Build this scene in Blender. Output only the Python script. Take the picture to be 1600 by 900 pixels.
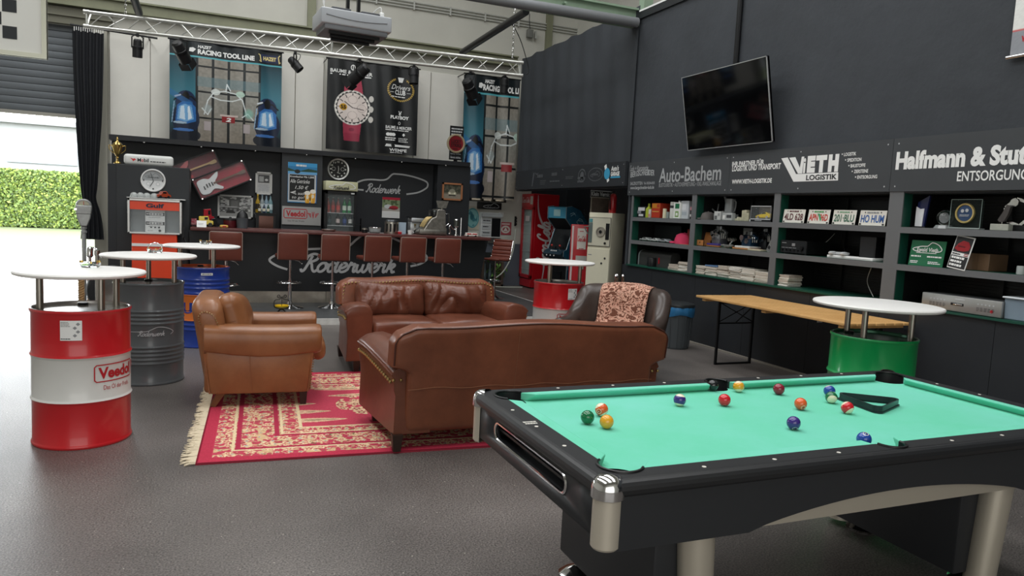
import bpy, bmesh, math, random
import numpy as np
from mathutils import Vector, Matrix, noise
random.seed(7)
for o in list(bpy.data.objects): bpy.data.objects.remove(o)
sc = bpy.context.scene
col = sc.collection
PI = math.pi

# ---------------------------------------------------------------- camera
FPX, CAMH = 1133.0, 1.60
RC = ((0.9213, -0.0069, -0.3888), (-0.3858, 0.1097, -0.9160), (0.0490, 0.9939, 0.0984))
_rx = Vector((2680, -20, -FPX)).normalized()
_ry = Vector((-478, 135.5, -FPX)); _ry = (_ry - _rx*_ry.dot(_rx)).normalized()
_rz = _rx.cross(_ry)
RM = Matrix((_rx, _ry, _rz))                       # camera axes -> world
cam = bpy.data.cameras.new('camera'); camo = bpy.data.objects.new('camera', cam); col.objects.link(camo)
camo.matrix_world = Matrix.Translation((0, 0, CAMH)) @ RM.to_4x4()
cam.sensor_width = 36; cam.lens = FPX/1600*36; cam.clip_end = 300; cam.clip_start = .05
sc.camera = camo
def _d(px, py): return RM @ Vector((px-800, 450-py, -FPX))
def onz(px, py, z=0):                              # photo pixel -> the point at height z
    d = _d(px, py); return d*((z-CAMH)/d.z) + Vector((0, 0, CAMH))
def ony(px, py, y):                                # -> the point on the plane y (parallel to the back wall)
    d = _d(px, py); return d*(y/d.y) + Vector((0, 0, CAMH))
def onx(px, py, x):                                # -> the point on the plane x (parallel to the right wall)
    d = _d(px, py); return d*(x/d.x) + Vector((0, 0, CAMH))

# ---------------------------------------------------------------- light and exposure
sc.view_settings.view_transform = 'Standard'; sc.view_settings.look = 'None'
sc.view_settings.gamma = 1; sc.view_settings.exposure = 0.0
sc.view_settings.use_curve_mapping = False
W = bpy.data.worlds.new('overcast_sky'); sc.world = W; W.use_nodes = True
W.node_tree.nodes['Background'].inputs[0].default_value = (0.93, 0.97, 1.0, 1)
W.node_tree.nodes['Background'].inputs[1].default_value = 11.0
def area(name, loc, rot, sx, sy, power, color=(1, 1, 1)):
    l = bpy.data.lights.new(name, 'AREA'); l.shape = 'RECTANGLE'; l.size = sx; l.size_y = sy
    l.energy = power; l.color = color
    o = bpy.data.objects.new(name, l); col.objects.link(o); o.location = loc; o.rotation_euler = rot
    return o
area('skylight_lamp', (-3.0, 6.5, 8.3), (0, 0, 0), 1.6, 15, 460, (0.98, 0.99, 1.0))
area('skylight_lamp', (1.2, 6.5, 8.3), (0, 0, 0), 1.6, 15, 460, (0.98, 0.99, 1.0))
area('skylight_lamp', (4.6, 5.5, 8.3), (0, 0, 0), 1.4, 12, 290, (0.98, 0.99, 1.0))
area('rear_fill_lamp', (-1.0, -3.6, 2.4), (PI/2, 0, 0), 6.5, 4.0, 150, (1.0, 0.98, 0.95))  # added lamp for frontal light; the rear wall has no gate

# ---------------------------------------------------------------- materials
def lin(c):
    if isinstance(c, str):
        c = [int(c[i:i+2], 16)/255 for i in (1, 3, 5)]
    return tuple((x/12.92 if x <= .04045 else ((x+.055)/1.055)**2.4) for x in c[:3])
_mats = {}
def mat(name, c='#808080', rough=.5, metal=0, var=None, bump=None, coat=0, trans=0, spec=.5, emit=None, ior=1.45, alpha=1, rvar=None):
    if name in _mats: return _mats[name]
    m = bpy.data.materials.new(name); m.use_nodes = True; _mats[name] = m
    nt = m.node_tree; b = nt.nodes['Principled BSDF']; L = nt.links
    cl = lin(c)
    b.inputs['Base Color'].default_value = (*cl, 1)
    b.inputs['Roughness'].default_value = rough; b.inputs['Metallic'].default_value = metal
    b.inputs['Specular IOR Level'].default_value = spec
    b.inputs['Coat Weight'].default_value = coat; b.inputs['Coat Roughness'].default_value = .08
    b.inputs['Transmission Weight'].default_value = trans; b.inputs['IOR'].default_value = ior
    b.inputs['Alpha'].default_value = alpha
    if emit: b.inputs['Emission Color'].default_value = (*lin(emit[0]), 1); b.inputs['Emission Strength'].default_value = emit[1]
    if var or bump or rvar:
        tc = nt.nodes.new('ShaderNodeTexCoord')
    def nz(scale, detail=6):
        n = nt.nodes.new('ShaderNodeTexNoise'); n.inputs['Scale'].default_value = scale; n.inputs['Detail'].default_value = detail
        n.inputs['Roughness'].default_value = .65
        L.new(tc.outputs['Object'], n.inputs['Vector']); return n
    if var:
        sc_, amt = var[0], var[1]; c2 = lin(var[2]) if len(var) > 2 else None
        n = nz(sc_); r = nt.nodes.new('ShaderNodeValToRGB'); L.new(n.outputs['Fac'], r.inputs[0])
        r.color_ramp.elements[0].position = .3; r.color_ramp.elements[1].position = .7
        lo = c2 if c2 else tuple(x*(1-amt) for x in cl); hi = cl if c2 else tuple(min(1, x*(1+amt)) for x in cl)
        r.color_ramp.elements[0].color = (*lo, 1); r.color_ramp.elements[1].color = (*hi, 1)
        L.new(r.outputs[0], b.inputs['Base Color'])
    if bump:
        n = nz(bump[0]); bp = nt.nodes.new('ShaderNodeBump'); bp.inputs['Strength'].default_value = bump[1]
        bp.inputs['Distance'].default_value = bump[2] if len(bump) > 2 else .01
        L.new(n.outputs['Fac'], bp.inputs['Height']); L.new(bp.outputs[0], b.inputs['Normal'])
    if rvar:
        n = nz(rvar[0]); mr = nt.nodes.new('ShaderNodeMapRange'); mr.inputs[3].default_value = rvar[1]; mr.inputs[4].default_value = rvar[2]
        L.new(n.outputs['Fac'], mr.inputs[0]); L.new(mr.outputs[0], b.inputs['Roughness'])
    return m
def mcol(name, rough=.5, spec=.5):                # colours come from a printed picture (vertex colours)
    if name in _mats: return _mats[name]
    m = mat(name, '#ffffff', rough, spec=spec); nt = m.node_tree
    a = nt.nodes.new('ShaderNodeVertexColor'); a.layer_name = 'print'
    nt.links.new(a.outputs[0], nt.nodes['Principled BSDF'].inputs['Base Color']); return m

# ---------------------------------------------------------------- mesh building
def T(x, y, z): return Matrix.Translation((x, y, z))
def RZ(a): return Matrix.Rotation(a, 4, 'Z')
def RX(a): return Matrix.Rotation(a, 4, 'X')
def RY(a): return Matrix.Rotation(a, 4, 'Y')
def spline(pts, n=8, closed=False):
    P = [Vector(p) for p in pts]; out = []; k = len(P)
    for i in range(k if closed else k-1):
        g = (lambda j: P[j % k]) if closed else (lambda j: P[max(0, min(k-1, j))])
        a, b, c, d = g(i-1), g(i), g(i+1), g(i+2)
        for t in range(n):
            s = t/n; out.append(.5*((2*b)+(c-a)*s+(2*a-5*b+4*c-d)*s*s+(3*b-a-3*c+d)*s**3))
    if not closed: out.append(P[-1])
    return out
class MB:
    def __init__(s, M=None): s.v = []; s.f = []; s.m = []; s.M = M
    def add(s, vs, fs, m=0, M=None):
        o = len(s.v)
        if M is not None: vs = [M @ Vector(v) for v in vs]
        if s.M is not None: vs = [s.M @ Vector(v) for v in vs]
        s.v += [tuple(v) for v in vs]; s.f += [tuple(i+o for i in f) for f in fs]; s.m += [m]*len(fs); return s
    def box(s, x0, x1, y0, y1, z0, z1, m=0, M=None):
        v = [(x, y, z) for z in (z0, z1) for y in (y0, y1) for x in (x0, x1)]
        return s.add(v, [(0, 2, 3, 1), (4, 5, 7, 6), (0, 1, 5, 4), (2, 6, 7, 3), (0, 4, 6, 2), (1, 3, 7, 5)], m, M)
    def bm(s, bm_, m=0, M=None):
        bm_.verts.index_update()
        s.add([v.co.copy() for v in bm_.verts], [tuple(v.index for v in f.verts) for f in bm_.faces], m, M); bm_.free(); return s
    def rbox(s, x0, x1, y0, y1, z0, z1, r=.02, seg=3, m=0, M=None, fn=None, cuts=0):
        b = bmesh.new(); bmesh.ops.create_cube(b, size=1)
        for v in b.verts: v.co = Vector(((x0+x1)/2+v.co.x*(x1-x0), (y0+y1)/2+v.co.y*(y1-y0), (z0+z1)/2+v.co.z*(z1-z0)))
        r = min(r, .49*min(x1-x0, y1-y0, z1-z0))
        bmesh.ops.bevel(b, geom=b.edges[:], offset=r, segments=seg, profile=.5, affect='EDGES')
        if cuts:
            big = [e for e in b.edges if e.calc_length() > r*1.2]
            bmesh.ops.subdivide_edges(b, edges=big, cuts=cuts, use_grid_fill=True)
        if fn:
            for v in b.verts: v.co = Vector(fn(v.co.copy()))
        return s.bm(b, m, M)
    def cyl(s, a, b, r, r2=None, n=16, m=0, cap=True, M=None):
        a, b = Vector(a), Vector(b); r2 = r if r2 is None else r2
        ax = (b-a).normalized(); u = ax.orthogonal().normalized(); w = ax.cross(u)
        vs = []; fs = []
        for P, q in ((a, r), (b, r2)):
            for i in range(n):
                t = 2*PI*i/n; vs.append(P+(u*math.cos(t)+w*math.sin(t))*q)
        for i in range(n): fs.append((i, (i+1) % n, n+(i+1) % n, n+i))
        if cap: fs.append(tuple(range(n-1, -1, -1))); fs.append(tuple(range(n, 2*n)))
        return s.add(vs, fs, m, M)
    def lathe(s, prof, n=32, m=0, at=(0, 0, 0), M=None, mfn=None, a0=0, a1=2*PI):
        at = Vector(at); vs = []; k = len(prof); full = abs(a1-a0-2*PI) < 1e-6; cnt = n if full else n+1; ix = {}
        for i in range(cnt):
            t = a0+(a1-a0)*i/n
            for j, (r, z) in enumerate(prof):
                if r < 1e-6 and i: ix[i, j] = ix[0, j]; continue
                ix[i, j] = len(vs); vs.append(at+Vector((r*math.cos(t), r*math.sin(t), z)))
        fs = []; ms = []
        for i in range(n):
            for j in range(k-1):
                q = (i+1) % cnt; a, b, c, d = ix[i, j], ix[q, j], ix[q, j+1], ix[i, j+1]
                f = [a, b, c, d]
                if a == b: f = [a, c, d]
                if c == d: f = [a, b, c]
                if a == b and c == d: continue
                fs.append(tuple(f)); ms.append(mfn(j) if mfn else m)
        s.add(vs, fs, m, M)
        if mfn: s.m[-len(fs):] = ms
        return s
    def tube(s, pts, r, n=8, m=0, closed=False, M=None, cap=True):
        P = [Vector(p) for p in pts]; k = len(P); vs = []; fs = []; u = None
        rr = r if hasattr(r, '__len__') else [r]*k
        for i in range(k):
            if closed: t = P[(i+1) % k]-P[i-1]
            else: t = P[min(k-1, i+1)]-P[max(0, i-1)]
            t = t.normalized() if t.length > 1e-9 else Vector((0, 0, 1))
            u = t.orthogonal().normalized() if u is None else (u-t*u.dot(t)).normalized()
            w = t.cross(u)
            for j in range(n):
                a = 2*PI*j/n; vs.append(P[i]+(u*math.cos(a)+w*math.sin(a))*rr[i])
        for i in range(k if closed else k-1):
            for j in range(n):
                a, b = i*n+j, i*n+(j+1) % n; q = ((i+1) % k)*n
                fs.append((a, b, q+(j+1) % n, q+j))
        if cap and not closed: fs.append(tuple(range(n-1, -1, -1))); fs.append(tuple(range((k-1)*n, k*n)))
        return s.add(vs, fs, m, M)
    def sphere(s, c, r, n=16, m=0, M=None):
        r = r if hasattr(r, '__len__') else (r, r, r); h = n//2; vs = []; fs = []
        for i in range(h+1):
            p = PI*i/h
            for j in range(n):
                t = 2*PI*j/n; vs.append((c[0]+r[0]*math.sin(p)*math.cos(t), c[1]+r[1]*math.sin(p)*math.sin(t), c[2]-r[2]*math.cos(p)))
        for i in range(h):
            for j in range(n):
                a, b, cc, d = i*n+j, i*n+(j+1) % n, (i+1)*n+(j+1) % n, (i+1)*n+j
                fs.append((a, b, cc, d) if 0 < i < h-1 else ((a, cc, d) if i == 0 else (a, b, d)))
        return s.add(vs, fs, m, M)
    def prism(s, poly, a, b, axis='y', m=0, M=None):           # polygon in the other two axes, pulled from a to b
        def P(p, q):
            return {'y': (p[0], q, p[1]), 'x': (q, p[0], p[1]), 'z': (p[0], p[1], q)}[axis]
        n = len(poly); vs = [P(p, a) for p in poly]+[P(p, b) for p in poly]
        fs = [tuple(range(n)), tuple(range(2*n-1, n-1, -1))]+[(i, n+i, n+(i+1) % n, (i+1) % n) for i in range(n)]
        return s.add(vs, fs, m, M)
    def pillow(s, c, a, e=(.35, .6), n=28, m=0, M=None, fn=None):   # superellipsoid cushion, half sizes a
        def sp(x, p): return math.copysign(abs(x)**p, x)
        vs = []; fs = []; h = n//2
        for i in range(h+1):
            p = -PI/2+PI*i/h
            for j in range(n):
                t = 2*PI*j/n
                q = Vector((a[0]*sp(math.cos(p), e[0])*sp(math.cos(t), e[1]), a[1]*sp(math.sin(p), e[0]), a[2]*sp(math.cos(p), e[0])*sp(math.sin(t), e[1])))
                if fn: q = fn(q)
                vs.append(Vector(c)+q)
        for i in range(h):
            for j in range(n):
                fs.append((i*n+j, (i+1)*n+j, (i+1)*n+(j+1) % n, i*n+(j+1) % n))
        return s.add(vs, fs, m, M)
    def disc(s, c, r, m=0, n=24, y=0, rx=None):                  # flat disc facing -y
        vs = [(c[0]+r*math.cos(2*PI*i/n), y, c[1]+(rx or r)*math.sin(2*PI*i/n)) for i in range(n)]
        return s.add(vs, [tuple(range(n))], m)
    def build(s, name, mats, parent=None, bevel=0, seg=2, angle=35, recalc=True):
        me = bpy.data.meshes.new(name); me.from_pydata(s.v, [], s.f)
        if not isinstance(mats, (list, tuple)): mats = [mats]
        for m in mats: me.materials.append(m)
        me.polygons.foreach_set('material_index', s.m)
        ink = any(k in name for k in ('letter', 'logo', 'print', 'mark', 'outline', 'art', 'hands'))
        if recalc and not ink:
            b = bmesh.new(); b.from_mesh(me); bmesh.ops.recalc_face_normals(b, faces=b.faces); b.to_mesh(me); b.free()
        me.polygons.foreach_set('use_smooth', [not ink]*len(me.polygons))
        me.set_sharp_from_angle(angle=math.radians(angle)); me.update()
        o = bpy.data.objects.new(name, me); col.objects.link(o)
        if parent: o.parent = parent
        if bevel:
            md = o.modifiers.new('bevel', 'BEVEL'); md.width = bevel; md.segments = seg; md.limit_method = 'ANGLE'; md.angle_limit = .6
        return o
def thing(name, label, cat, loc=(0, 0, 0), rz=0, group=None):
    o = bpy.data.objects.new(name, None); col.objects.link(o); o.empty_display_size = .1
    o.location = loc; o.rotation_euler = (0, 0, rz)
    return tag(o, label, cat, group)
def tag(o, label, cat, group=None, kind=None):
    o['label'] = label; o['category'] = cat
    if group: o['group'] = group
    if kind: o['kind'] = kind
    return o
def struct(o): o['kind'] = 'structure'; return o
def put(o, loc, rz=0): o.location = loc; o.rotation_euler = (0, 0, rz); return o
def kids(o): return [c for c in bpy.data.objects if c.parent == o]
def dup(root, loc, rz=0, label=None, group=None, scale=None):
    r = root.copy(); col.objects.link(r); r.location = loc; r.rotation_euler = (0, 0, rz)
    if label: r['label'] = label
    if group: r['group'] = group
    if scale: r.scale = scale
    for ch in kids(root):
        c = ch.copy(); col.objects.link(c); c.parent = r
        for g in kids(ch):
            d = g.copy(); col.objects.link(d); d.parent = c
    return r

# ---------------------------------------------------------------- lettering and line drawing
def flat_map(y=0): return lambda u, v, n=0: Vector((u, y-n, v))
_tcache = {}
def text_geo(s, bold, shear):
    k = (s, bold, shear)
    if k not in _tcache:
        c = bpy.data.curves.new('t', 'FONT'); c.body = s; c.offset = bold; c.shear = shear; c.resolution_u = 3
        o = bpy.data.objects.new('t', c); col.objects.link(o)
        me = o.to_mesh()
        V = [(v.co.x, v.co.y) for v in me.vertices]; F = [tuple(p.vertices) for p in me.polygons]
        o.to_mesh_clear(); bpy.data.objects.remove(o); bpy.data.curves.remove(c)
        xs = [p[0] for p in V]; ys = [p[1] for p in V]
        _tcache[k] = (V, F, min(xs), max(xs), min(ys), max(ys))
    return _tcache[k]
def letter_in(mb, s, x0, x1, z0, z1, mp, m=0, bold=0.0, shear=0.0, n=.002):
    V, F, a, b, c, d = text_geo(s, bold, shear)
    mb.add([mp(x0+(p[0]-a)/(b-a)*(x1-x0), z0+(p[1]-c)/(d-c)*(z1-z0), n) for p in V], F, m); return mb
def ribbon(mb, pts, w, mp, m=0, n=.002, closed=False):
    P = [Vector((p[0], p[1])) for p in pts]; k = len(P); L = []
    for i in range(k):
        t = (P[(i+1) % k]-P[i-1]) if closed else (P[min(k-1, i+1)]-P[max(0, i-1)])
        t = t.normalized() if t.length > 1e-9 else Vector((1, 0)); nn = Vector((-t.y, t.x))*w/2
        L.append((P[i]+nn, P[i]-nn))
    vs = [mp(q.x, q.y, n+7e-5*i) for i, pr in enumerate(L) for q in pr]
    fs = [(2*i, 2*i+1, (2*i+3) % (2*k), (2*i+2) % (2*k)) for i in range(k if closed else k-1)]
    mb.add(vs, fs, m); return mb
SCRIPT = {
 'R': (1.25, [[(-.25,.3),(-.1,.02),(.12,.2),(.3,.9),(.48,1.75)], [(.0,1.3),(.1,1.7),(.55,1.95),(1.0,1.8),(1.0,1.35),(.42,1.0),(.62,.85),(.85,.25),(1.1,.0),(1.35,.2)]]),
 'o': (1.0, [[(.75,.95),(.35,.92),(.1,.5),(.25,.05),(.6,.05),(.85,.45),(.72,.95),(.9,.82),(1.08,.8)]]),
 'd': (1.1, [[(.82,.85),(.45,1.0),(.1,.6),(.2,.04),(.55,.1),(.84,.7)], [(1.0,1.9),(.88,1.0),(.84,.2),(1.0,.0),(1.2,.2)]]),
 'e': (.9, [[(.05,.35),(.5,.5),(.75,.8),(.5,1.0),(.2,.8),(.1,.35),(.35,.0),(.75,.1),(1.0,.4)]]),
 'r': (.85, [[(.05,.4),(.22,1.1),(.3,.82),(.62,.92),(.6,.4),(.7,.02),(.95,.25)]]),
 'w': (1.3, [[(.05,.9),(.1,.25),(.32,.0),(.58,.35),(.62,.92),(.64,.25),(.88,.0),(1.12,.4),(1.12,.95),(1.35,.8)]]),
 'k': (1.0, [[(.38,1.9),(.25,1.0),(.12,0)], [(.16,.4),(.55,.98),(.82,.85),(.6,.55),(.28,.5),(.58,.38),(.72,.04),(1.0,.15)]]),
 'C': (1.25, [[(.95,1.45),(1.0,1.8),(.7,1.95),(.3,1.6),(.1,.8),(.3,.1),(.7,.0),(1.1,.3),(1.3,.6)]]),
 'c': (.85, [[(.72,.75),(.65,.98),(.35,.95),(.1,.5),(.25,.05),(.6,.05),(.95,.4)]]),
 'a': (1.0, [[(.78,.88),(.42,1.0),(.1,.55),(.22,.04),(.55,.1),(.8,.8),(.76,.2),(.9,.0),(1.08,.25)]]),
 'l': (.6, [[(.0,.35),(.38,1.2),(.48,1.85),(.3,1.85),(.16,1.0),(.2,.2),(.42,.0),(.65,.3)]]),
 '-': (.5, [[(.05,.55),(.45,.6)]])}
def script_in(mb, s, x0, x1, z0, z1, mp, w=.16, shear=.28, m=0, n=.002):
    St = []; x = 0
    for ch in s:
        adv, ss = SCRIPT[ch]
        for q in ss: St.append([(p.x+x+shear*p.y, p.y) for p in spline([(a, b, 0) for a, b in q], 5)])
        x += adv
    a = min(p[0] for q in St for p in q); b = max(p[0] for q in St for p in q); c = 0; d = 1.95
    kx, kz = (x1-x0)/(b-a), (z1-z0)/(d-c)
    for i, q in enumerate(St):
        ribbon(mb, [(x0+(p[0]-a)*kx, z0+(p[1]-c)*kz) for p in q], w*(kx+kz)/2*1.15, mp, m, n+.0011*(i % 4))
    return mb
CARLINE = [[(.27,.00),(.13,.05),(.02,.17),(.0,.27),(.05,.38),(.15,.47),(.3,.58),(.45,.6),(.52,.66),(.62,.97),(.68,1.0),(.78,.92),(.9,.72),(.985,.42),(1.0,.25),(.96,.12),(.88,.05),(.8,.02)]]
def carline(mb, x0, x1, z0, z1, mp, w, m=0, n=.002, pts=None):
    P = spline([(a, b, 0) for a, b in (pts or CARLINE[0])], 8)
    ribbon(mb, [(x0+p.x*(x1-x0), z0+p.y*(z1-z0)) for p in P], w, mp, m, n); return mb
def greek(mb, x0, x1, z0, z1, rows, mp, m=0, n=.002, seed=0, fill=.55):  # lines of print too small to read
    rnd = random.Random(seed); h = (z1-z0)/rows
    for i in range(rows):
        z = z1-(i+.5)*h; x = x0; e = x0+(x1-x0)*rnd.uniform(.7, 1)
        while x < e-.02*(x1-x0):
            l = min(e-x, (x1-x0)*rnd.uniform(.08, .25))
            mb.add([mp(x, z-h*fill/2, n), mp(x+l, z-h*fill/2, n), mp(x+l, z+h*fill/2, n), mp(x, z+h*fill/2, n)], [(0, 1, 2, 3)], m); x += l+.03*(x1-x0)
    return mb
def quad(mb, x0, x1, z0, z1, mp, m=0, n=.001):
    mb.add([mp(x0, z0, n), mp(x1, z0, n), mp(x1, z1, n), mp(x0, z1, n)], [(0, 1, 2, 3)], m); return mb

class Canvas:                                       # a printed picture, drawn in code, one colour per mesh vertex
    def __init__(s, nx, ny, bg='#000000'):
        s.nx, s.ny = nx, ny; s.a = np.empty((ny, nx, 3)); s.a[:] = lin(bg)
        s.X, s.Z = np.meshgrid(np.linspace(0, 1, nx), np.linspace(0, 1, ny))
    def fill(s, mask, c, k=1.0):
        k = np.asarray(mask, float)*k; s.a += (np.array(lin(c) if isinstance(c, str) else c)-s.a)*k[..., None]; return s
    def rect(s, x0, x1, z0, z1, c, k=1): return s.fill((s.X >= x0) & (s.X <= x1) & (s.Z >= z0) & (s.Z <= z1), c, k)
    def ell(s, x, z, rx, rz, c, k=1, soft=0):
        d = ((s.X-x)/rx)**2+((s.Z-z)/rz)**2
        return s.fill(np.clip((1-d)/soft, 0, 1) if soft else d <= 1, c, k)
    def poly(s, P, c, k=1):
        inn = np.zeros(s.X.shape, bool); n = len(P)
        for i in range(n):
            (x0, z0), (x1, z1) = P[i], P[(i+1) % n]
            if z0 == z1: continue
            cr = ((s.Z >= min(z0, z1)) & (s.Z < max(z0, z1))) & (s.X < (x1-x0)*(s.Z-z0)/(z1-z0)+x0)
            inn ^= cr
        return s.fill(inn, c, k)
    def line(s, P, w, c, k=1):
        for (x0, z0), (x1, z1) in zip(P, P[1:]):
            dx, dz = x1-x0, z1-z0; L = dx*dx+dz*dz+1e-12
            t = np.clip(((s.X-x0)*dx+(s.Z-z0)*dz)/L, 0, 1)
            s.fill(np.hypot(s.X-x0-t*dx, s.Z-z0-t*dz) < w/2, c, k)
        return s
    def noise(s, amt, seed=0, cell=1):
        r = np.random.RandomState(seed); g = r.rand(s.ny//cell+2, s.nx//cell+2)
        g = np.kron(g, np.ones((cell, cell)))[:s.ny, :s.nx]; s.a *= (1+amt*(g-.5)*2)[..., None]; return s
    def sheet(s, name, mp, m, parent=None, w=1, h=1):
        nx, ny = s.nx, s.ny
        vs = [mp(x*w/(nx-1), z*h/(ny-1), 0) for z in range(ny) for x in range(nx)]
        fs = [(j*nx+i, j*nx+i+1, (j+1)*nx+i+1, (j+1)*nx+i) for j in range(ny-1) for i in range(nx-1)]
        me = bpy.data.meshes.new(name); me.from_pydata([tuple(v) for v in vs], [], fs); me.materials.append(m)
        at = me.color_attributes.new('print', 'FLOAT_COLOR', 'POINT')
        buf = np.ones((nx*ny, 4)); buf[:, :3] = np.clip(s.a, 0, 1).reshape(-1, 3); at.data.foreach_set('color', buf.ravel())
        me.polygons.foreach_set('use_smooth', [True]*len(me.polygons)); me.update()
        o = bpy.data.objects.new(name, me); col.objects.link(o)
        if parent: o.parent = parent
        return o

M_BLACK = mat('black_panel', '#24272b', .55, var=(3, .12))
M_CHARC = mat('charcoal_board', '#3d4043', .5, var=(2, .06))
M_WHITE = mat('white_print', '#e9eae8', .5)
M_LGREY = mat('light_grey_print', '#b9bcbe', .5)
M_CHROME = mat('chrome', '#d8d8d8', .12, 1)
M_STEEL = mat('brushed_steel', '#b8b4ac', .32, 1, var=(14, .12))
M_DARKM = mat('dark_metal', '#17181a', .35, .3)
M_PLASTB = mat('black_plastic', '#131416', .4)
M_GLASS = mat('clear_glass', '#f4fbfa', .03, 0, trans=1, ior=1.3)
# ================================================================ the hall
M_ASPH = mat('asphalt_floor', '#605e5c', .37, spec=.65)
def asphalt():
    nt = M_ASPH.node_tree; L = nt.links; b = nt.nodes['Principled BSDF']; tc = nt.nodes.new('ShaderNodeTexCoord')
    def N(t, **k):
        n = nt.nodes.new(t)
        for a, v in k.items(): n.inputs[a].default_value = v
        return n
    big = N('ShaderNodeTexNoise', Scale=.9, Detail=6.0); fine = N('ShaderNodeTexNoise', Scale=110.0, Detail=5.0)
    vor = N('ShaderNodeTexVoronoi', Scale=14.0); spk = N('ShaderNodeValToRGB'.replace('N', 'N')) if False else nt.nodes.new('ShaderNodeValToRGB')
    for n in (big, fine, vor): L.new(tc.outputs['Object'], n.inputs['Vector'])
    r = nt.nodes.new('ShaderNodeValToRGB'); L.new(big.outputs['Fac'], r.inputs[0])
    r.color_ramp.elements[0].position = .3; r.color_ramp.elements[1].position = .72
    r.color_ramp.elements[0].color = (*lin('#585350'), 1); r.color_ramp.elements[1].color = (*lin('#79736f'), 1)
    f = nt.nodes.new('ShaderNodeValToRGB'); L.new(fine.outputs['Fac'], f.inputs[0])
    f.color_ramp.elements[0].position = .35; f.color_ramp.elements[1].position = .7
    f.color_ramp.elements[0].color = (.35, .35, .35, 1); f.color_ramp.elements[1].color = (1.5, 1.5, 1.5, 1)
    mx = nt.nodes.new('ShaderNodeMixRGB'); mx.blend_type = 'MULTIPLY'; mx.inputs[0].default_value = 1
    L.new(r.outputs[0], mx.inputs[1]); L.new(f.outputs[0], mx.inputs[2])
    spk.color_ramp.elements[0].color = (1, 1, 1, 1); spk.color_ramp.elements[1].color = (0, 0, 0, 1)
    spk.color_ramp.elements[0].position = .035; spk.color_ramp.elements[1].position = .06
    L.new(vor.outputs['Distance'], spk.inputs[0])
    m2 = nt.nodes.new('ShaderNodeMixRGB'); L.new(spk.outputs[0], m2.inputs[0]); L.new(mx.outputs[0], m2.inputs[1]); m2.inputs[2].default_value = (*lin('#b9b3a8'), 1)
    L.new(m2.outputs[0], b.inputs['Base Color'])
    bp = nt.nodes.new('ShaderNodeBump'); bp.inputs['Strength'].default_value = .45; bp.inputs['Distance'].default_value = .004
    L.new(fine.outputs['Fac'], bp.inputs['Height']); L.new(bp.outputs[0], b.inputs['Normal'])
asphalt()
M_CONC = mat('concrete_wall', '#c2c1b8', .85, var=(.7, .07))
M_PANEL = mat('white_wall_panel', '#dcdad2', .7, var=(1.2, .05))
M_OLIVE = mat('olive_steel', '#7d7f68', .5, .1, var=(4, .1))
M_GREENST = mat('pale_green_steel', '#8ea48e', .5, .1, var=(4, .08))
M_PIPE = mat('grey_pipe', '#7d8083', .45, .2)
M_CLOTHB = mat('black_molton', '#373b40', .75, var=(.8, .18), bump=(1.5, .3, .05))
YB, XW = 15.5, 6.2
struct(MB().box(-9, 9, -4, YB+.3, -.2, 0).build('floor', M_ASPH))
struct(MB().box(-9, 9, -4, YB+.3, 8.6, 8.75).build('ceiling', M_CONC))
# back wall: gate opening x<-1.72 up to z 3.03, windows behind the banners
w = MB()
w.box(-9, 9, YB, YB+.3, 4.62, 8.6); w.box(-9, -6.2, YB, YB+.3, 0, 4.62)
w.box(-1.85, -.62, YB, YB+.3, 0, 4.62); w.box(1.38, 2.2, YB, YB+.3, 0, 4.62); w.box(2.2, 5.2, YB, YB+.3, 0, 4.62)
w.box(6.35, 9, YB, YB+.3, 0, 4.62)
w.box(-.62, 1.38, YB, YB+.3, 0, 2.2); w.box(5.2, 6.35, YB, YB+.3, 0, 1.9)
struct(w.build('wall_back', M_CONC))
for nm, x0, x1, z in (('wall_panel', -1.64, -.62, 2.0),):
    pass
pn = MB(); pn.box(-1.64, -.98, YB-.06, YB, 0, 4.6); pn.box(-.97, -.6, YB-.06, YB, 0, 4.6)
pn.box(1.36, 1.62, YB-.1, YB, 0, 4.6); pn.box(1.64, 2.18, YB-.06, YB, 0, 4.6); pn.box(4.1, 4.42, YB-.1, YB, 0, 4.6); pn.box(4.44, 5.2, YB-.06, YB, 0, 4.6)
struct(pn.build('trim_1', M_PANEL, bevel=.008))
struct(MB().box(-9, -8.8, -4, YB+.3, 0, 8.6).build('wall_left', M_CONC))
struct(MB().box(-9, 9, -4.2, -4, 0, 8.6).build('wall_rear', M_CONC))
M_LATT = mat('dark_mullion', '#2b2824', .6)
M_GBRICK = mat('wired_pane', '#a79a88', .35, trans=.25, bump=(18, .5, .01))
def lattice(nm, x0, x1, z0, z1, nx, nz):
    o = MB().box(x0, x1, YB+.1, YB+.13, z0, z1).build(nm, M_GBRICK); struct(o)
    g = MB()
    for i in range(nx+1):
        x = x0+(x1-x0)*i/nx; g.box(x-.025, x+.025, YB+.03, YB+.16, z0, z1)
    for i in range(nz+1):
        z = z0+(z1-z0)*i/nz; g.box(x0, x1, YB+.04, YB+.15, z-.025, z+.025)
    g.build('window_frame', M_LATT, o)
lattice('window_1', -.62, 1.38, 2.2, 4.62, 7, 4)
lattice('window_2', 5.2, 6.35, 1.9, 4.62, 4, 5)
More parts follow.
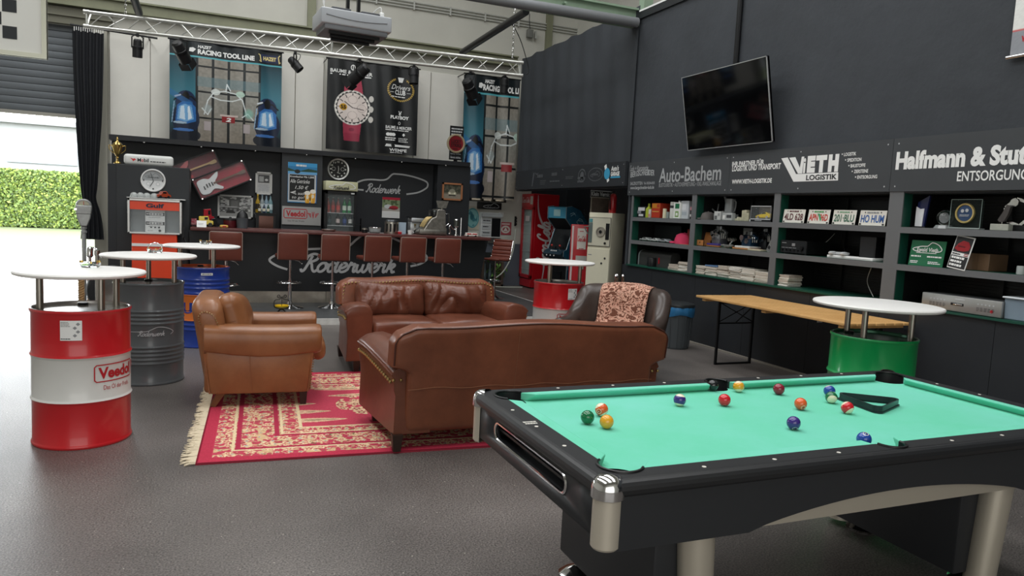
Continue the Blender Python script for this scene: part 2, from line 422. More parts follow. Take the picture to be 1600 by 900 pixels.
# steel on the back wall
b = MB(); b.box(-3.3, 6.4, YB-.14, YB, 4.95, 5.13); b.box(-3.3, 6.4, YB-.2, YB, 4.93, 4.965); b.box(-3.3, 6.4, YB-.2, YB, 5.12, 5.15)
struct(b.build('trim_2', M_OLIVE))
b = MB(); b.box(-6.3, -1.6, YB-.1, YB, 4.62, 4.9); b.box(-6.3, -1.6, YB-.14, YB, 4.75, 4.78)
struct(b.build('trim_3', mat('grey_olive_steel', '#6b6a5c', .6)))
struct(MB().box(1.84, 2.0, YB-.1, YB, 5.1, 8.6).build('trim_4', M_OLIVE))
struct(MB().box(7.1, 7.24, YB-.1, YB, 4.2, 8.6).build('trim_5', M_OLIVE))
c = MB()
for k in range(3): c.cyl((1.2, YB-.04, 5.86+.06*k), (9, YB-.04, 5.87+.06*k), .016, n=8)
struct(MB().box(5.3, 7.86, YB-.03, YB, 0, .97).build('trim_14', mat('slate_wainscot', '#5c626c', .6)))
for k in range(9): c.box(1.6+k*.8, 1.63+k*.8, YB-.07, YB, 5.83, 6.01)
struct(c.build('trim_6', mat('cable_conduit', '#b5b6b0', .5)))
# right wall: black cloth lining above the shelves, alcove at the far end, closed base below
w = MB(); w.box(XW, XW+.15, -4, 9.98, 2.0, 4.74); w.box(XW, XW+.15, 9.98, 14.6, 2.15, 4.8); w.box(XW+.62, XW+.7, -4, 9.98, 0, 2.0)
w.box(8.3, 8.4, 9.98, YB, 0, 4.8); w.box(XW, 8.4, 9.95, 10.02, 0, 2.5)
struct(w.build('wall_right', M_CLOTHB))
cl = MB(); n_ = 60                                   # sagging upper hem of the cloth at the far end
vs = []; fs = []
for i in range(n_+1):
    y = 10.0+4.6*i/n_; sag = .03*abs(math.sin(i*PI/10))
    for j in range(9):
        z = 4.95-sag-(j/8)*2.75; vs.append((XW-.02-.012*math.sin(i*.9+j*.3), y, z))
for i in range(n_):
    for j in range(8): fs.append((i*9+j, (i+1)*9+j, (i+1)*9+j+1, i*9+j+1))
tag(cl.add(vs, fs).build('stage_cloth', M_CLOTHB), 'black cloth with a sagging upper hem along the far right wall', 'cloth')
struct(MB().box(XW-.03, XW+.2, -4, 10.05, 4.74, 4.86).build('trim_7', mat('cap_dark', '#202326', .5)))
struct(MB().box(XW-.035, XW-.02, -4, 10.0, 4.845, 4.87).build('trim_8', M_WHITE))
struct(MB().box(7.9, 8.2, -4, YB, 0, 8.6).build('wall_right_upper', M_CONC))
struct(MB().box(6.95, 7.86, YB-.05, YB-.03, 0, 4.0).build('trim_15', M_BLACK))
struct(MB().cyl((XW-.03, 7.63, 2.9), (XW-.03, 7.63, 4.74), .035, n=10).build('trim_9', M_DARKM))
# closed black base below the shelves, in boards, with a pale floor joint
w = MB()
ys = [10.0, 9.15, 8.1, 7.1, 6.05, 5.15, 4.0, 2.8, 1.5, 0, -4]
for a, bq in zip(ys, ys[1:]): w.box(XW-.05, XW+.62, bq+.002, a-.002, .01, .925)
struct(w.build('wall_right_base', M_BLACK))
struct(MB().box(XW-.075, XW-.05, -4, 10, 0, .02).build('baseboard_right', mat('pale_joint', '#8a857c', .7)))
# low platform under the bar with a white front edge
p0 = onz(496, 508, 0)
struct(MB().box(-1.5, 5.45, p0.y+.02, 14.6, 0, .085).build('platform', mat('platform_floor', '#484a4b', .5, var=(2, .1), rvar=(3, .35, .55))))
struct(MB().box(-1.5, 5.47, p0.y, p0.y+.02, 0, .088).box(5.45, 5.47, p0.y, 14.6, 0, .088).build('trim_13', mat('white_edging', '#d6d5d0', .6, var=(9, .15))))
# round grey pipe and the green steel girder it hangs under
tag(MB().cyl((-3, 10.0, 4.6), (XW-.06, 10.0, 4.68), .075, n=20).build('heating_pipe', M_PIPE), 'long grey round pipe running across the hall to the black wall', 'pipe')
g = MB(); g.box(-3, XW, 10.1, 10.14, 4.66, 4.9); g.box(-3, XW, 10.03, 10.21, 4.64, 4.67); g.box(-3, XW, 10.03, 10.21, 4.88, 4.91)
for k in range(6): g.cyl((2.4+k*.5, 10.02, 4.8), (2.4+k*.5, 10.1, 4.8), .02, n=8)
struct(g.build('trim_10', M_GREENST))
struct(MB().box(XW-.02, XW+.14, 9.9, 10.04, 4.84, 8.6).build('trim_11', M_GREENST))
# roller gate: lowered part above, guide, grey jamb
M_SLAT = mat('gate_slat', '#5f6468', .5, .3)
d = MB()
for i in range(13):
    z = 3.05+i*.122; d.rbox(-6.2, -1.85, YB+.08, YB+.12, z, z+.121, .012, 2)
d.box(-6.2, -1.85, YB+.105, YB+.118, 3.04, 4.64); o = struct(d.build('door_1', M_SLAT)); MB().box(-6.2, -1.85, YB+.05, YB+.15, 2.99, 3.05).build('bottom_rail', mat('gate_rail', '#a6a49c', .4, .4), o)
struct(MB().box(-1.9, -1.68, YB-.08, YB+.3, 0, 4.62).build('trim_12', mat('gate_jamb', '#a3a195', .6)))
# ================================================================ outside
M_PAVE = mat('pale_paving', '#8f8d86', .8, var=(2, .08))
M_LAWN = mat('lawn', '#50583a', .9, var=(6, .15))
struct(MB().box(-60, 30, YB+.3, 24.5, -.25, -.02).build('paving_outside', M_PAVE))
struct(MB().box(-60, 30, 24.5, 80, -.25, 0.0).build('lawn_outside', M_LAWN))
struct(MB().box(-60, 30, 24.3, 24.5, -.25, .05).build('kerb_outside', mat('kerb', '#a9a7a0', .8)))
def leafmass(name, x0, x1, y0, y1, z1, n, mats, seed, size=.09):
    rnd = random.Random(seed); mb = MB()
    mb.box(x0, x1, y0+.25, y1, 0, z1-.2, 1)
    for _ in range(n):
        if rnd.random() < .75: p = Vector((rnd.uniform(x0, x1), y0+rnd.uniform(0, .3), rnd.uniform(.05, z1)))
        else: p = Vector((rnd.uniform(x0, x1), rnd.uniform(y0, y1), z1+rnd.uniform(-.2, .12)))
        p.y += .18*noise.noise(p*1.1); s = size*rnd.uniform(.6, 1.5)
        R_ = Matrix.Rotation(rnd.uniform(0, 6.3), 3, 'Y') @ Matrix.Rotation(rnd.uniform(-.9, .5), 3, 'X') @ Matrix.Rotation(rnd.uniform(-.7, .7), 3, 'Z')
        vs = [p+R_ @ Vector(q)*s for q in ((0, 0, -1), (.5, -.1, 0), (0, 0, 1), (-.5, -.1, 0))]
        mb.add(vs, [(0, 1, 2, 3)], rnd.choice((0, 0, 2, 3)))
    return mb.build(name, mats, recalc=False)
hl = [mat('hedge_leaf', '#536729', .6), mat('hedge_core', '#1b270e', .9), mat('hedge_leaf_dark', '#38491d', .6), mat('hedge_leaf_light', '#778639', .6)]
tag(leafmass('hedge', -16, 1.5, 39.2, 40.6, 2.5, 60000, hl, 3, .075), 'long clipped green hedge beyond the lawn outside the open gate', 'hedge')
h = MB(); h.box(-40, 14, 50, 58, 0, 5.5)
for k in range(9): h.box(-38+k*5.5, -34.5+k*5.5, 49.9, 50.1, 3.3, 4.4, 1)
h.box(-41, 15, 49.6, 58.4, 5.5, 5.8, 2)
tag(h.build('factory_building', [mat('pale_render', '#858686', .8), mat('building_window', '#70787e', .3), mat('roof_edge', '#6a6b6b', .6)]), 'long pale flat roofed building far beyond the hedge', 'building')
# ================================================================ alcove lining
struct(MB().box(7.86, 7.9, 10.02, YB, 0, 4.8).build('wall_alcove', M_BLACK))
# ================================================================ pool table
M_CLOTH = mat('green_baize', '#62cba4', .9, var=(1.3, .07, '#78d2bc'), bump=(300, .15, .002))
M_RAIL = mat('black_rail', '#232426', .42)
M_APRON = mat('black_apron', '#2a2c2f', .42, rvar=(2, .36, .5))
M_SATIN = mat('satin_champagne_metal', '#c6bfb0', .4, .45)
M_SIGHT = mat('pearl_sight', '#ece9df', .3)
POOL = Vector((2.440, 2.455, 0)); PRZ = -.006
def loop_fill(loops, z):
    b = bmesh.new(); es = []
    for lp in loops:
        vs = [b.verts.new((p[0], p[1], z)) for p in lp]
        es += [b.edges.new((vs[i], vs[(i+1) % len(vs)])) for i in range(len(vs))]
    bmesh.ops.triangle_fill(b, edges=es, use_beauty=True, use_dissolve=False); return b
def arc(cx, cy, r, a, b_, n=10): return [(cx+r*math.cos(math.radians(a+(b_-a)*i/n)), cy+r*math.sin(math.radians(a+(b_-a)*i/n))) for i in range(n+1)]
def pocket_loop(hx, hy, pc, pr, mc, mr, inward=False):
    """rectangle hx,hy counter-clockwise with bites at six pockets; outward bulges, or inward cuts for the cloth"""
    L = []
    def corner(sx, sy):
        cx, cy = sx*pc[0], sy*pc[1]
        a = math.degrees(math.acos(max(-1, min(1, (hx-pc[0])/pr)))); c = math.degrees(math.asin(max(-1, min(1, (hy-pc[1])/pr))))
        if not inward: A = arc(0, 0, pr, -a, 180-c, 14)
        else: A = arc(0, 0, pr, 360-a, 180-c, 10)
        P = [(cx+sx*x, cy+sy*y) for x, y in A]
        return P if sx*sy > 0 else P[::-1]
    def mid(sy):
        a = math.degrees(math.asin(max(-1, min(1, (hy-mc)/mr))))
        A = arc(0, 0, mr, a, 180-a, 12) if not inward else arc(0, 0, mr, a, -180-a, 12)
        P = [(x, sy*(mc+y)) for x, y in A]
        return P if sy > 0 else P[::-1]
    L += corner(1, 1); L += mid(1); L += corner(-1, 1); L += corner(-1, -1); L += mid(-1); L += corner(1, -1); return L
def pool_table():
    t = thing('pool_table', 'black pool table with green cloth, chrome corner caps and champagne metal legs', 'pool table', POOL, PRZ); t.scale = (1.033, 1, 1)
    OX, OY = 1.275, .61
    def rr(hx, hy, r, n=6):
        return arc(hx-r, hy-r, r, 0, 90, n)+arc(-hx+r, hy-r, r, 90, 180, n)+arc(-hx+r, -hy+r, r, 180, 270, n)+arc(hx-r, -hy+r, r, 270, 360, n)
    inner = pocket_loop(1.175, .51, (1.135, .47), .078, .522, .06)
    mb = MB(); mb.bm(loop_fill([rr(OX-.03, OY-.03, .055), inner], .8))
    prof = [(.03, .8), (.019, .7985), (.009, .793), (.002, .783), (0, .77), (.003, .756), (.012, .746), (.03, .742)]
    for (a, za), (b, zb) in zip(prof, prof[1:]):
        A, B = rr(OX-a, OY-a, .07-a*.5), rr(OX-b, OY-b, .07-b*.5); n = len(A)
        mb.add([(*p, za) for p in A]+[(*p, zb) for p in B], [(i, (i+1) % n, n+(i+1) % n, n+i) for i in range(n)])
    n = len(inner)
    mb.add([(*p, .8) for p in inner]+[(*p, .70) for p in inner], [(i, n+i, n+(i+1) % n, (i+1) % n) for i in range(n)])
    for sx in (-1, 1):
        for k in range(3):
            for sy in (-1, 1): mb.disc((0, 0), .0065, 1, 12)if False else mb.cyl((sx*(.29+.29*k), sy*.556, .7985), (sx*(.29+.29*k), sy*.556, .8012), .0075, n=12, m=1)
        for yy in (-.24, 0, .24): mb.cyl((sx*1.222, yy, .7985), (sx*1.222, yy, .8012), .0075, n=12, m=1)
    greek(mb, -1.25, -1.195, .03, .075, 2, lambda u, v, n=0: Vector((u, v, .8+n)), 1, .0006, 2)
    mb.build('rail', [M_RAIL, M_SIGHT], t)
    bed = MB(); bed.bm(loop_fill([pocket_loop(1.176, .511, (1.15, .485), .085, .522, .058, True)], .765)); bed.build('playing_cloth', M_CLOTH, t)
    MB().box(-1.24, 1.24, -.57, .57, .69, .70).build('pocket_floor', M_PLASTB, t)
    pr = [(0, .8), (.047, .8025), (.05, .797), (.022, .766), (0, .766)]   # cushion section
    def cushion(p0, p1, inn, c0, c1):
        d = (Vector(p1)-Vector(p0)).normalized(); q = MB(); vs = []
        for P, sgn, c in ((Vector(p0), 1, c0), (Vector(p1), -1, c1)):
            for u, z in pr:
                w = P+Vector(inn)*u+d*sgn*u*c; vs.append((w.x, w.y, z))
        q.add(vs, [tuple(range(5)), tuple(range(9, 4, -1))]+[(i, 5+i, 5+(i+1) % 5, (i+1) % 5) for i in range(5)])
        q.build('cushion', M_CLOTH, t, bevel=.003)
    for sy in (-1, 1):
        cushion((-1.075, sy*.511), (-.068, sy*.511), (0, -sy), 1, .35); cushion((.068, sy*.511), (1.075, sy*.511), (0, -sy), .35, 1)
    for sx in (-1, 1): cushion((sx*1.176, -.41), (sx*1.176, .41), (-sx, 0), 1, 1)
    for sx in (-1, 1):
        for sy in (-1, 1):
            A = arc(0, 0, .074, -55, 145, 16)
            MB().tube([(sx*(1.135+x), sy*(.47+y), .802) for x, y in A], .0055, 6).build('pocket_lip', M_PLASTB, t)
    for sy in (-1, 1): MB().tube([(x, sy*(.522+y), .802) for x, y in arc(0, 0, .057, -5, 185, 14)], .0055, 6).build('pocket_lip', M_PLASTB, t)
    # aprons; long ones have a shallow arch, the ends a ball return slot
    for sy in (-1, 1):
        P = [(-1.22, .75), (-1.22, .57), (-.7, .567)]+[(-.7+1.4*i/20, .567+.082*math.sin(PI*i/20)**.75) for i in range(1, 20)]+[(.7, .567), (1.22, .57), (1.22, .75)]
        MB().prism(P, sy*.575, sy*.598).build('apron', M_APRON, t)
        MB().box(-1.0, 1.0, sy*.50-.03, sy*.55+.01*sy, .562, .70).build('body_rail', M_SATIN, t)
    for sx in (-1, 1):
        out = [(-.55, .75), (-.55, .60), (.55, .60), (.55, .75)]
        slot = arc(.3, .692, .036, -90, 90, 8)+arc(-.3, .692, .036, 90, 270, 8)
        b = loop_fill([out, slot], 0); q = MB(Matrix(((0, 0, 1, sx*1.245), (1, 0, 0, 0), (0, 1, 0, 0), (0, 0, 0, 1))))
        q.bm(b); o = q.build('apron', M_APRON, t); sd = o.modifiers.new('solid', 'SOLIDIFY'); sd.thickness = .02; sd.offset = 0
        MB().tube([(sx*1.255, y, z) for y, z in slot], .006, 6, closed=True).build('slot_trim', M_CHROME, t)
        MB().box(sx*1.19-.045, sx*1.19+.045, -.36, .36, .645, .655).box(sx*1.12-.005, sx*1.12+.005, -.4, .4, .6, .745).build('ball_tray', M_PLASTB, t)
        for sy in (-1, 1):
            M = T(sx*1.225, sy*.56, 0); a0 = math.atan2(sy, sx)
            MB().lathe([(0, .572), (.04, .572), (.046, .58), (.046, .745)], 16, M=M, a0=a0-1.6, a1=a0+1.6).build('corner_post', M_SATIN, t)
            MB().lathe([(.048, .735), (.054, .74), (.054, .765), (.052, .78), (.044, .797), (.028, .808), (0, .812)], 20, M=M, a0=a0-1.9, a1=a0+1.9).build('corner_cap', M_CHROME, t)
    MB().box(-1.2, 1.2, -.53, .53, .62, .69).build('slate_frame', M_PLASTB, t)
    for sx in (-1, 1):
        L = MB(); L.rbox(sx*.78-.13, sx*.78+.13, -.37, .37, .09, .62, .012, 2); lg = L.build('leg', M_APRON, t)
        for sy in (-1, 1):
            c = MB(); c.cyl((sx*.755+.025, sy*.395, .03), (sx*.80+.03, sy*.40, .6), .062, .068, 24); c.build('leg_column', M_SATIN, lg)
            f = MB(); f.lathe([(0, .0), (.08, 0), (.084, .01), (.05, .034), (.016, .045), (.014, .1)], 20, at=(sx*.85, sy*.3, 0)); f.build('levelling_foot', M_CHROME, lg)
    return t
pool_table()
BC = {1: '#e9a32a', 2: '#21479e', 3: '#cf1f2b', 4: '#3c2a78', 5: '#e2602f', 6: '#0f6a3f', 7: '#8c1e33', 8: '#17181b'}
M_IVORY = mat('ivory_ball', '#efe6c8', .12, coat=.6)
def ball(num, px, py, label, face, tilt=(.4, .3)):
    base = BC[num if num < 9 else num-8]; mc = mat('ball_%s' % base[1:], base, .12, coat=.6)
    r = .0286; mb = MB(); n = 28; h = 20; vs = []; fs = []; ms = []
    for i in range(h+1):
        p = PI*i/h
        for j in range(n): vs.append((r*math.sin(p)*math.cos(2*PI*j/n), r*math.sin(p)*math.sin(2*PI*j/n), r*math.cos(p)))
    for i in range(h):
        for j in range(n):
            fs.append((i*n+j, (i+1)*n+j, (i+1)*n+(j+1) % n, i*n+(j+1) % n)); ms.append(1 if (num > 8 and abs(math.cos(PI*(i+.5)/h)) > .6) else 0)
    mb.add(vs, fs); mb.m = ms
    def sp(u, v, n=0):                              # number spot on the equator, facing -y
        q = Vector((u, -1, v)).normalized(); return q*(r+n)
    k = 16; mb.add([sp(0, 0, .0002)]+[sp(.42*math.cos(2*PI*i/k), .42*math.sin(2*PI*i/k), .0002) for i in range(k)], [(0, 1+i, 1+(i+1) % k) for i in range(k)], 1)
    hw = .13 if num < 10 else .2
    letter_in(mb, str(num), -hw, hw, -.2, .2, sp, 2, .02, n=.0005)
    o = mb.build('billiard_ball', [mc, M_IVORY, M_PLASTB], recalc=False, angle=60)
    p = onz(px, py, .7936); o.location = (p.x, p.y+{9: -.015, 2: .03, 8: -.03}.get(num, 0), .7939); o.rotation_euler = (tilt[0], tilt[1], face)
    tag(o, label, 'ball', 'billiard balls on the green cloth')
ball(8, 1108, 600, 'black ball in the jaws of the far middle pocket', -1.3, (.5, .9))
ball(9, 1151, 603, 'yellow striped ball near the far rail', .6, (-.2, .3))
ball(7, 1217, 608, 'plain maroon ball near the far rail', 2.6)
ball(10, 1296, 611, 'blue and white striped ball touching the green striped one by the rack', .9, (-.3, .7))
ball(14, 1299, 621, 'green and white striped ball at the point of the triangle rack', .9, (-.1, 1.2))
ball(11, 1324, 637, 'red and white striped ball beside the long side of the rack', 2.5, (.5, .7))
ball(5, 1251, 631, 'plain orange ball in front of the maroon ball', -.2, (.45, .1))
ball(4, 1240, 661, 'plain dark purple ball in the middle of the cloth', -.4, (.8, .0))
ball(2, 1360, 690, 'plain blue ball against the near rail by the middle pocket', -.4, (-1.2, .0))
ball(3, 1132, 625, 'plain bright red ball below the far middle pocket', -.3, (1.1, .1))
ball(12, 1062, 625, 'white ball with dark purple stripe, alone left of the red ball', .9, (.1, .2))
ball(13, 940, 640, 'orange and white striped ball behind the plain yellow ball', -1.0, (.1, -.6))
ball(6, 918, 652, 'plain green ball, leftmost on the cloth', -.3, (1.2, .0))
ball(1, 948, 659, 'plain yellow ball beside the green one', 2.9, (.4, .1))
def rack():
    s = .30; R = s/math.sqrt(3); a = math.radians(112); C = Vector((3.0, 2.505))
    def tri(off):
        P = []
        for k in range(3):
            t = a+2*PI*k/3; cx, cy = (R-2*off-.05)*math.cos(t), (R-2*off-.05)*math.sin(t)
            P += [(C.x+cx+.028*math.cos(t+q), C.y+cy+.028*math.sin(t+q)) for q in (-1.05, -.6, 0, .6, 1.05)]
        return P
    A, B = tri(0), tri(.006); n = len(A); mb = MB(); z0, z1 = .7665, .80
    vs = [(*p, z) for P, z in ((A, z0), (A, z1), (B, z1), (B, z0)) for p in P]
    mb.add(vs, [(r*n+i, r*n+(i+1) % n, ((r+1) % 4)*n+(i+1) % n, ((r+1) % 4)*n+i) for r in range(4) for i in range(n)])
    E_ = tri(-.004); vs = [(*p, z) for P, z in ((E_, z0), (E_, z0+.006), (B, z0+.006), (B, z0)) for p in P]
    mb.add(vs, [(r*n+i, r*n+(i+1) % n, ((r+1) % 4)*n+(i+1) % n, ((r+1) % 4)*n+i) for r in range(4) for i in range(n)])
    tag(mb.build('triangle_rack', mat('rack_plastic', '#20262a', .3)), 'black plastic triangle rack lying on the green pool cloth', 'rack')
rack()
# ================================================================ leather seating
def leather(name, c, c2, rough=.29): return mat(name, c, rough, var=(2.6, .2, c2), bump=(55, .12, .004), rvar=(3, rough-.06, rough+.1), spec=.5)
L_BROWN = leather('brown_leather', '#794634', '#5a3325'); L_BACK = leather('brown_leather_back', '#895139', '#6a3d2b')
L_TAN = leather('tan_leather', '#976541', '#7a4c2e'); L_DARK = leather('dark_brown_leather', '#4a3f3a', '#3a302c', .28)
M_NAIL = mat('brass_nail', '#b39a68', .3, 1); M_WOODD = mat('dark_wood', '#2e1c15', .45, var=(8, .2)); M_WOODL = mat('brown_wood', '#6e4a2c', .5, var=(8, .2))
M_SEAM = mat('pale_seam', '#8a5b41', .6)
def crumple(seed, amp, axis=1):
    def f(q):
        p = Vector((q.x*5+seed, q.y*3, q.z*4)); a = noise.noise(p)*.6+noise.noise(p*2.3)*.35
        r = 1-abs(noise.noise(Vector((q.x*6+seed*2, q.z*2.4+q.x*2, seed))))*2.2
        q = q.copy(); q[axis] += amp*(a+.55*max(0, r)*r)*(1 if q[axis] < 0 else .3); return q
    return f
def cushion_box(hx, hy, hz, seed, amp, M):
    def f(v):
        a, c = v.x/hx, v.z/hz; b = max(0, 1-a*a)*max(0, 1-c*c)
        k = 1 if v.y < 0 else -.4
        w = noise.noise(Vector((v.x*3.5+seed, v.z*5, seed)))*.7
        p = Vector((v.x*6.5+seed+.8*c*a, v.z*3.0+-1.1*a*a*c+seed*2, seed)); r = max(0, 1-abs(noise.noise(p))*2.6)**1.5
        p2 = Vector((v.x*9-seed, v.z*6+v.x*5, seed+4)); r2 = noise.noise(p2)
        v.y = v.y*(.45+.55*b**.35)-k*(.03*b+amp*(w+.1)*b**.3)+k*amp*(.75*r+.22*r2)*b**.4
        v.z += .02*hz/.17*math.sin(a*2.2+seed)*(c > 0)*c-.012*a*a*(c > 0)
        return v
    return MB().rbox(-hx, hx, -hy, hy, -hz, hz, .07, 4, fn=f, cuts=34, M=M)
_nail = {}
def nails(P, t, r=.0085, name='nailhead', m=None):
    m = m or M_NAIL; k = (r, m.name)
    for p in P:
        if k not in _nail:
            o = MB().sphere((0, 0, 0), r, 8).build(name, m); _nail[k] = o.data
        else:
            o = bpy.data.objects.new(name, _nail[k]); col.objects.link(o)
        o.parent = t; o.location = p
def even(P, step):
    P = [Vector(p) for p in P]; out = [P[0]]; acc = 0
    for a, b in zip(P, P[1:]):
        L = (b-a).length; d = step-acc
        while d <= L: out.append(a.lerp(b, d/L)); d += step
        acc = (acc+L) % step
    return out
def arm_section(w, z0, z1, flare=.05, n=8):         # outline in x (0 inside .. w outside) and z
    return [(0, z0), (-.005, z1-.14), (.0, z1-.07), (.03, z1-.02), (.09, z1), (.15, z1-.004), (.21, z1-.018), (w+.008, z1-.05), (w+.018, z1-.07), (w+.016, z1-.09), (w+.008, z1-.096), (w+.006, z1-.18), (w-.006, z1-.3), (w, z0)]
def arm_dz(y): return -.085*max(0, min(1, (y+.3)/.72))**1.2
def top_wave(x, hw): return .014*math.cos(x*PI/hw*1.5)+(-.10*max(0, (abs(x)-hw*.80)/(hw*.2))**2.2)
def make_sofa(name, label, hw, group, front=L_BROWN, back=L_BACK, arms_h=.67):
    t = thing(name, label, 'sofa', (0, 0, 0), 0, group)
    MB().rbox(-hw+.17, hw-.17, -.41, .36, .11, .33, .03, 3).build('seat_base', front, t)
    bw = hw-.06
    def bf(v):
        if v.z < .60: v.x *= 1-.105/bw*min(1, (.60-v.z)/.05)
        if v.z > .5:
            k = (v.z-.5)/.36; v.z += k*top_wave(v.x, bw)
        v.y += (v.z-.3)*.16-.03; return v
    MB().rbox(-bw, bw, .23, .45, .11, .86, .05, 4, fn=bf, cuts=18).build('backrest', back, t)
    # pale seams on the rear panel
    sm = MB()
    sm.tube([(-bw+.11+(2*bw-.22)*i/30, bf(Vector((0, .452, .43))).y+.001, .43+.006*math.sin(i)) for i in range(31)], .0025, 5)
    sm.tube([(bw*.17, bf(Vector((0, .452, .12+.72*i/12))).y, .12+.72*i/12) for i in range(13)], .0022, 5)
    sm.build('seam', M_SEAM, t)
    ol = [(-bw+.012, .62)]+[(-bw+.012, .62+.19*i/8) for i in range(1, 9)]+[(-bw+.03, .838)]+[(x, .85) for x in [(-bw+.06)+(2*bw-.12)*i/24 for i in range(25)]]+[(bw-.03, .838)]+[(bw-.012, .81-.19*i/8) for i in range(9)]
    MB().tube([bf(Vector((x, .436, z))) for x, z in ol], .006, 6).build('piping', mat('dark_piping', '#4a2a20', .35), t)
    # nail trim along the inner face of the back
    P = [(x, bf(Vector((x, .235, .80))).y-.002, .818+top_wave(x, bw)*1.0) for x in [(-bw+.06)+(2*bw-.12)*i/60 for i in range(61)]]
    P = [(-bw+.05, P[0][1]-.03, .5), (-bw+.045, P[0][1]-.015, .6)]+P+[(bw-.045, P[-1][1]-.015, .6), (bw-.05, P[-1][1]-.03, .5)]
    nails(even(spline(P, 2), .037), t, .0125)
    for s in (-1, 1):
        M = T(s*(hw-.25), 0, 0) @ Matrix.Diagonal((s, 1, 1, 1))
        sec = arm_section(.25, .11, arms_h); a = MB(M); ys = [-.46, -.45, -.42, -.3, -.1, .1, .28, .385]
        cx, cz = .125, .37; k = len(sec); vs = []
        for i, y in enumerate(ys):
            sc_ = .9 if i == 0 else (.97 if i == 1 else 1); dz = arm_dz(y)
            for x, z in sec: vs.append((cx+(x-cx)*sc_-.10*(y+.46)/.88, y, cz+(z-cz)*sc_+(dz if z > .4 else 0)))
        fs = [(i*k+j, i*k+(j+1) % k, (i+1)*k+(j+1) % k, (i+1)*k+j) for i in range(len(ys)-1) for j in range(k)]
        fs += [tuple(range(k-1, -1, -1)), tuple(range((len(ys)-1)*k, len(ys)*k))]
        a.add(vs, fs); ar = a.build('arm', front, t, bevel=.012, angle=50)
        line = [(s*(hw+.012-.10*(.03+.80*i/20)/.88), -.43+.80*i/20, arms_h-.14+arm_dz(-.43+.80*i/20)) for i in range(21)]
        nails(even(line, .045), ar, .0135)
        nails([(s*(hw-.235+.05*q), .388, arms_h-.19) for q in range(2, 4)], ar, .012)
        MB().tube([(s*(hw+.014-.10*(.01+.83*i/20)/.88), -.45+.83*i/20, arms_h-.08+arm_dz(-.45+.83*i/20)) for i in range(21)], .009, 8).build('piping', front, ar)
    iw = hw-.26
    for s in (-1, 1):
        MB().pillow((s*iw/2, -.1, .40), (iw/2+.01, .36, .09), (.3, .3), 28, fn=lambda q: Vector((q.x, q.y, q.z+.008*noise.noise(q*6))), M=None).build('seat_cushion', front, t) if False else \
        MB().rbox(s*iw/2-iw/2-.002, s*iw/2+iw/2+.002, -.47, .24, .32, .48, .05, 4, fn=lambda v: Vector((v.x, v.y, v.z+(.02*math.cos((v.x-s*iw/2)*PI/iw)+.008*noise.noise(v*7))*(v.z > .4))), cuts=8).build('seat_cushion', front, t)
        cushion_box(iw/2+.02, .12, .185, s*3.1+hw, .058, M=T(s*(iw/2+.02), .175, .635) @ RX(-.2)).build('back_cushion', front, t)
    for sx in (-1, 1):
        for sy in (-.36, .38): MB().cyl((sx*(hw-.12), sy, 0), (sx*(hw-.12), sy, .115), .035, .05, 4).build('leg', M_WOODD, t)
    return t
sofa = make_sofa('leather_sofa', 'brown leather two seat sofa with crumpled cushions facing the camera in front of the bar', .955, 'brown leather sofas')
put(sofa, (2.19, 7.42, .0145), .03)
s2 = make_sofa('leather_sofa', 'brown leather sofa seen from behind, its back towards the pool table', 1.09, 'brown leather sofas')
put(s2, (2.155, 4.94, .0145), PI-.03)
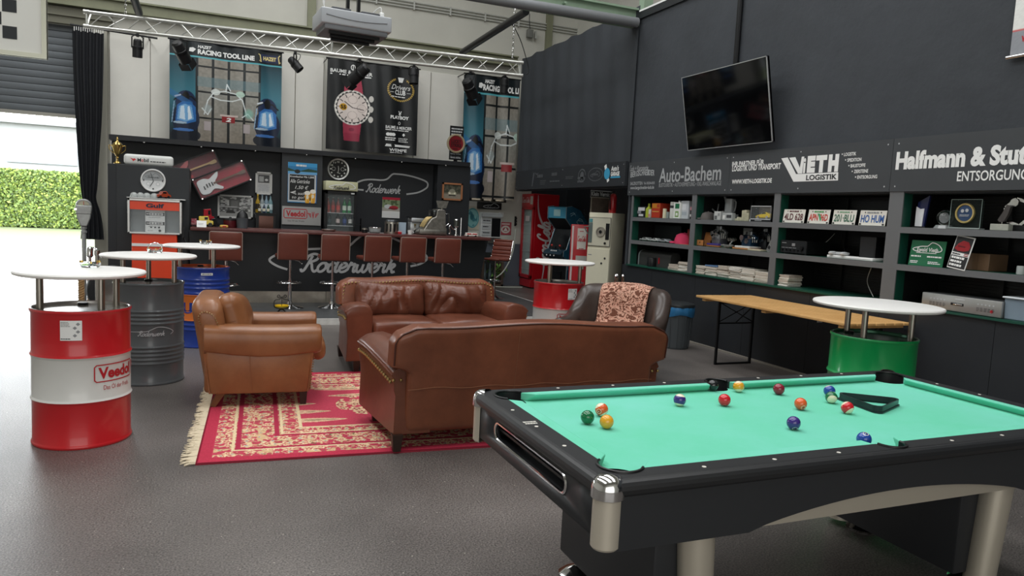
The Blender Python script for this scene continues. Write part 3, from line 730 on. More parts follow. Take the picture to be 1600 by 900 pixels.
def make_armchair():
    t = thing('leather_armchair', 'tan leather armchair seen from its side at the left end of the rug', 'armchair')
    hw = .45
    MB().rbox(-hw+.03, hw-.03, -.40, .40, .11, .36, .03, 3).build('seat_base', L_TAN, t)
    def bf(v):
        if v.z > .6: v.z += -.10*max(0, (abs(v.x)-.28)/.17)**2*(v.z-.6)/.22
        v.y += (v.z-.2)*.17-.02; return v
    b = MB().rbox(-hw+.03, hw-.03, .20, .42, .11, .84, .07, 4, fn=bf, cuts=8).build('backrest', L_TAN, t)
    for s in (-1, 1):
        # nailed side facing of the back above the arm
        y0 = .34; P = [(s*(hw-.026), y0-.04, .645), (s*(hw-.026), y0-.01, .71), (s*(hw-.03), y0+.03, .74), (s*(hw-.03), y0+.07, .745), (s*(hw-.026), y0+.10, .71), (s*(hw-.026), y0+.085, .645)]
        nails(even(spline(P, 6), .019), b, .006, m=mat('pale_nail', '#c8b98f', .3, 1))
        M = Matrix.Diagonal((s, 1, 1, 1)); a = MB(M)
        prof = [(.26, .38), (.25, .58), (.27, .61), (.33, .635), (.42, .632), (.47, .61), (.49, .57), (.488, .50), (.472, .44), (.445, .42)]
        ys = [-.47, -.46, -.43, -.2, .0, .2, .40]; vs = []; k = len(prof)
        for i, y in enumerate(ys):
            q = .88 if i == 0 else (.96 if i == 1 else 1)
            for x, z in prof:
                low = -.03*math.sin((y+.47)/.87*PI)*(z < .46); vs.append((.37+(x-.37)*q, y, .52+(z-.52)*q+low+.012*((y+.1)/.4)**2))
        fs = [(i*k+j, i*k+(j+1) % k, (i+1)*k+(j+1) % k, (i+1)*k+j) for i in range(len(ys)-1) for j in range(k)]
        fs += [tuple(range(k-1, -1, -1)), tuple(range((len(ys)-1)*k, len(ys)*k))]
        ar = a.add(vs, fs).build('arm', L_TAN, t, bevel=.01, angle=50)
        p = MB(M); p.add([(hw-.02+.03*(z > .3), y+(.1*(.42-z) if y < 0 else -.12*(.42-z)), z) for y in (-.41, -.2, .1, .40) for z in (.11, .28, .43)],
                         [(i*3+j, (i+1)*3+j, (i+1)*3+j+1, i*3+j+1) for i in range(3) for j in range(2)])
        p.add([(.28, y+(.1*(.42-z) if y < 0 else -.12*(.42-z)), z) for y in (-.41, .40) for z in (.11, .43)], [(0, 1, 3, 2)])
        p.rbox(.28, hw-.005, -.40, .39, .105, .45, .02, 2, fn=lambda v: Vector((v.x+.015*(v.z > .3), v.y+(.1 if v.y < 0 else -.12)*(.42-v.z), v.z)))
        p.build('side_panel', L_TAN, ar)
        MB(M).tube([(hw+.012, .05, .12), (hw+.022, .06, .28), (hw+.028, .07, .42)], .002, 5).build('seam', M_SEAM, ar)
        nails([(s*(hw-.01), -.405+.1*(.42-z)-.012, z) for z in [.13+.02*i for i in range(14)]], ar, .006)
    MB().rbox(-.265, .265, -.52, .24, .34, .49, .06, 4, fn=lambda v: Vector((v.x, v.y, v.z+.03*math.cos(v.x*5)*(v.z > .42)+.008*noise.noise(v*6)-.02*(v.y < -.45))), cuts=8).build('seat_cushion', L_TAN, t)
    cushion_box(.30, .11, .19, 9.3, .016, M=T(0, .20, .66) @ RX(-.3)).build('back_cushion', L_TAN, t)
    for sx in (-1, 1):
        MB().cyl((sx*.38, -.34, 0), (sx*.38, -.34, .125), .032, .045, 4).build('leg', M_WOODD, t)
        MB().cyl((sx*.38, .34, 0), (sx*.38, .27, .125), .028, .042, 4).build('leg', M_WOODL, t)
    return t
put(make_armchair(), (.425, 6.33, .0145), PI/2-.08)
def make_tub():
    t = thing('tub_armchair', 'dark brown leather armchair with a high rounded back and a patterned throw over it', 'armchair')
    # shell: U shaped wall around the seat, arms in front, high back
    path = []; N = 30
    for i in range(N+1):
        u = -1+2*i/N; a = u*1.9
        x, y = .40*math.sin(a), .36*math.cos(a)-.02
        if abs(u) > .62: k = (abs(u)-.62)/.38; x = math.copysign(.40-.02*k, u); y = .36*math.cos(1.9*.62)-.02-k*.5
        h = .61+.31*(1/(1+math.exp((abs(u)-.60)*22)))
        path.append((x, y, h, u))
    mb = MB(); vs = []; k = 9
    for i, (x, y, h, u) in enumerate(path):
        q0, q1 = path[max(0, i-1)], path[min(N, i+1)]; tx, ty = q1[0]-q0[0], q1[1]-q0[1]; L = math.hypot(tx, ty); nx, ny = -ty/L, tx/L   # nx,ny outward
        lean = .12*max(0, (h-.61)/.31)
        for d, z in ((-.05, .11), (-.06, .4), (-.07+lean*.6, h-.08), (-.045+lean, h-.02), (.0+lean, h), (.05+lean, h-.015), (.085+lean*.9, h-.07), (.06+lean*.3, .42), (.04, .11)):
            vs.append((x+nx*d, y+ny*d, z))
    fs = [(i*k+j, (i+1)*k+j, (i+1)*k+(j+1) % k, i*k+(j+1) % k) for i in range(N) for j in range(k)]
    fs += [tuple(range(k)), tuple(range(N*k+k-1, N*k-1, -1))]
    o = mb.add(vs, fs).build('shell', L_DARK, t, angle=60); sd = o.modifiers.new('s', 'SUBSURF'); sd.levels = 2; sd.render_levels = 2
    MB().rbox(-.36, .36, -.42, .3, .11, .32, .03, 3).build('seat_base', L_DARK, t)
    MB().rbox(-.33, .33, -.46, .28, .31, .47, .06, 4, fn=lambda v: Vector((v.x, v.y, v.z+.03*math.cos(v.x*4)*(v.z > .4))), cuts=6).build('seat_cushion', L_DARK, t)
    for sx in (-1, 1):
        for sy in (-.36, .28): MB().cyl((sx*.3, sy, 0), (sx*.3, sy, .115), .03, .04, 4).build('leg', M_WOODD, t)
    return t
TUB = (3.80, 6.30, .0145); TRZ = -.9
put(make_tub(), TUB, TRZ).scale = (1.1, 1.1, 1)
M_THROW = mat('floral_throw', '#cf9f8b', .95)
def throw_nodes():
    nt = M_THROW.node_tree; L = nt.links; tc = nt.nodes.new('ShaderNodeTexCoord')
    n = nt.nodes.new('ShaderNodeTexNoise'); n.inputs['Scale'].default_value = 15; n.inputs['Detail'].default_value = 1.5; n.inputs['Distortion'].default_value = 2.2
    L.new(tc.outputs['Object'], n.inputs['Vector'])
    r = nt.nodes.new('ShaderNodeValToRGB'); r.color_ramp.interpolation = 'LINEAR'
    e = r.color_ramp.elements; e[0].position = .44; e[0].color = (*lin('#6d4232'), 1); e[1].position = .49; e[1].color = (*lin('#d6ad98'), 1)
    x = r.color_ramp.elements.new(.60); x.color = (*lin('#c08a76'), 1); x = r.color_ramp.elements.new(.66); x.color = (*lin('#6b4031'), 1)
    L.new(n.outputs['Fac'], r.inputs[0]); L.new(r.outputs[0], nt.nodes['Principled BSDF'].inputs['Base Color'])
throw_nodes()
def throw():
    nx = 26; prof = [(-.2, .49), (.03, .50), (.17, .53), (.215, .6), (.25, .72), (.285, .85), (.325, .905), (.385, .932), (.45, .935), (.51, .915), (.545, .86), (.53, .76), (.50, .64)]
    P = spline([(a, b, 0) for a, b in prof], 5); k = len(P); vs = []
    for i in range(nx+1):
        x = -.23+.46*i/nx
        for p in P:
            bend = -.42*x*x-.0; w = .006*noise.noise(Vector((x*9, p.x*5, p.y*5)))
            fall = -1.0*x*x if p.y > .8 else -.0
            vs.append((x*(1+.12*(p.y-.5)), p.x+bend*(p.x > .1)*min(1, (p.x-.1)*6)+w, p.y+.4*fall+w))
    fs = [(i*k+j, (i+1)*k+j, (i+1)*k+j+1, i*k+j+1) for i in range(nx) for j in range(k-1)]
    o = MB().add(vs, fs).build('throw_blanket', M_THROW, recalc=False, angle=180); put(o, TUB, TRZ).scale = (1.1, 1.1, 1)
    sd = o.modifiers.new('solid', 'SOLIDIFY'); sd.thickness = .008; sd.offset = 1
    tag(o, 'brown and pink floral throw blanket draped over the dark armchair back', 'blanket')
throw()
# ================================================================ rug
def vnoise(X, Z, s, seed):
    r = np.random.RandomState(seed).rand(64, 64); x, z = X*s, Z*s; xi, zi = np.floor(x).astype(int), np.floor(z).astype(int)
    fx, fz = x-xi, z-zi; fx = fx*fx*(3-2*fx); fz = fz*fz*(3-2*fz); g = lambda a, b: r[b % 64, a % 64]
    return (g(xi, zi)*(1-fx)+g(xi+1, zi)*fx)*(1-fz)+(g(xi, zi+1)*(1-fx)+g(xi+1, zi+1)*fx)*fz
def rug():
    t = thing('oriental_rug', 'red oriental rug with beige floral borders and pale fringe under the sofas', 'rug', (-.05, 4.665, 0), -.066)
    Lx, Lz = 3.5, 2.45; c = Canvas(760, 532, '#bb4558'); X, Z = c.X*Lx, c.Z*Lz
    n1 = vnoise(X, Z, 17, 1)+.5*vnoise(X, Z, 37, 2); n3 = vnoise(X, Z, 30, 8); wx, wz = X+.03*n1, Z+.03*n3
    e = np.minimum(np.minimum(X, Lx-X), np.minimum(Z, Lz-Z)); rs = np.random.RandomState(5)
    bd = (e > .09) & (e < .66); mid = e >= .66
    c.fill(bd & (np.abs(n1-.75) < .05), '#d8bd95'); c.fill(bd & (n3 > .70), '#cfae86'); c.fill(bd & (np.abs(n1-.55) < .022), '#6d6a48')
    def rosettes(mask, step, rad, seed, cols):
        r = np.random.RandomState(seed); gx, gz = np.floor(X/step).astype(int), np.floor(Z/step).astype(int)
        J = r.rand(80, 80, 3); j = J[gz % 80, gx % 80]; dx, dz = X-(gx+.3+.4*j[..., 0])*step, Z-(gz+.3+.4*j[..., 1])*step
        d = np.hypot(dx, dz); th = np.arctan2(dz, dx); R0 = rad*(.6+.6*j[..., 2])*(1+.3*np.cos(5*th+6*j[..., 0]))
        c.fill(mask & (d < R0), cols[0]); c.fill(mask & (d < R0*.55), cols[1]); c.fill(mask & (d < R0*.25), cols[2])
    rosettes(bd, .12, .036, 3, ('#e0c9a2', '#b84456', '#dcc08f')); rosettes(bd, .085, .016, 7, ('#d9bd92', '#9aa3b0', '#6f7350'))
    st = (np.abs(e-.205) < .010) | (np.abs(e-.52) < .010) | (np.abs(e-.65) < .010); c.fill(st, '#dcc7a0')
    c.fill(((np.abs(e-.235) < .016) | (np.abs(e-.485) < .016)), '#a8324a')
    zz = np.abs((Z % .235)-.1175); xx = (X+.1*np.floor(Z/.235)) % .75; leaf = .055*np.clip(np.sin(np.clip(xx/.55, 0, 1)*PI), 0, 1)**.8
    c.fill(mid & (zz < leaf) & (np.abs(((xx*22+zz*60) % 1)-.5) > .17), '#dfc7a0'); c.fill(mid & (zz < leaf*.25) & (n3 > .4), '#8d8560')
    d = np.hypot((X-Lx/2)/1.0, (Z-Lz/2)/.6); rosettes(mid & (d < .8), .13, .05, 11, ('#dcc39a', '#8f2a40', '#cdb98f'))
    c.fill(e < .012, '#7d1c2e'); c.fill((e > .012) & (e < .085), '#b5364c'); c.noise(.16, 3)
    c.sheet('pile', lambda u, v, n=0: Vector((u, v, .012)), mcol('rug_print', .95, .15), t, Lx, Lz)
    MB().box(0, Lx, 0, Lz, 0, .0115).build('backing', mat('rug_edge', '#8e2335', .9), t)
    rnd = random.Random(4)
    for sx in (0, 1):
        f = MB()
        for i in range(150):
            y = Lz*(i+.5)/150; l = rnd.uniform(.05, .1); a = rnd.uniform(-.35, .35); s = -1 if sx == 0 else 1; x0 = Lx*sx
            for q in range(2):
                w = rnd.uniform(-.006, .006)
                f.tube([(x0, y+w, .01), (x0+s*l*.5, y+w+math.sin(a)*l*.4, .012), (x0+s*l, y+w*2+math.sin(a+q*.5)*l, .004)], [.005, .006, .003], 5)
        o = f.build('fringe', mat('fringe_cream', '#d9cbb0', .95), t); o['kind'] = 'stuff'; o['label'] = 'cream tassel fringe'
rug()
# ================================================================ drum tables
M_TOP = mat('white_table_top', '#f5f4f1', .35); M_POST = mat('table_post', '#a9a39a', .3, 1)
def paint(c): return mat('drum_'+c[1:], c, .28, coat=.35, var=(1.5, .05))
RED, GREY, BLUE, ORNG, GRN, DWHT = '#c21f26', '#5a5e61', '#1f3c94', '#d9722b', '#119850', '#d8d8d4'
def drum_table(label, x, y, bands, ribs, r=.284, H=.88, topr=.38, topz=1.11, lid='#a8a6a2', angs=(190, 330, 80), lab=None):
    """bands: (z0, z1, colour) from the floor up; ribs: heights of rolled beads"""
    t = thing('drum_table', label, 'bar table', (x, y, 0), 0, 'oil drum standing tables')
    mats = []; idx = {}
    for _, _, c in bands:
        if c not in idx: idx[c] = len(mats); mats.append(paint(c))
    zs = sorted(set([0, .006, .014, .022, .03, H-.03, H-.022, H-.012, H-.004, H]+[b[0] for b in bands if 0 < b[0] < H]+[q+d for q, _ in ribs for d in (-.016, -.011, -.006, 0, .006, .011, .016)]))
    def rad(z):
        q = r
        if z < .024 or z > H-.024: q = r+.008*math.sin(min(1, (z if z < .1 else H-z)/.024)*PI)**.5 if 0 < (z if z < .1 else H-z) < .024 else r+.003
        for c, h in ribs:
            if abs(z-c) < .0165: q += h*(.5+.5*math.cos((z-c)/.0165*PI))
        return q
    prof = [(rad(z), z) for z in zs]
    def mf(j):
        zc = (zs[j]+zs[j+1])/2
        for a, b_, c in bands:
            if a <= zc <= b_: return idx[c]
        return 0
    body = MB().lathe(prof, 48, mfn=mf).build('drum', mats, t)
    l = MB(); l.lathe([(r+.004, H-.002), (r-.006, H+.001), (r-.012, H-.004), (r-.015, H-.02), (0, H-.02)], 40).build('drum_lid', mat('lid_'+lid[1:], lid, .25, .5), t)
    bg = MB(); bg.lathe([(.032, H-.02), (.034, H-.008), (.028, H-.003), (0, H-.003)], 12, at=(-.02, .2, 0)); bg.lathe([(.02, H-.02), (.02, H-.008), (0, H-.006)], 8, at=(.05, -.2, 0)); bg.build('bung', M_DARKM, t)
    for a in angs:
        a = math.radians(a); MB().cyl((.235*math.cos(a), .235*math.sin(a), H-.02), (.235*math.cos(a), .235*math.sin(a), topz-.02), .021, n=14).build('post', M_POST, t)
    MB().lathe([(0, topz-.024), (topr-.02, topz-.024), (topr-.004, topz-.018), (topr, topz-.006), (topr-.006, topz+.003), (topr-.02, topz+.006), (0, topz+.006)], 56).build('table_top', M_TOP, t)
    return t, r
def on_drum(r, a0):                                  # u runs round the drum from angle a0 (degrees), v up
    def mp(u, v, n=0):
        a = math.radians(a0)+u/r; return Vector(((r+n)*math.cos(a), (r+n)*math.sin(a), v))
    return mp
def strip(mb, x0, x1, z0, z1, mp, m=0, n=.001, k=8):
    for i in range(k): quad(mb, x0+(x1-x0)*i/k, x0+(x1-x0)*(i+1)/k, z0, z1, mp, m, n)
    return mb
M_REDP = mat('red_print', '#b3202a', .4); M_GREYP = mat('grey_print', '#8d8f91', .5); M_DKP = mat('dark_print', '#26282b', .5)
def sticker(t, r, a0, x, z, w, h):
    s = MB(); mp = on_drum(r, a0); strip(s, x, x+w, z, z+h, mp, 0, .0015)
    for i in range(4):
        cx = x+w*(.82 if i % 2 == 0 else .68); cz = z+h*(.82-.19*i); q = w*.10
        s.add([mp(cx-q, cz, .0025), mp(cx, cz-q*.9, .0025), mp(cx+q, cz, .0025), mp(cx, cz+q*.9, .0025)], [(0, 1, 2, 3)], 1)
    greek(s, x+.03*w, x+w*.5, z+h*.68, z+h*.95, 4, mp, 2, .0025, 1, .3); greek(s, x+.03*w, x+w*.6, z+h*.05, z+h*.12, 1, mp, 2, .0025, 3, .6)
    s.build('sticker', [M_WHITE, M_GREYP, M_DKP], t)
def veedol(t, r, a0, x, z, w):
    mp = on_drum(r, a0); s = MB(); h = w*.36
    P = [(p[0], p[1]) for p in [(x+.012, z), (x+w-.012, z+.0), (x+w, z+.012), (x+w, z+h-.012), (x+w-.012, z+h), (x+.012, z+h), (x, z+h-.012), (x, z+.012)]]
    Q = []
    for a, b in zip(P, P[1:]+P[:1]): Q += [(a[0]+(b[0]-a[0])*i/6, a[1]+(b[1]-a[1])*i/6) for i in range(6)]
    ribbon(s, Q, .007, mp, 0, .0015, True)
    letter_in(s, 'Veedol', x+.022, x+w-.018, z+.018, z+h-.016, mp, 0, .035, 0, .0015)
    letter_in(s, 'Das Öl der Profis.', x+w*.18, x+w*.88, z-h*.5, z-h*.17, mp, 0, 0, 0, .0015)
    for k in range(5): strip(s, x+w*1.06, x+w*(1.16+.04*k), z+h*(.45+.09*k), z+h*(.50+.09*k), mp, 0, .0015, 2)
    letter_in(s, 'V', x+w*1.22, x+w*1.32, z+h*.3, z+h*.8, mp, 0, .03, 0, .0015)
    s.build('printed_logo', M_REDP, t)
VEE = [(0, .30, RED), (.30, .585, DWHT), (.585, .88, RED)]
t, r = drum_table('red and white oil drum table with a round white top, nearest on the left', -.745, 5.42, VEE, [(.30, .008), (.585, .008)], angs=(203, 305, 38))
veedol(t, r+.001, 278, .065, .425, .30); sticker(t, r+.001, 277, -.115, .70, .12, .125)
t, r = drum_table('dark grey ribbed oil drum table with thin silver car logo', -.455, 7.08, [(0, .88, GREY)], [(z, .007) for z in (.64, .605, .57, .535, .33, .295, .26, .225, .19)], r=.278, lid='#55585a', angs=(215, 330, 95), topr=.385)
mp = on_drum(r+.001, 273); s = MB(); script_in(s, 'Roderwerk', -.085, .12, .435, .478, mp, .19, m=0); carline(s, -.16, .20, .43, .51, mp, .005, pts=[(0, .5), (.2, .52), (.4, .56), (.5, .75), (.65, 1), (.85, .85), (1, .45), (.93, .15)]); s.build('printed_logo', M_LGREY, t)
t, r = drum_table('blue and orange oil drum table in front of the bar with a small white label', -.035, 8.78, [(0, .30, BLUE), (.30, .585, ORNG), (.585, .88, BLUE)], [(z, .007) for z in (.745, .70, .655, .60, .58, .30, .25, .2)], lid='#c45a2c', angs=(200, 300, 60), topr=.40)
mp = on_drum(r+.001, 272); s = MB(); strip(s, -.02, .10, .80, .825, mp, 0, .0015); greek(s, -.01, .09, .803, .822, 1, mp, 1, .002, 2); s.build('sticker', [M_WHITE, M_GREYP], t)
s = MB(); letter_in(s, 'GULF', -.30, .12, .38, .50, on_drum(r+.001, 262), 0, .06); s.build('printed_logo', paint(BLUE), t)
t, r = drum_table('red and white oil drum table standing between the rear sofa and the arcade machine', 3.76, 7.47, VEE, [(.30, .008), (.585, .008)], angs=(215, 330, 90), topr=.405)
veedol(t, r+.001, 248, -.02, .43, .30); sticker(t, r+.001, 254, .06, .70, .12, .125)
t, r = drum_table('green oil drum table with a round white top behind the pool table', 4.44, 3.74, [(0, .88, GRN)], [(.60, .01), (.30, .01)], lid='#1d4a34', angs=(92, 204, 318), topr=.43, topz=1.105)
# ================================================================ ashtrays
M_AMBER = mat('amber_glass', '#d9b45a', .08, trans=.7)
def ashtray(loc, label, hoop=False):
    t = thing('ashtray', label, 'ashtray', loc, .4, 'ashtrays on the drum tables')
    MB().lathe([(0, .002), (.05, 0), (.062, .012), (.066, .034), (.058, .034), (.052, .012), (0, .010)], 24).build('bowl', M_GLASS, t)
    for a in (0.3, 2.4, 4.5): MB().rbox(-.012, .012, -.006, .006, .028, .044, .004, 2, M=T(.058*math.cos(a), .058*math.sin(a), 0) @ RZ(a)).build('cigarette_rest', M_AMBER, t)
    if hoop: MB().tube([(.062*math.cos(PI*i/14), 0, .03+.06*math.sin(PI*i/14)) for i in range(15)], .004, 6).build('hoop_handle', M_CHROME, t)
ashtray((-.72, 5.62, 1.1175), 'glass ashtray with amber rests on the nearest drum table')
ashtray((-.42, 7.25, 1.1175), 'glass ashtray with a hoop handle on the grey drum table', True)
ashtray((0.0, 8.95, 1.1175), 'small glass ashtray on the blue and orange drum table')
# ================================================================ bin, folding beer table
def bin_():
    t = thing('waste_bin', 'dark grey waste bin with blue bag under its lid by the black wall', 'bin', (5.66, 7.78, 0))
    P = [(0, .0), (.165, 0), (.172, .02)]+[(.172+.03*i/8, .02+.5*i/8) for i in range(9)]
    b = MB().lathe(P, 30); 
    for k in range(12):
        a = 2*PI*k/12; b.cyl((.174*math.cos(a), .174*math.sin(a), .03), (.204*math.cos(a), .204*math.sin(a), .5), .006, n=6)
    b.build('bucket', mat('bin_grey', '#42474a', .5), t)
    bag = MB(); n = 40; vs = []; fs = []
    for j, (rr, z) in enumerate(((.206, .43), (.214, .46), (.217, .50), (.215, .545), (.205, .56))):
        for i in range(n):
            a = 2*PI*i/n; w = .006*math.sin(i*2.3+j)+.004*math.sin(i*5.1); vs.append(((rr+w)*math.cos(a), (rr+w)*math.sin(a), z+(.018*math.sin(a*3+1) if j == 0 else 0)))
    fs = [(j*n+i, j*n+(i+1) % n, (j+1)*n+(i+1) % n, (j+1)*n+i) for j in range(4) for i in range(n)]
    bag.add(vs, fs).build('bin_bag', mat('blue_bag', '#2f6f9e', .3), t)
    MB().lathe([(.218, .545), (.222, .565), (.215, .585), (.15, .60), (.06, .607), (0, .607)], 30).build('lid', mat('bin_lid', '#2b2e30', .35), t)
bin_()
def beer_table():
    M_PINE = mat('pine_slats', '#dcae72', .5, var=(3, .12, '#c4955a')); 
    t = thing('beer_table', 'long folding beer table of varnished pine slats on black steel legs', 'table', (5.70, 5.84, 0))
    tp = MB(); w = .82; n = 7
    for i in range(n): x = -w/2+w*i/n; tp.rbox(x+.006, x+w/n-.006, -1.1, 1.1, .765, .79, .004, 2)
    tp.build('slatted_top', M_PINE, t)
    for y in (-1.0, 0, .98): MB().box(-w/2+.03, w/2-.03, y-.03, y+.03, .735, .765).build('cleat', M_PINE, t)
    for sy in (-1, 1):
        y = sy*.88; f = MB()
        for x in (-.23, .27): f.box(x-.0125, x+.0125, y-.012, y+.012, .0, .74)
        f.box(-.23, .27, y-.012, y+.012, 0, .02); f.box(-.23, .27, y-.012, y+.012, .48, .495); f.box(-.23, .27, y-.01, y+.01, .715, .735)
        f.tube([(-.23, y, .5), (.27, y-sy*.0, .73)], .006, 6); f.tube([(.27, y, .5), (-.23, y, .73)], .006, 6)
        f.tube([(.02, y, .49), (.02, y-sy*.3, .745)], .007, 6); f.build('folding_leg', M_DARKM, t)
    MB().box(-.1, -.03, -.45, -.449, .70, .75).build('paper_tag', M_WHITE, t)
beer_table()
# ================================================================ yellow bowl in an iron holder
def iron_bowl():
    p = onz(440, 489, .085); t = thing('iron_bowl_holder', 'yellow bowl in a black iron holder with two curled tips', 'bowl holder', p)
    h = MB()
    for a in (.6, 2.5, 3.8, 5.6): h.tube(spline([(.0, 0, .05), (.03*math.cos(a), .03*math.sin(a), .045), (.075*math.cos(a), .075*math.sin(a), .0)], 5), .006, 6)
    ring = [(.1*math.cos(2*PI*i/28), .1*math.sin(2*PI*i/28), .085) for i in range(28)]; h.tube(ring, .006, 6, closed=True)
    h.tube(spline([(-.1, 0, .085), (-.105, 0, .15), (-.085, 0, .185), (-.03, 0, .195), (0, 0, .225)], 6), .005, 6); h.tube(spline([(.1, 0, .085), (.105, 0, .15), (.085, 0, .185), (.03, 0, .195), (0, 0, .225)], 6), .005, 6)
    h.tube([(0, 0, .22), (0, 0, .05)], .004, 6)
    for s in (-1, 1): h.tube([(s*(.005+.052*(1-i/40)*0+.035+.03*(1-i/44)*math.cos(PI+i*.24)), 0, .24+.028*(1-i/44)*math.sin(PI+i*.24)) for i in range(36)], .005, 6)
    h.build('iron_holder', M_DARKM, t)
    MB().lathe([(0, .06), (.05, .062), (.09, .085), (.096, .112), (.09, .112), (.084, .092), (0, .072)], 28).build('bowl', mat('yellow_enamel', '#e6c11e', .3), t)
iron_bowl()
# ================================================================ bar
PF = .085; YK = 11.75
def wr(a, b, c, d, Y):                               # photo rectangle (left, top, right, bottom) on a wall plane -> x0, x1, z0, z1
    m = (b+d)/2; n = (a+c)/2
    return ony(a, m, Y).x, ony(c, m, Y).x, ony(n, d, Y).z, ony(n, b, Y).z
def px_pts(P, Y): return [(ony(a, b, Y).x, ony(a, b, Y).z) for a, b in P]
M_SILV = mat('silver_letter', '#c3c5c6', .35, .4)
M_COUNTER = mat('oxblood_counter', '#5d3633', .32, var=(6, .12)); M_BARBLK = mat('bar_front_black', '#1c1f22', .42)
def bar():
    t = thing('bar_counter', 'long black bar counter with oxblood top and a silver car outline logo', 'bar', (2.2, YK, PF))
    W_ = T(-2.2, -YK, -PF); xl = ony(301, 360, YK).x; xr0 = ony(745, 452, YK).x; xr1 = ony(763, 374, YK).x; zc = ony(500, 362, YK-.28).z
    MB(W_).prism([(xl-.02, .26), (xr0, .26), (xr1, zc-.05), (xl-.05, zc-.05)], YK, YK+.5).build('front_panel', M_BARBLK, t)
    MB(W_).box(xl-.02, 1.77, YK-.012, YK+.45, PF, .262).box(1.775, xr0, YK-.012, YK+.45, PF, .262).build('kick_plate', mat('kick_steel', '#a59f94', .38, .9, var=(3, .2)), t)
    c = MB(W_); c.rbox(ony(297, 348, YK-.28).x, ony(768, 366, YK-.28).x, YK-.28, YK+.45, zc-.05, zc+.0, .012, 2); c.build('counter_top', M_COUNTER, t)
    mp = lambda u, v, n=0: Vector((u-2.2, -n, v-PF)); L = MB()
    a = wr(470, 398, 617, 425, YK); script_in(L, 'Roderwerk', a[0], a[1], a[2], a[3], mp, .23, m=0, n=.004)
    P = px_pts([(449, 421), (432, 415), (421, 406), (433, 398), (458, 392), (481, 389.5), (501, 388.5), (528, 387), (545, 384), (557, 374), (568, 367), (585, 363), (603, 367.5), (620, 375), (645, 386), (661, 395), (667, 404), (657, 412), (641, 416)], YK)
    ribbon(L, spline([(x, z, 0) for x, z in P], 8), .034, mp, 0, .004); L.build('logo', M_SILV, t)
    return zc
ZC = bar()
# ---------------------------------------------------------------- back unit
YW, YL = 13.6, 13.25
M_UNIT = mat('back_bar_black', '#23262a', .5, var=(2, .08)); M_UNIT2 = mat('back_bar_panel', '#34373a', .5)
def unit():
    t = thing('back_bar_unit', 'black back bar wall unit with a deep top ledge and protruding columns', 'bar wall', (2, YW, PF)); W_ = T(-2, -YW, -PF)
    x0, x1 = ony(170, 209, YL).x, ony(735, 254, YL).x; zt = ony(400, 227.5, YL).z; z1 = zt-.08
    MB(W_).box(x0, x1, YW, YW+.1, PF, z1).build('back_panel', M_UNIT, t)
    MB(W_).box(x0, x1, YL, YW+.6, z1, zt).build('ledge', mat('ledge_black', '#202226', .45), t)
    for a, c in ((440, 503), (683, 734)):
        A = wr(a, 240, c, 350, YL+.06); MB(W_).box(A[0], A[1], YL+.06, YW, PF, z1).build('column', M_UNIT2 if a < 600 else M_UNIT, t)
    for k in range(7): MB(W_).cyl((x0+.5+k*.85, YL+.05, z1-.012), (x0+.5+k*.85, YL+.05, z1), .025, n=12).build('spotlight', M_CHROME, t)
    L = MB(W_); mp = lambda u, v, n=0: Vector((u, YW-n, v)); a = wr(572, 288, 625, 301.5, YW); script_in(L, 'Roderwerk', *a, mp, .21, n=.004)
    P = px_pts([(635, 303.5), (652, 301), (663, 296), (668, 291), (666, 284), (650, 277.5), (633, 273.5), (620, 272), (613, 272.5), (605, 279.5), (596, 281.5), (580, 280.5), (568, 281.5), (558, 285)], YW)
    ribbon(L, spline([(x, z, 0) for x, z in P], 8), .030, mp, 0, .004)
    P = px_pts([(558, 296), (568, 297)], YW); ribbon(L, P, .03, mp, 0, .004); L.build('logo', M_SILV, t)
    return zt
ZLED = unit()
YC = 11.85                                           # front of the tall cabinet left of the counter
def tall_cabinet():
    x0, x1, _, _ = wr(168, 255, 296, 300, YC); zt = ony(230, 258.8, YC).z
    t = thing('tall_cabinet', 'tall plain black cabinet carrying a round white clock, left of the bar', 'cabinet', ((x0+x1)/2, YC, 0)); W_ = T(-(x0+x1)/2, -YC, 0)
    MB(W_).box(x0, x1, YC, YC+1.3, .0, zt).build('body', mat('cabinet_black', '#2b2e31', .5), t, bevel=.006)
    MB(W_).box(x0+.004, x0+.11, YC-.008, YC, .01, zt-.005).build('edge_board', M_UNIT, t)
    return zt
ZCAB = tall_cabinet()
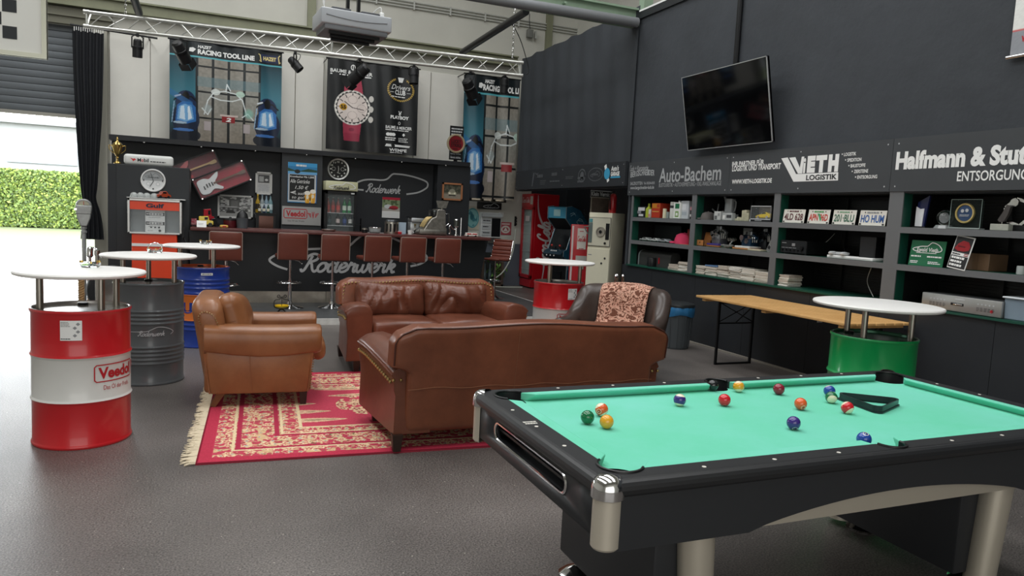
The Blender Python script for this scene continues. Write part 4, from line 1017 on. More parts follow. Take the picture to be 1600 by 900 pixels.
# ---------------------------------------------------------------- clocks
def clock_cab():
    c = ony(239.5, 282, YC); r = (ony(259.5, 283, YC).x-ony(220, 281, YC).x)/2; t = thing('wall_clock', 'round white wall clock with a two tone grey face on the black cabinet', 'clock', (c.x, YC-.0015, c.z), 0, 'wall clocks')
    M = T(0, 0, 0) @ RX(PI/2); MB(M).lathe([(r*.86, .02), (r*.9, .045), (r*.97, .045), (r, .03), (r, 0)], 40).build('rim', mat('clock_rim', '#e4e4e2', .3), t)
    cv = Canvas(90, 90, '#d9dbdb'); cv.rect(0, 1, .5, 1, '#9fa3a5'); cv.rect(.1, .9, .47, .5, '#b9bcbc'); cv.ell(.29, .33, .1, .1, '#c4c8c8'); cv.ell(.29, .33, .06, .06, '#e4e4e4'); cv.ell(.71, .33, .1, .1, '#c4c8c8'); cv.ell(.71, .33, .06, .06, '#e4e4e4'); cv.ell(.5, .09, .04, .04, '#333537'); cv.rect(.06, .11, .44, .54, '#333537'); cv.rect(.89, .94, .44, .54, '#333537')
    def mp(u, v, n=0):
        a, b = 2*u-1, 2*v-1; k = 1/max(1e-6, math.hypot(a, b))*max(abs(a), abs(b)); return Vector((a*k*r*.9, -.02-n, b*k*r*.9))
    q = Canvas(90, 90); d0 = np.zeros((90, 90, 3))
    for j in range(90):
        for i in range(90):
            p = mp(i/89, j/89); xx = int(round((p.x/(r*.9)+1)/2*89)); zz = int(round((p.z/(r*.9)+1)/2*89)); d0[j, i] = cv.a[zz, xx]
    q.a = d0; q.sheet('dial', mp, mcol('print_matt', .4), t)
    f = MB(); fm = flat_map(-.024); fm = lambda u, v, n=0: Vector((u, -.024-n, v))
    ribbon(f, [(.03*r, -.06*r), (-.26*r, -.55*r)], .05*r, fm); ribbon(f, [(.02*r, -.05*r), (-.2*r, .66*r)], .035*r, fm); f.build('hands', M_DKP, t)
    g = MB(); script_in(g, 'Roderwerk', -.45*r, .42*r, .22*r, .38*r, fm, .16); carline(g, -.6*r, .55*r, .2*r, .62*r, fm, .018*r); g.build('printed_logo', M_DKP, t)
clock_cab()
def clock_black():
    Y = YW-.0; c = ony(528, 264.5, Y); r = (ony(546, 265, Y).x-ony(511, 263.5, Y).x)/2; t = thing('wall_clock', 'round black faced wall clock with silver rim above the drinks fridge', 'clock', (c.x, Y-.0015, c.z), 0, 'wall clocks')
    MB(RX(PI/2)).lathe([(r*.8, .02), (r*.83, .05), (r*.95, .055), (r, .03), (r, 0)], 40).build('rim', mat('silver_rim', '#c9cac8', .3, .6), t)
    MB().disc((0, 0), r*.84, 0, 36, -.02).build('dial', M_PLASTB, t)
    f = MB(); fm = lambda u, v, n=0: Vector((u, -.024-n, v))
    for k in range(12):
        a = PI*k/6; R_ = .66*r
        if k in (10, 11, 0): letter_in(f, str(12 if k == 0 else k), R_*math.sin(a)-.11*r, R_*math.sin(a)+.11*r, R_*math.cos(a)-.08*r, R_*math.cos(a)+.08*r, fm, 0, .04)
        else: f.disc((R_*math.sin(a), R_*math.cos(a)), .075*r, 0, 10, -.026)
    for s in (-1, 1): ribbon(f, [(s*.4*r+.16*r*math.cos(q*.5), .02*r+.16*r*math.sin(q*.5)) for q in range(13)], .03*r, fm)
    ribbon(f, [(0, .3*r), (.05*r, 0), (-.02*r, -.35*r)], .05*r, fm); ribbon(f, [(-.1*r, -.3*r), (.2*r, -.38*r)], .04*r, fm); f.build('markings', M_WHITE, t)
clock_black()
# ---------------------------------------------------------------- petrol pump
M_ORNG = mat('pump_orange', '#e4421a', .4, coat=.1, var=(2, .05)); M_FRAME = mat('aluminium_frame', '#b4b5b3', .3, .8)
M_PANE = mat('thin_pane', '#dfe9ea', .05, alpha=.05)
def pump():
    Y = 11.45; x0, x1, z0, z1 = wr(199, 311, 284, 366, Y); w = x1-x0; c = (x0+x1)/2
    t = thing('petrol_pump', 'vintage orange petrol pump with a glazed silver head and dark blue lettering', 'petrol pump', (c, Y, 0)); h = w/2; d = .38
    MB().box(-h+.05, h-.06, .02, d-.02, .0, z0+.01).build('body', M_ORNG, t, bevel=.012)
    s = MB(); s.box(-h+.052, h-.062, .012, .022, z0-.175, z0-.135); s.build('white_stripe', M_WHITE, t)
    f = MB()
    for a, b in ((-h, -h+.03), (h-.03, h)): f.box(a, b, 0, d, z0, z1)
    f.box(-h, h, 0, d, z1-.035, z1); f.box(-h, h, 0, d, z0, z0+.025); f.box(-h, h, d-.03, d, z0, z1); f.box(-h-.01, h+.05, -.01, d, z1, z1+.012); fr = f.build('head_frame', M_FRAME, t, bevel=.004)
    hd = MB(); hd.box(-h+.03, h-.03, .012, .03, z1-.155, z1-.035); hd.build('header', M_ORNG, t)
    L = MB(); mp = flat_map(.010); letter_in(L, 'Gulf', -.115, .115, z1-.125, z1-.065, mp, 0, .04); L.build('lettering', mat('navy_print', '#1c2138', .4), t)
    dp = MB(); dp.box(-h+.22, h-.22, .05, .07, z0+.025, z1-.155)
    dp.build('dial_plate', mat('dial_white', '#d9dcdb', .4), t)
    k = MB(); mp = flat_map(.049); X = h-.225
    for zz in (z0+.26, z0+.13):
        quad(k, -X, X, zz, zz+.045, mp, 0, .001); quad(k, -.05-.02, .10, zz+.006, zz+.039, mp, 1, .002)
        for i in range(4): quad(k, -.062+.038*i, -.036+.038*i, zz+.010, zz+.035, mp, 2, .003)
        greek(k, -X+.01, -X+.1, zz+.012, zz+.034, 1, mp, 1, .002, 3, .5); greek(k, X-.08, X-.01, zz+.012, zz+.034, 1, mp, 1, .002, 5, .5)
        greek(k, -X*.7, X*.7, zz-.03, zz-.015, 1, mp, 2, .001, 6, .4)
    for i in range(3): k.disc((-.05+.05*i, z0+.095), .012, 0, 10, .047)
    k.disc((.06, z0+.05), .018, 0, 12, .047); greek(k, -X*.8, .0, z0+.04, z0+.055, 1, mp, 2, .001, 8, .4); k.build('meter_marks', [M_DKP, M_WHITE, M_GREYP], t)
    sp = MB(); sp.box(-h+.03, -h+.22, .2, .22, z0+.02, z1-.15); sp.box(h-.22, h-.03, .2, .22, z0+.02, z1-.15); sp.build('inner_panel', mat('inner_grey', '#8e9496', .4, .3), t)
    MB().box(-h+.03, h-.03, .004, .008, z0+.025, z1-.155).build('glass_pane', M_PANE, t)
    n = MB(); n.box(h, h+.03, .08, .2, z0-.04, z0+.12); n.tube(spline([(h+.02, .14, z0-.03), (h+.07, .1, z0-.2), (h+.08, .1, .5), (h+.03, .12, .25)], 8), .012, 8); n.build('nozzle_hook', M_DARKM, t)
    return t, c, Y, z1+.012
_, PX, PY, PZ = pump()
def glass_bowl(x, lab):
    t = thing('glass_bowl', lab, 'bowl', (x, PY+.12, PZ+.0015), 0, 'upturned glass bowls on the petrol pump')
    MB().lathe([(.05, 0), (.052, .015), (.045, .045), (.03, .062), (0, .066)], 18).build('bowl', mat('milky_glass', '#cfd4d2', .1, trans=.4), t); MB().lathe([(.02, .064), (.02, .07), (0, .07)], 12).build('foot_ring', mat('milky_glass', '#cfd4d2'), t)
for i, (px, l) in enumerate(((208, 'upturned glass bowl at the far left on top of the petrol pump'), (218.5, 'second upturned glass bowl from the left on the petrol pump'), (228.5, 'third upturned glass bowl from the left on the petrol pump'), (240, 'upturned glass bowl next to the copper toy car on the pump'))):
    glass_bowl(ony(px, 307, PY).x, l)
def toy_car(loc, rz, label, c, L=.2, group=None, cat='toy car', H=.075, boxy=False):
    t = thing('toy_car', label, cat, loc, rz, group); h = L/2
    P = [(-h, .2*H), (-h, .5*H), (-.85*h, .58*H), (-.5*h, .6*H), (-.28*h, .95*H), (.3*h, H), (.62*h, .62*H), (.95*h, .5*H), (h, .2*H)] if not boxy else [(-h, .2*H), (-h, .95*H), (.3*h, H), (.45*h, .6*H), (h, .55*H), (h, .2*H)]
    b = MB(); b.prism(P, -.22*L, .22*L); b.build('body', mat('toy_'+c[1:], c, .25, coat=.5), t, bevel=L*.03, seg=3)
    g = MB(); g.box(-.22*h, .26*h, -.222*L, .222*L, .66*H, .9*H); g.build('windows', M_DARKM, t)
    for sx in (-.58, .58):
        for sy in (-1, 1): MB().cyl((sx*h, sy*.19*L, .2*H), (sx*h, sy*.235*L, .2*H), .195*H, n=14).build('wheel', M_PLASTB, t)
    return t
toy_car((ony(254, 306, PY).x, PY+.15, PZ+.0015), .5, 'copper red toy car on top of the petrol pump', '#9c3a1e', .2, H=.105)
# ---------------------------------------------------------------- on the tall cabinet
def trophy():
    c = ony(181, 254, YC); t = thing('trophy_cup', 'gold trophy cup with lid and handles on the tall black cabinet', 'trophy', (c.x+.0, YC+.2, ZCAB+.0015)); t.scale = (.8, .8, .86); g = mat('trophy_gold', '#b49a5c', .22, 1)
    MB().lathe([(0, 0), (.06, 0), (.062, .02), (.05, .035), (.02, .06), (.016, .09), (.03, .105), (.014, .125)], 20).build('foot', g, t)
    MB().lathe([(.014, .125), (.03, .14), (.06, .2), (.085, .29), (.09, .32), (.084, .325)], 24).build('cup', g, t)
    MB().lathe([(.088, .325), (.06, .36), (.025, .38), (.012, .40), (.02, .415), (.008, .45), (0, .46)], 20).build('lid', g, t)
    for s in (-1, 1): MB().tube(spline([(s*.085, 0, .30), (s*.13, 0, .31), (s*.125, 0, .24), (s*.06, 0, .18)], 6), .007, 8).build('handle', g, t)
trophy()
def mobil():
    Y = YC+.05; x0, x1, z0, z1 = wr(193, 242, 271, 259, Y); t = thing('lamp_sign', 'long white rounded advertising sign on the tall black cabinet', 'sign', ((x0+x1)/2, Y, ZCAB+.0015)); h = (x1-x0)/2; H = .155
    MB().rbox(-h, h, 0, .09, .0, H, .06, 5).build('housing', mat('sign_white', '#dadcd9', .3), t)
    L = MB(); mp = flat_map(-.002); letter_in(L, 'M', -h*.45, -h*.31, .05, .10, mp, 0, .02); letter_in(L, 'o', -h*.295, -h*.21, .05, .087, mp, 1, .02); letter_in(L, 'bil', -h*.195, .0, .05, .102, mp, 0, .02)
    greek(L, h*.06, h*.88, .052, .07, 1, mp, 0, .002, 4, .7)
    P = [(-.28, .10), (-.2, .085), (-.17, .095), (-.12, .075), (-.16, .068), (-.2, .05), (-.22, .07)]
    L.add([mp(-h*.62+(a+.2)*.5, b, .002) for a, b in P], [tuple(range(7))], 1); L.build('lettering', [M_DKP, mat('sign_red', '#cf2a2f', .4)], t)
mobil()
# ---------------------------------------------------------------- guitars in glazed cases
def guitar_case(px, py, ang, label, back, body, L=.90, H=.37, y=YW-.1, head='#c9a77a', flip=1):
    c = ony(px, py, y); t = thing('guitar_case', label, 'display case', c); t.rotation_euler = (0, -math.radians(ang), 0)
    MB().box(-L/2, L/2, .0, .1, -H/2, H/2).build('case_back', mat('lining_'+back[1:], back, .55, var=(5, .35)), t)
    f = MB()
    for a, b, cc, d in ((-L/2, L/2, H/2-.02, H/2), (-L/2, L/2, -H/2, -H/2+.02), (-L/2, -L/2+.02, -H/2, H/2), (L/2-.02, L/2, -H/2, H/2)): f.box(a, b, -.05, .1, cc, d)
    f.build('case_frame', mat('case_black', '#18191b', .4), t)
    MB().box(-L/2+.02, L/2-.02, -.046, -.043, -H/2+.02, H/2-.02).build('glass_pane', M_PANE, t)
    for sx in (-1, 1):
        for sz in (-1, 1): MB().cyl((sx*(L/2-.03), -.06, sz*(H/2-.015)), (sx*(L/2-.03), -.04, sz*(H/2-.015)), .012, n=10).build('corner_screw', M_CHROME, t)
    B = spline([(a*.42-L/2+.26, b*.42, 0) for a, b in ((-.5, .0), (-.46, .26), (-.2, .3), (.0, .22), (.2, .3), (.42, .38), (.36, .2), (.2, .06), (.22, -.1), (.38, -.26), (.3, -.33), (.05, -.22), (-.2, -.32), (-.46, -.26))], 5, True)
    MB().prism([(p.x, p.y) for p in B], -.035, -.005).build('guitar_body', mat('gbody_'+body[1:], body, .25, coat=.4), t, bevel=.004)
    x0 = -L/2+.30; k = MB(); k.box(x0, L/2-.17, -.045, -.02, -.014, .014); k.build('guitar_neck', mat('neck_'+head[1:], head, .4), t)
    hd = [(L/2-.17, -.016), (L/2-.13, -.035), (L/2-.05, -.03), (L/2-.04, .0), (L/2-.06, .03), (L/2-.17, .016)]; MB().prism(hd, -.04, -.02).build('guitar_head', mat('neck_'+head[1:], head), t)
    pk = MB()
    for i in range(3): pk.box(x0-.12+.045*i, x0-.10+.045*i, -.04, -.034, -.035, .03)
    pk.box(x0-.17, x0-.15, -.04, -.034, -.05, .01); pk.build('pickups', M_PLASTB, t)
    return t
guitar_case(301, 264.5, 25, 'upper maroon display case holding a red electric guitar with maple neck', '#6f1428', '#b3202c', y=YW-.104)
guitar_case(347, 281, 26, 'lower red display case holding a white electric guitar with dark neck', '#a3122c', '#d9dadb', head='#6d5244', y=YW-.26)
# ---------------------------------------------------------------- pictures, posters, sign, calendar
M_PRINT = mcol('print_matt', .4)
def framed(name, px, Y, label, cat, cv, frame, fw=.02, parts='frame', dep=.03):
    x0, x1, z0, z1 = wr(*px, Y); c = ((x0+x1)/2, Y-.0015, z0); t = thing(name, label, cat, c); h = (x1-x0)/2; H = z1-z0
    if frame:
        f = MB(); f.box(-h, h, -dep, 0, 0, fw); f.box(-h, h, -dep, 0, H-fw, H); f.box(-h, -h+fw, -dep, 0, 0, H); f.box(h-fw, h, -dep, 0, 0, H); f.box(-h+fw, h-fw, -.006, 0, fw, H-fw); f.build('frame', frame, t)
    else: MB().box(-h, h, -.008, 0, 0, H).build('board', M_WHITE, t); fw = 0
    y = -.009 if frame else -.0095
    cv.sheet('picture', lambda u, v, n=0: Vector((-h+fw+u*(2*h-2*fw), y-n, fw+v*(H-2*fw))), M_PRINT, t)
    return t, h, H
def bwscene(seed, nx=90, ny=60):
    c = Canvas(nx, ny, '#8a8a88'); c.rect(0, 1, .55, 1, '#b4b5b3'); n = vnoise(c.X, c.Z, 14, seed); c.fill(n > .6, '#4c4c4b'); c.fill(n < .25, '#d5d5d2'); c.rect(0, 1, 0, .22, '#9a9a97'); c.rect(.3, .62, .4, .85, '#5d5d5b'); c.rect(.36, .58, .48, .8, '#767674')
    for i in range(6): c.line([(.72, .45+.08*i), (1, .55+.09*i)], .02, '#cfcfcc')
    c.line([(0, .5), (.7, .47)], .03, '#d8d8d6'); c.poly([(.2, .2), (.25, .3), (.4, .34), (.5, .22), (.48, .16), (.22, .16)], '#2b2b2a'); return c.noise(.15, seed)
framed('framed_photo', (340, 305, 395, 341), YW, 'large framed black and white street photo on the back wall of the bar', 'picture', bwscene(3), mat('frame_white', '#d9d9d5', .5), .03)
c = Canvas(50, 80, '#c9c9c6'); c.rect(.1, .9, .52, .93, '#4a4a4a'); c.rect(.15, .5, .58, .86, '#a9aaa8'); c.rect(.12, .88, .08, .46, '#b9babb'); c.ell(.7, .68, .12, .06, '#d4d4d2'); c.noise(.2, 4)
framed('framed_photo', (399, 269, 425, 304), YW, 'small white framed collage of grey photos above the bottles', 'picture', c, mat('frame_white', '#d9d9d5'), .025)
c = Canvas(70, 55, '#5d5a4c'); c.rect(0, 1, 0, .35, '#8b8577'); n = vnoise(c.X, c.Z, 10, 6); c.fill((n > .55) & (c.Z > .45), '#3c4034'); c.ell(.5, .38, .24, .2, '#b5b199'); c.ell(.5, .55, .16, .14, '#8f8d7c'); c.rect(.3, .7, .2, .28, '#2e2d29'); c.ell(.36, .38, .05, .06, '#e0dcc8'); c.ell(.64, .38, .05, .06, '#e0dcc8'); c.noise(.15, 5)
framed('framed_photo', (690.5, 286, 722, 313), YL+.055, 'small wood framed photo of an old car on the right column', 'picture', c, mat('frame_wood', '#a86f4a', .5), .03)
c = Canvas(90, 120, '#2f7fb4'); c.rect(0, 1, .9, 1, '#3d9ad0'); c.poly([(0, .86), (.35, .78), (.7, .86), (1, .83), (1, .74), (0, .74)], '#274b3a'); c.rect(0, 1, .7, .78, '#67a8d8'); c.ell(.32, .78, .1, .05, '#20251e'); c.rect(.62, 1, .0, .72, '#2a5f9a'); c.rect(.02, .97, .02, .71, '#bfc4c6'); c.rect(.06, .92, .06, .70, '#17191a')
def beer():
    for x, h in ((.68, .24), (.87, .28)):
        c.poly([(x-.07, 0), (x+.07, 0), (x+.095, h), (x-.095, h)], '#e0a02a'); c.rect(x-.05, x-.02, .03, h*.8, '#f2cf6a'); c.ell(x, h+.015, .1, .055, '#f1ede0'); c.ell(x, h*.62, .045, .05, '#e9e3cf')
beer()
t, h, H = framed('menu_poster', (449.5, 254.5, 495, 317), YL+.055, 'blue drinks poster with a chalk menu board and two beer glasses', 'poster', c, None)
L = MB(); mp = flat_map(-.012); greek(L, -h*.45, h*.5, H*.9, H*.96, 1, mp, 0, .002, 1, .8); letter_in(L, 'Krombacher Pils 1,50€', -h*.84, h*.8, H*.62, H*.675, mp, 0, .02); letter_in(L, 'Alle Getränke', -h*.84, h*.5, H*.49, H*.585, mp, 0, 0, .25)
letter_in(L, '1,50 €', -h*.5, h*.42, H*.33, H*.43, mp, 0, .0, .3); ribbon(L, [(-h*.45, H*.29), (-h*.8, H*.25), (-h*.4, H*.21)], .012, mp); ribbon(L, [(-h*.8, H*.25), (-h*.45, H*.26)], .012, mp); letter_in(L, 'auch', -h*.3, h*.2, H*.2, H*.27, mp, 0, 0, .2); letter_in(L, 'to go!', -h*.7, h*.15, H*.08, H*.17, mp, 0, 0, .2); L.build('lettering', M_WHITE, t)
x0, x1, z0, z1 = wr(440.5, 323, 501.5, 351.5, YL+.03)
def veedol_sign():
    t = thing('metal_sign', 'brushed silver metal sign with red framed lettering standing behind the bar', 'sign', ((x0+x1)/2, YL+.03, z0)); h = (x1-x0)/2; H = z1-z0
    MB().box(-h, h, 0, .015, 0, H).build('plate', mat('sign_silver', '#a7a7a6', .4, .7), t); L = MB(); mp = flat_map(0)
    P = [(-h*.85, H*.36), (h*.22, H*.36), (h*.27, H*.42), (h*.27, H*.8), (h*.22, H*.86), (-h*.85, H*.86), (-h*.9, H*.8), (-h*.9, H*.42)]
    ribbon(L, P, .014, mp, 0, .002, True); letter_in(L, 'Veedol', -h*.8, h*.18, H*.44, H*.77, mp, 0, .035); letter_in(L, 'Das Öl der Profis.', -h*.7, .05, H*.17, H*.26, mp, 1)
    letter_in(L, 'V', h*.52, h*.66, H*.38, H*.74, mp, 0, .05)
    for s in (-1, 1):
        for k in range(3): ribbon(L, [(h*.59+s*h*.1, H*(.45+.08*k)), (h*.59+s*h*(.18+.055*k), H*(.5+.08*k))], .014, mp, 0, .0025)
    L.build('lettering', [M_REDP, M_DKP], t)
veedol_sign()
c = Canvas(60, 80, '#e3e3e0'); c.rect(0, 1, .88, 1, '#b3203a'); c.rect(0, 1, .32, .88, '#7f8f6a'); n = vnoise(c.X, c.Z, 9, 2); c.fill((c.Z > .5) & (c.Z < .88) & (n > .5), '#4d5d3c'); c.rect(0, 1, .32, .5, '#a8a49c'); c.ell(.33, .55, .22, .1, '#c7cbcc'); c.ell(.65, .5, .26, .1, '#a32a35'); c.rect(.35, .85, .42, .47, '#5d1c22')
for i in range(5): c.rect(.05, .95, .05+.05*i, .06+.05*i, '#b5b8ba')
t, h, H = framed('wall_calendar', (597, 308.5, 624.5, 340.5), YW, 'wall calendar with a picture of classic cars beside the fridge', 'calendar', c, None)
# ---------------------------------------------------------------- bottles, small cabinet and glass fronted fridge
def bottle(loc, label, c, cap='#d9d9d6', h=.28, r=.037, lab=None, group='bottles behind the bar'):
    t = thing('bottle', label, 'bottle', loc, 0, group)
    MB().lathe([(0, 0), (r*.94, 0), (r, .01), (r, h*.55), (r*.8, h*.66), (r*.38, h*.76), (r*.34, h*.94), (0, h*.94)], 16).build('glass', mat('bottle_'+c[1:], c, .1, trans=.35), t)
    MB().lathe([(r*.4, h*.92), (r*.4, h), (0, h)], 10).build('cap', mat('cap_'+cap[1:], cap, .35), t)
    if lab: MB().lathe([(r*1.02, h*.18), (r*1.02, h*.48)], 16).build('label', mat('label_'+lab[1:], lab, .5), t)
    return t
def side_cabinet():
    x0, x1, z0, z1 = wr(400, 333, 431, 352, YL-.0); t = thing('bottle_cabinet', 'small black cabinet with a brown mirror front carrying spirit bottles', 'cabinet', ((x0+x1)/2, YL, PF)); h = (x1-x0)/2; zt = z1-PF
    MB().box(-h, h, .02, .28, 0, zt-.02).build('body', M_PLASTB, t); MB().box(-h-.02, h+.02, 0, .30, zt-.02, zt).build('top', M_DARKM, t)
    MB().box(-h+.05, h-.04, .012, .02, zt-.26, zt-.05).build('mirror_front', mat('brown_mirror', '#5b3a30', .15, .4), t)
    return z1
ZS = side_cabinet()
for px, c, cap, lab, l in ((402.5, '#c9a63a', '#e0c04a', '#2f2a22', 'amber bottle with yellow neck at the left of the bottle cabinet'), (409.5, '#a9b6b8', '#6a7a8a', '#cfd8da', 'clear spirit bottle next to the amber bottle'), (416, '#9db6c6', '#39424c', '#c6d2da', 'bluish spirit bottle in the middle of the bottle cabinet'), (422.5, '#8fb3ba', '#39424c', '#d0e0e4', 'bluish spirit bottle at the right end of the bottle cabinet')):
    p = ony(px, 330, YL+.18); bottle((p.x, YL+.18, ZS+.0015), l, c, cap, .32, .038, lab)
for px, c, l in ((405.5, '#5a4a2a', 'small dark bottle in front of the amber bottle'), (412.5, '#2a3a5a', 'small navy bottle in front of the clear bottle'), (419, '#2f5a4a', 'small green bottle in front of the bluish bottles')):
    p = ony(px, 332, YL+.06); bottle((p.x, YL+.06, ZS+.0015), l, c, '#e6e6e2', .16, .024, '#e2ddc8')
def fridge():
    Y = 13.05; x0, x1, z0, z1 = wr(508.5, 299, 556, 356, Y); h = (x1-x0)/2; c = (x0+x1)/2
    t = thing('drinks_fridge', 'black drinks fridge with glass door and a cream lit header', 'fridge', (c, Y, PF)); W_ = T(-c, -Y, -PF)
    b = MB(W_); b.box(x0, x0+.03, Y+.03, Y+.5, PF, z1); b.box(x1-.03, x1, Y+.03, Y+.5, PF, z1); b.box(x0, x1, Y+.46, Y+.5, PF, z1); b.box(x0, x1, Y+.03, Y+.5, PF, .55); b.box(x0, x1, Y+.03, Y+.5, z1-.03, z1); b.build('cabinet', M_PLASTB, t)
    MB(W_).box(x0+.03, x1-.03, Y+.455, Y+.46, .55, z1-.03).build('liner', mat('fridge_liner', '#9ba3a3', .4), t)
    d = MB(W_); d.box(x0, x0+.035, Y, Y+.03, PF+.1, z1); d.box(x1-.035, x1, Y, Y+.03, PF+.1, z1); d.box(x0, x1, Y, Y+.03, z1-.05, z1); d.box(x0, x1, Y, Y+.03, PF+.1, PF+.2); d.box(x1-.09, x1-.03, Y-.003, Y, z1-.04, z1-.02, 1); d.build('door_frame', [M_PLASTB, M_WHITE], t)
    MB(W_).box(x0+.035, x1-.035, Y+.012, Y+.016, PF+.2, z1-.05).build('door_glass', mat('thin_pane_dark', '#c9d4d4', .05, alpha=.06), t)
    shelves = []
    for py in (332.5, 352): zz = ony(530, py, Y+.2).z; MB(W_).box(x0+.03, x1-.03, Y+.05, Y+.45, zz-.01, zz).build('shelf', mat('fridge_shelf', '#b9bdbd', .4), t); shelves.append(zz)
    a0, a1, b0, b1 = wr(508.5, 283.5, 559, 298, Y); hd = MB(W_); hd.rbox(a0, a1, Y-.03, Y+.45, b0, b1, .012, 2); hd.build('header', mat('header_cream', '#c9c8a4', .4), t)
    L = MB(W_); mp = lambda u, v, n=0: Vector((u, Y-.032-n, v)); script_in(L, 'Roderwerk', a0+.13, a1-.16, b0+.02, b0+.09, mp, .2); L.build('lettering', M_DKP, t)
    L = MB(W_); carline(L, a0+.06, a1-.05, b0+.03, b1-.02, mp, .014); L.build('outline', M_WHITE, t)
    return c, Y, h, shelves
FC, FY, FH, FS = fridge()
FB = ((-.20, 0, '#b55a4a', '#b33a33', 'red labelled bottle at the left on the upper fridge shelf'), (-.11, 0, '#a85a50', '#b33a33', 'second red labelled bottle on the upper fridge shelf'), (-.02, 0, '#b0635a', '#c94a42', 'red labelled bottle beside the green bottles in the fridge'), (.09, 0, '#2f9a55', '#d4e4d4', 'green bottle in the middle of the upper fridge shelf'), (.18, 0, '#2f9a55', '#cfe2d2', 'right hand green bottle on the upper fridge shelf'),
      (-.17, 1, '#2c3a3a', '#39484a', 'dark bottle at the left on the lower fridge shelf'), (-.02, 1, '#3a2522', '#d9c9c4', 'tall dark bottle with pale label on the lower fridge shelf'), (.10, 1, '#26386a', '#2f4a8a', 'blue bottle on the lower fridge shelf'), (.2, 1, '#2b302e', '#dcdcd6', 'small dark bottle at the right on the lower fridge shelf'))
for dx, k, c, lb, l in FB: bottle((FC+dx, FY+.16, FS[k]+.0015), l, c, '#c9c9c4', .27 if k == 0 else .24, .036, lb, 'bottles in the fridge')
# ---------------------------------------------------------------- things on the counter
def cpos(px, dy=0, py=350): p = ony(px, py, YK+dy); return (p.x, YK+dy, ZC+.0015)
def cash_register():
    t = thing('cash_register', 'antique silver cash register with key rows and a small top sign on the bar', 'cash register', cpos(677, .12)); m = mat('aged_nickel', '#8f8d86', .38, .85, var=(14, .3), bump=(40, .4, .006))
    P = [(-.26, 0), (-.26, .05), (-.2, .09), (-.13, .2), (-.07, .28), (.0, .31), (.02, .42), (.05, .44), (.15, .43), (.17, .40), (.18, .14), (.2, .12), (.2, 0)]
    MB().prism(P, -.15, .2).build('case', m, t, bevel=.014, seg=3)
    for k in range(4): MB().tube([(-.2+.0*i+.14*(i/6), -.1+.07*k, .13+.17*(i/6)+.035*math.sin(PI*i/6)) for i in range(7)], .012, 8).build('key_arch', mat('key_brass', '#a89468', .3, 1), t)
    k = MB(); k.rbox(-.05, .03, -.13, .17, .29, .42, .03, 3); k.build('indicator_hood', mat('dark_nickel', '#4a4c4c', .3, .9), t)
    s = MB(); s.prism([(-.07, 0), (.07, 0), (.11, .12), (-.11, .12)], -.012, .012, M=T(.15, .02, .46)); s.build('top_sign', m, t); MB().cyl((.15, .02, .42), (.15, .02, .47), .02, n=10).build('sign_stem', m, t)
    c = MB(); c.tube([(.18, -.05, .36), (.25, -.05, .37), (.26, -.05, .2), (.2, -.05, .16)], .012, 8); c.build('crank', M_CHROME, t)
    d = MB(); d.rbox(-.28, .18, -.17, -.14, .015, .09, .008, 2); d.build('drawer', m, t)
cash_register()
def coffee_machine():
    t = thing('coffee_machine', 'small silver coffee machine behind the antique cash register', 'coffee machine', cpos(653, .40)); m = mat('appliance_silver', '#b5b9bb', .3, .6)
    b = MB(); b.rbox(-.13, .13, 0, .2, .02, .2, .012, 2); b.rbox(-.13, .13, -.06, .2, .2, .27, .015, 2); b.build('body', m, t); MB().rbox(-.11, .11, -.06, 0, .0, .02, .006, 2).build('drip_tray', M_PLASTB, t)
    MB().box(-.15, .14, -.04, .19, .272, .285).build('lid', M_PLASTB, t); MB().cyl((.04, -.005, .13), (.04, .0, .13), .02, n=12).build('dial', M_PLASTB, t); MB().box(-.07, -.03, -.005, .0, .03, .17).build('spout', M_CHROME, t)
coffee_machine()
def beer_tap():
    t = thing('beer_tap', 'chrome beer tap with curved spout and dark glass cylinder on the bar', 'beer tap', cpos(713, .02)); MB().lathe([(.05, 0), (.05, .012), (.02, .03), (.018, .14), (.04, .15), (.045, .16), (.045, .27), (.035, .285), (0, .285)], 18).build('column', M_CHROME, t)
    MB().lathe([(.047, .165), (.047, .265)], 18).build('sight_glass', mat('smoky_glass', '#3f423e', .1, .2), t)
    MB().tube(spline([(-.02, 0, .1), (-.06, -.01, .12), (-.1, -.02, .17), (-.13, -.03, .15), (-.12, -.03, .05), (-.13, -.03, .03)], 6), [.014]*31, 10).build('spout', M_CHROME, t); MB().cyl((.085, 0, 0), (.085, 0, .31), .008, n=8).build('rod', M_CHROME, t); MB().lathe([(.03, 0), (.03, .01), (0, .01)], 12, at=(.085, 0, 0)).build('rod_foot', M_CHROME, t)
beer_tap()
t = thing('napkin_dispenser', 'round chrome dispenser with dark windows in front of the calendar', 'dispenser', cpos(612, .0)); MB().lathe([(0, 0), (.115, 0), (.118, .02), (.115, .19), (.1, .2), (0, .205)], 24).build('drum', M_STEEL, t)
for k in range(5): MB().lathe([(.1175, .03), (.1175, .16)], 4, a0=-2.6+k*.55, a1=-2.35+k*.55).build('window', M_DARKM, t)
MB().lathe([(.11, .2), (.095, .225), (.03, .235), (0, .235)], 24).build('lid', mat('dispenser_lid', '#55585a', .3, .7), t)
t = thing('menu_stand', 'pale blue menu card standing on the bar', 'menu', cpos(629, .05)); MB().box(-.06, .06, 0, .012, .0, .19).build('card', mat('menu_blue', '#a9bccb', .3), t); MB().box(-.065, .065, -.02, .035, 0, .012).build('foot', M_PANE, t)
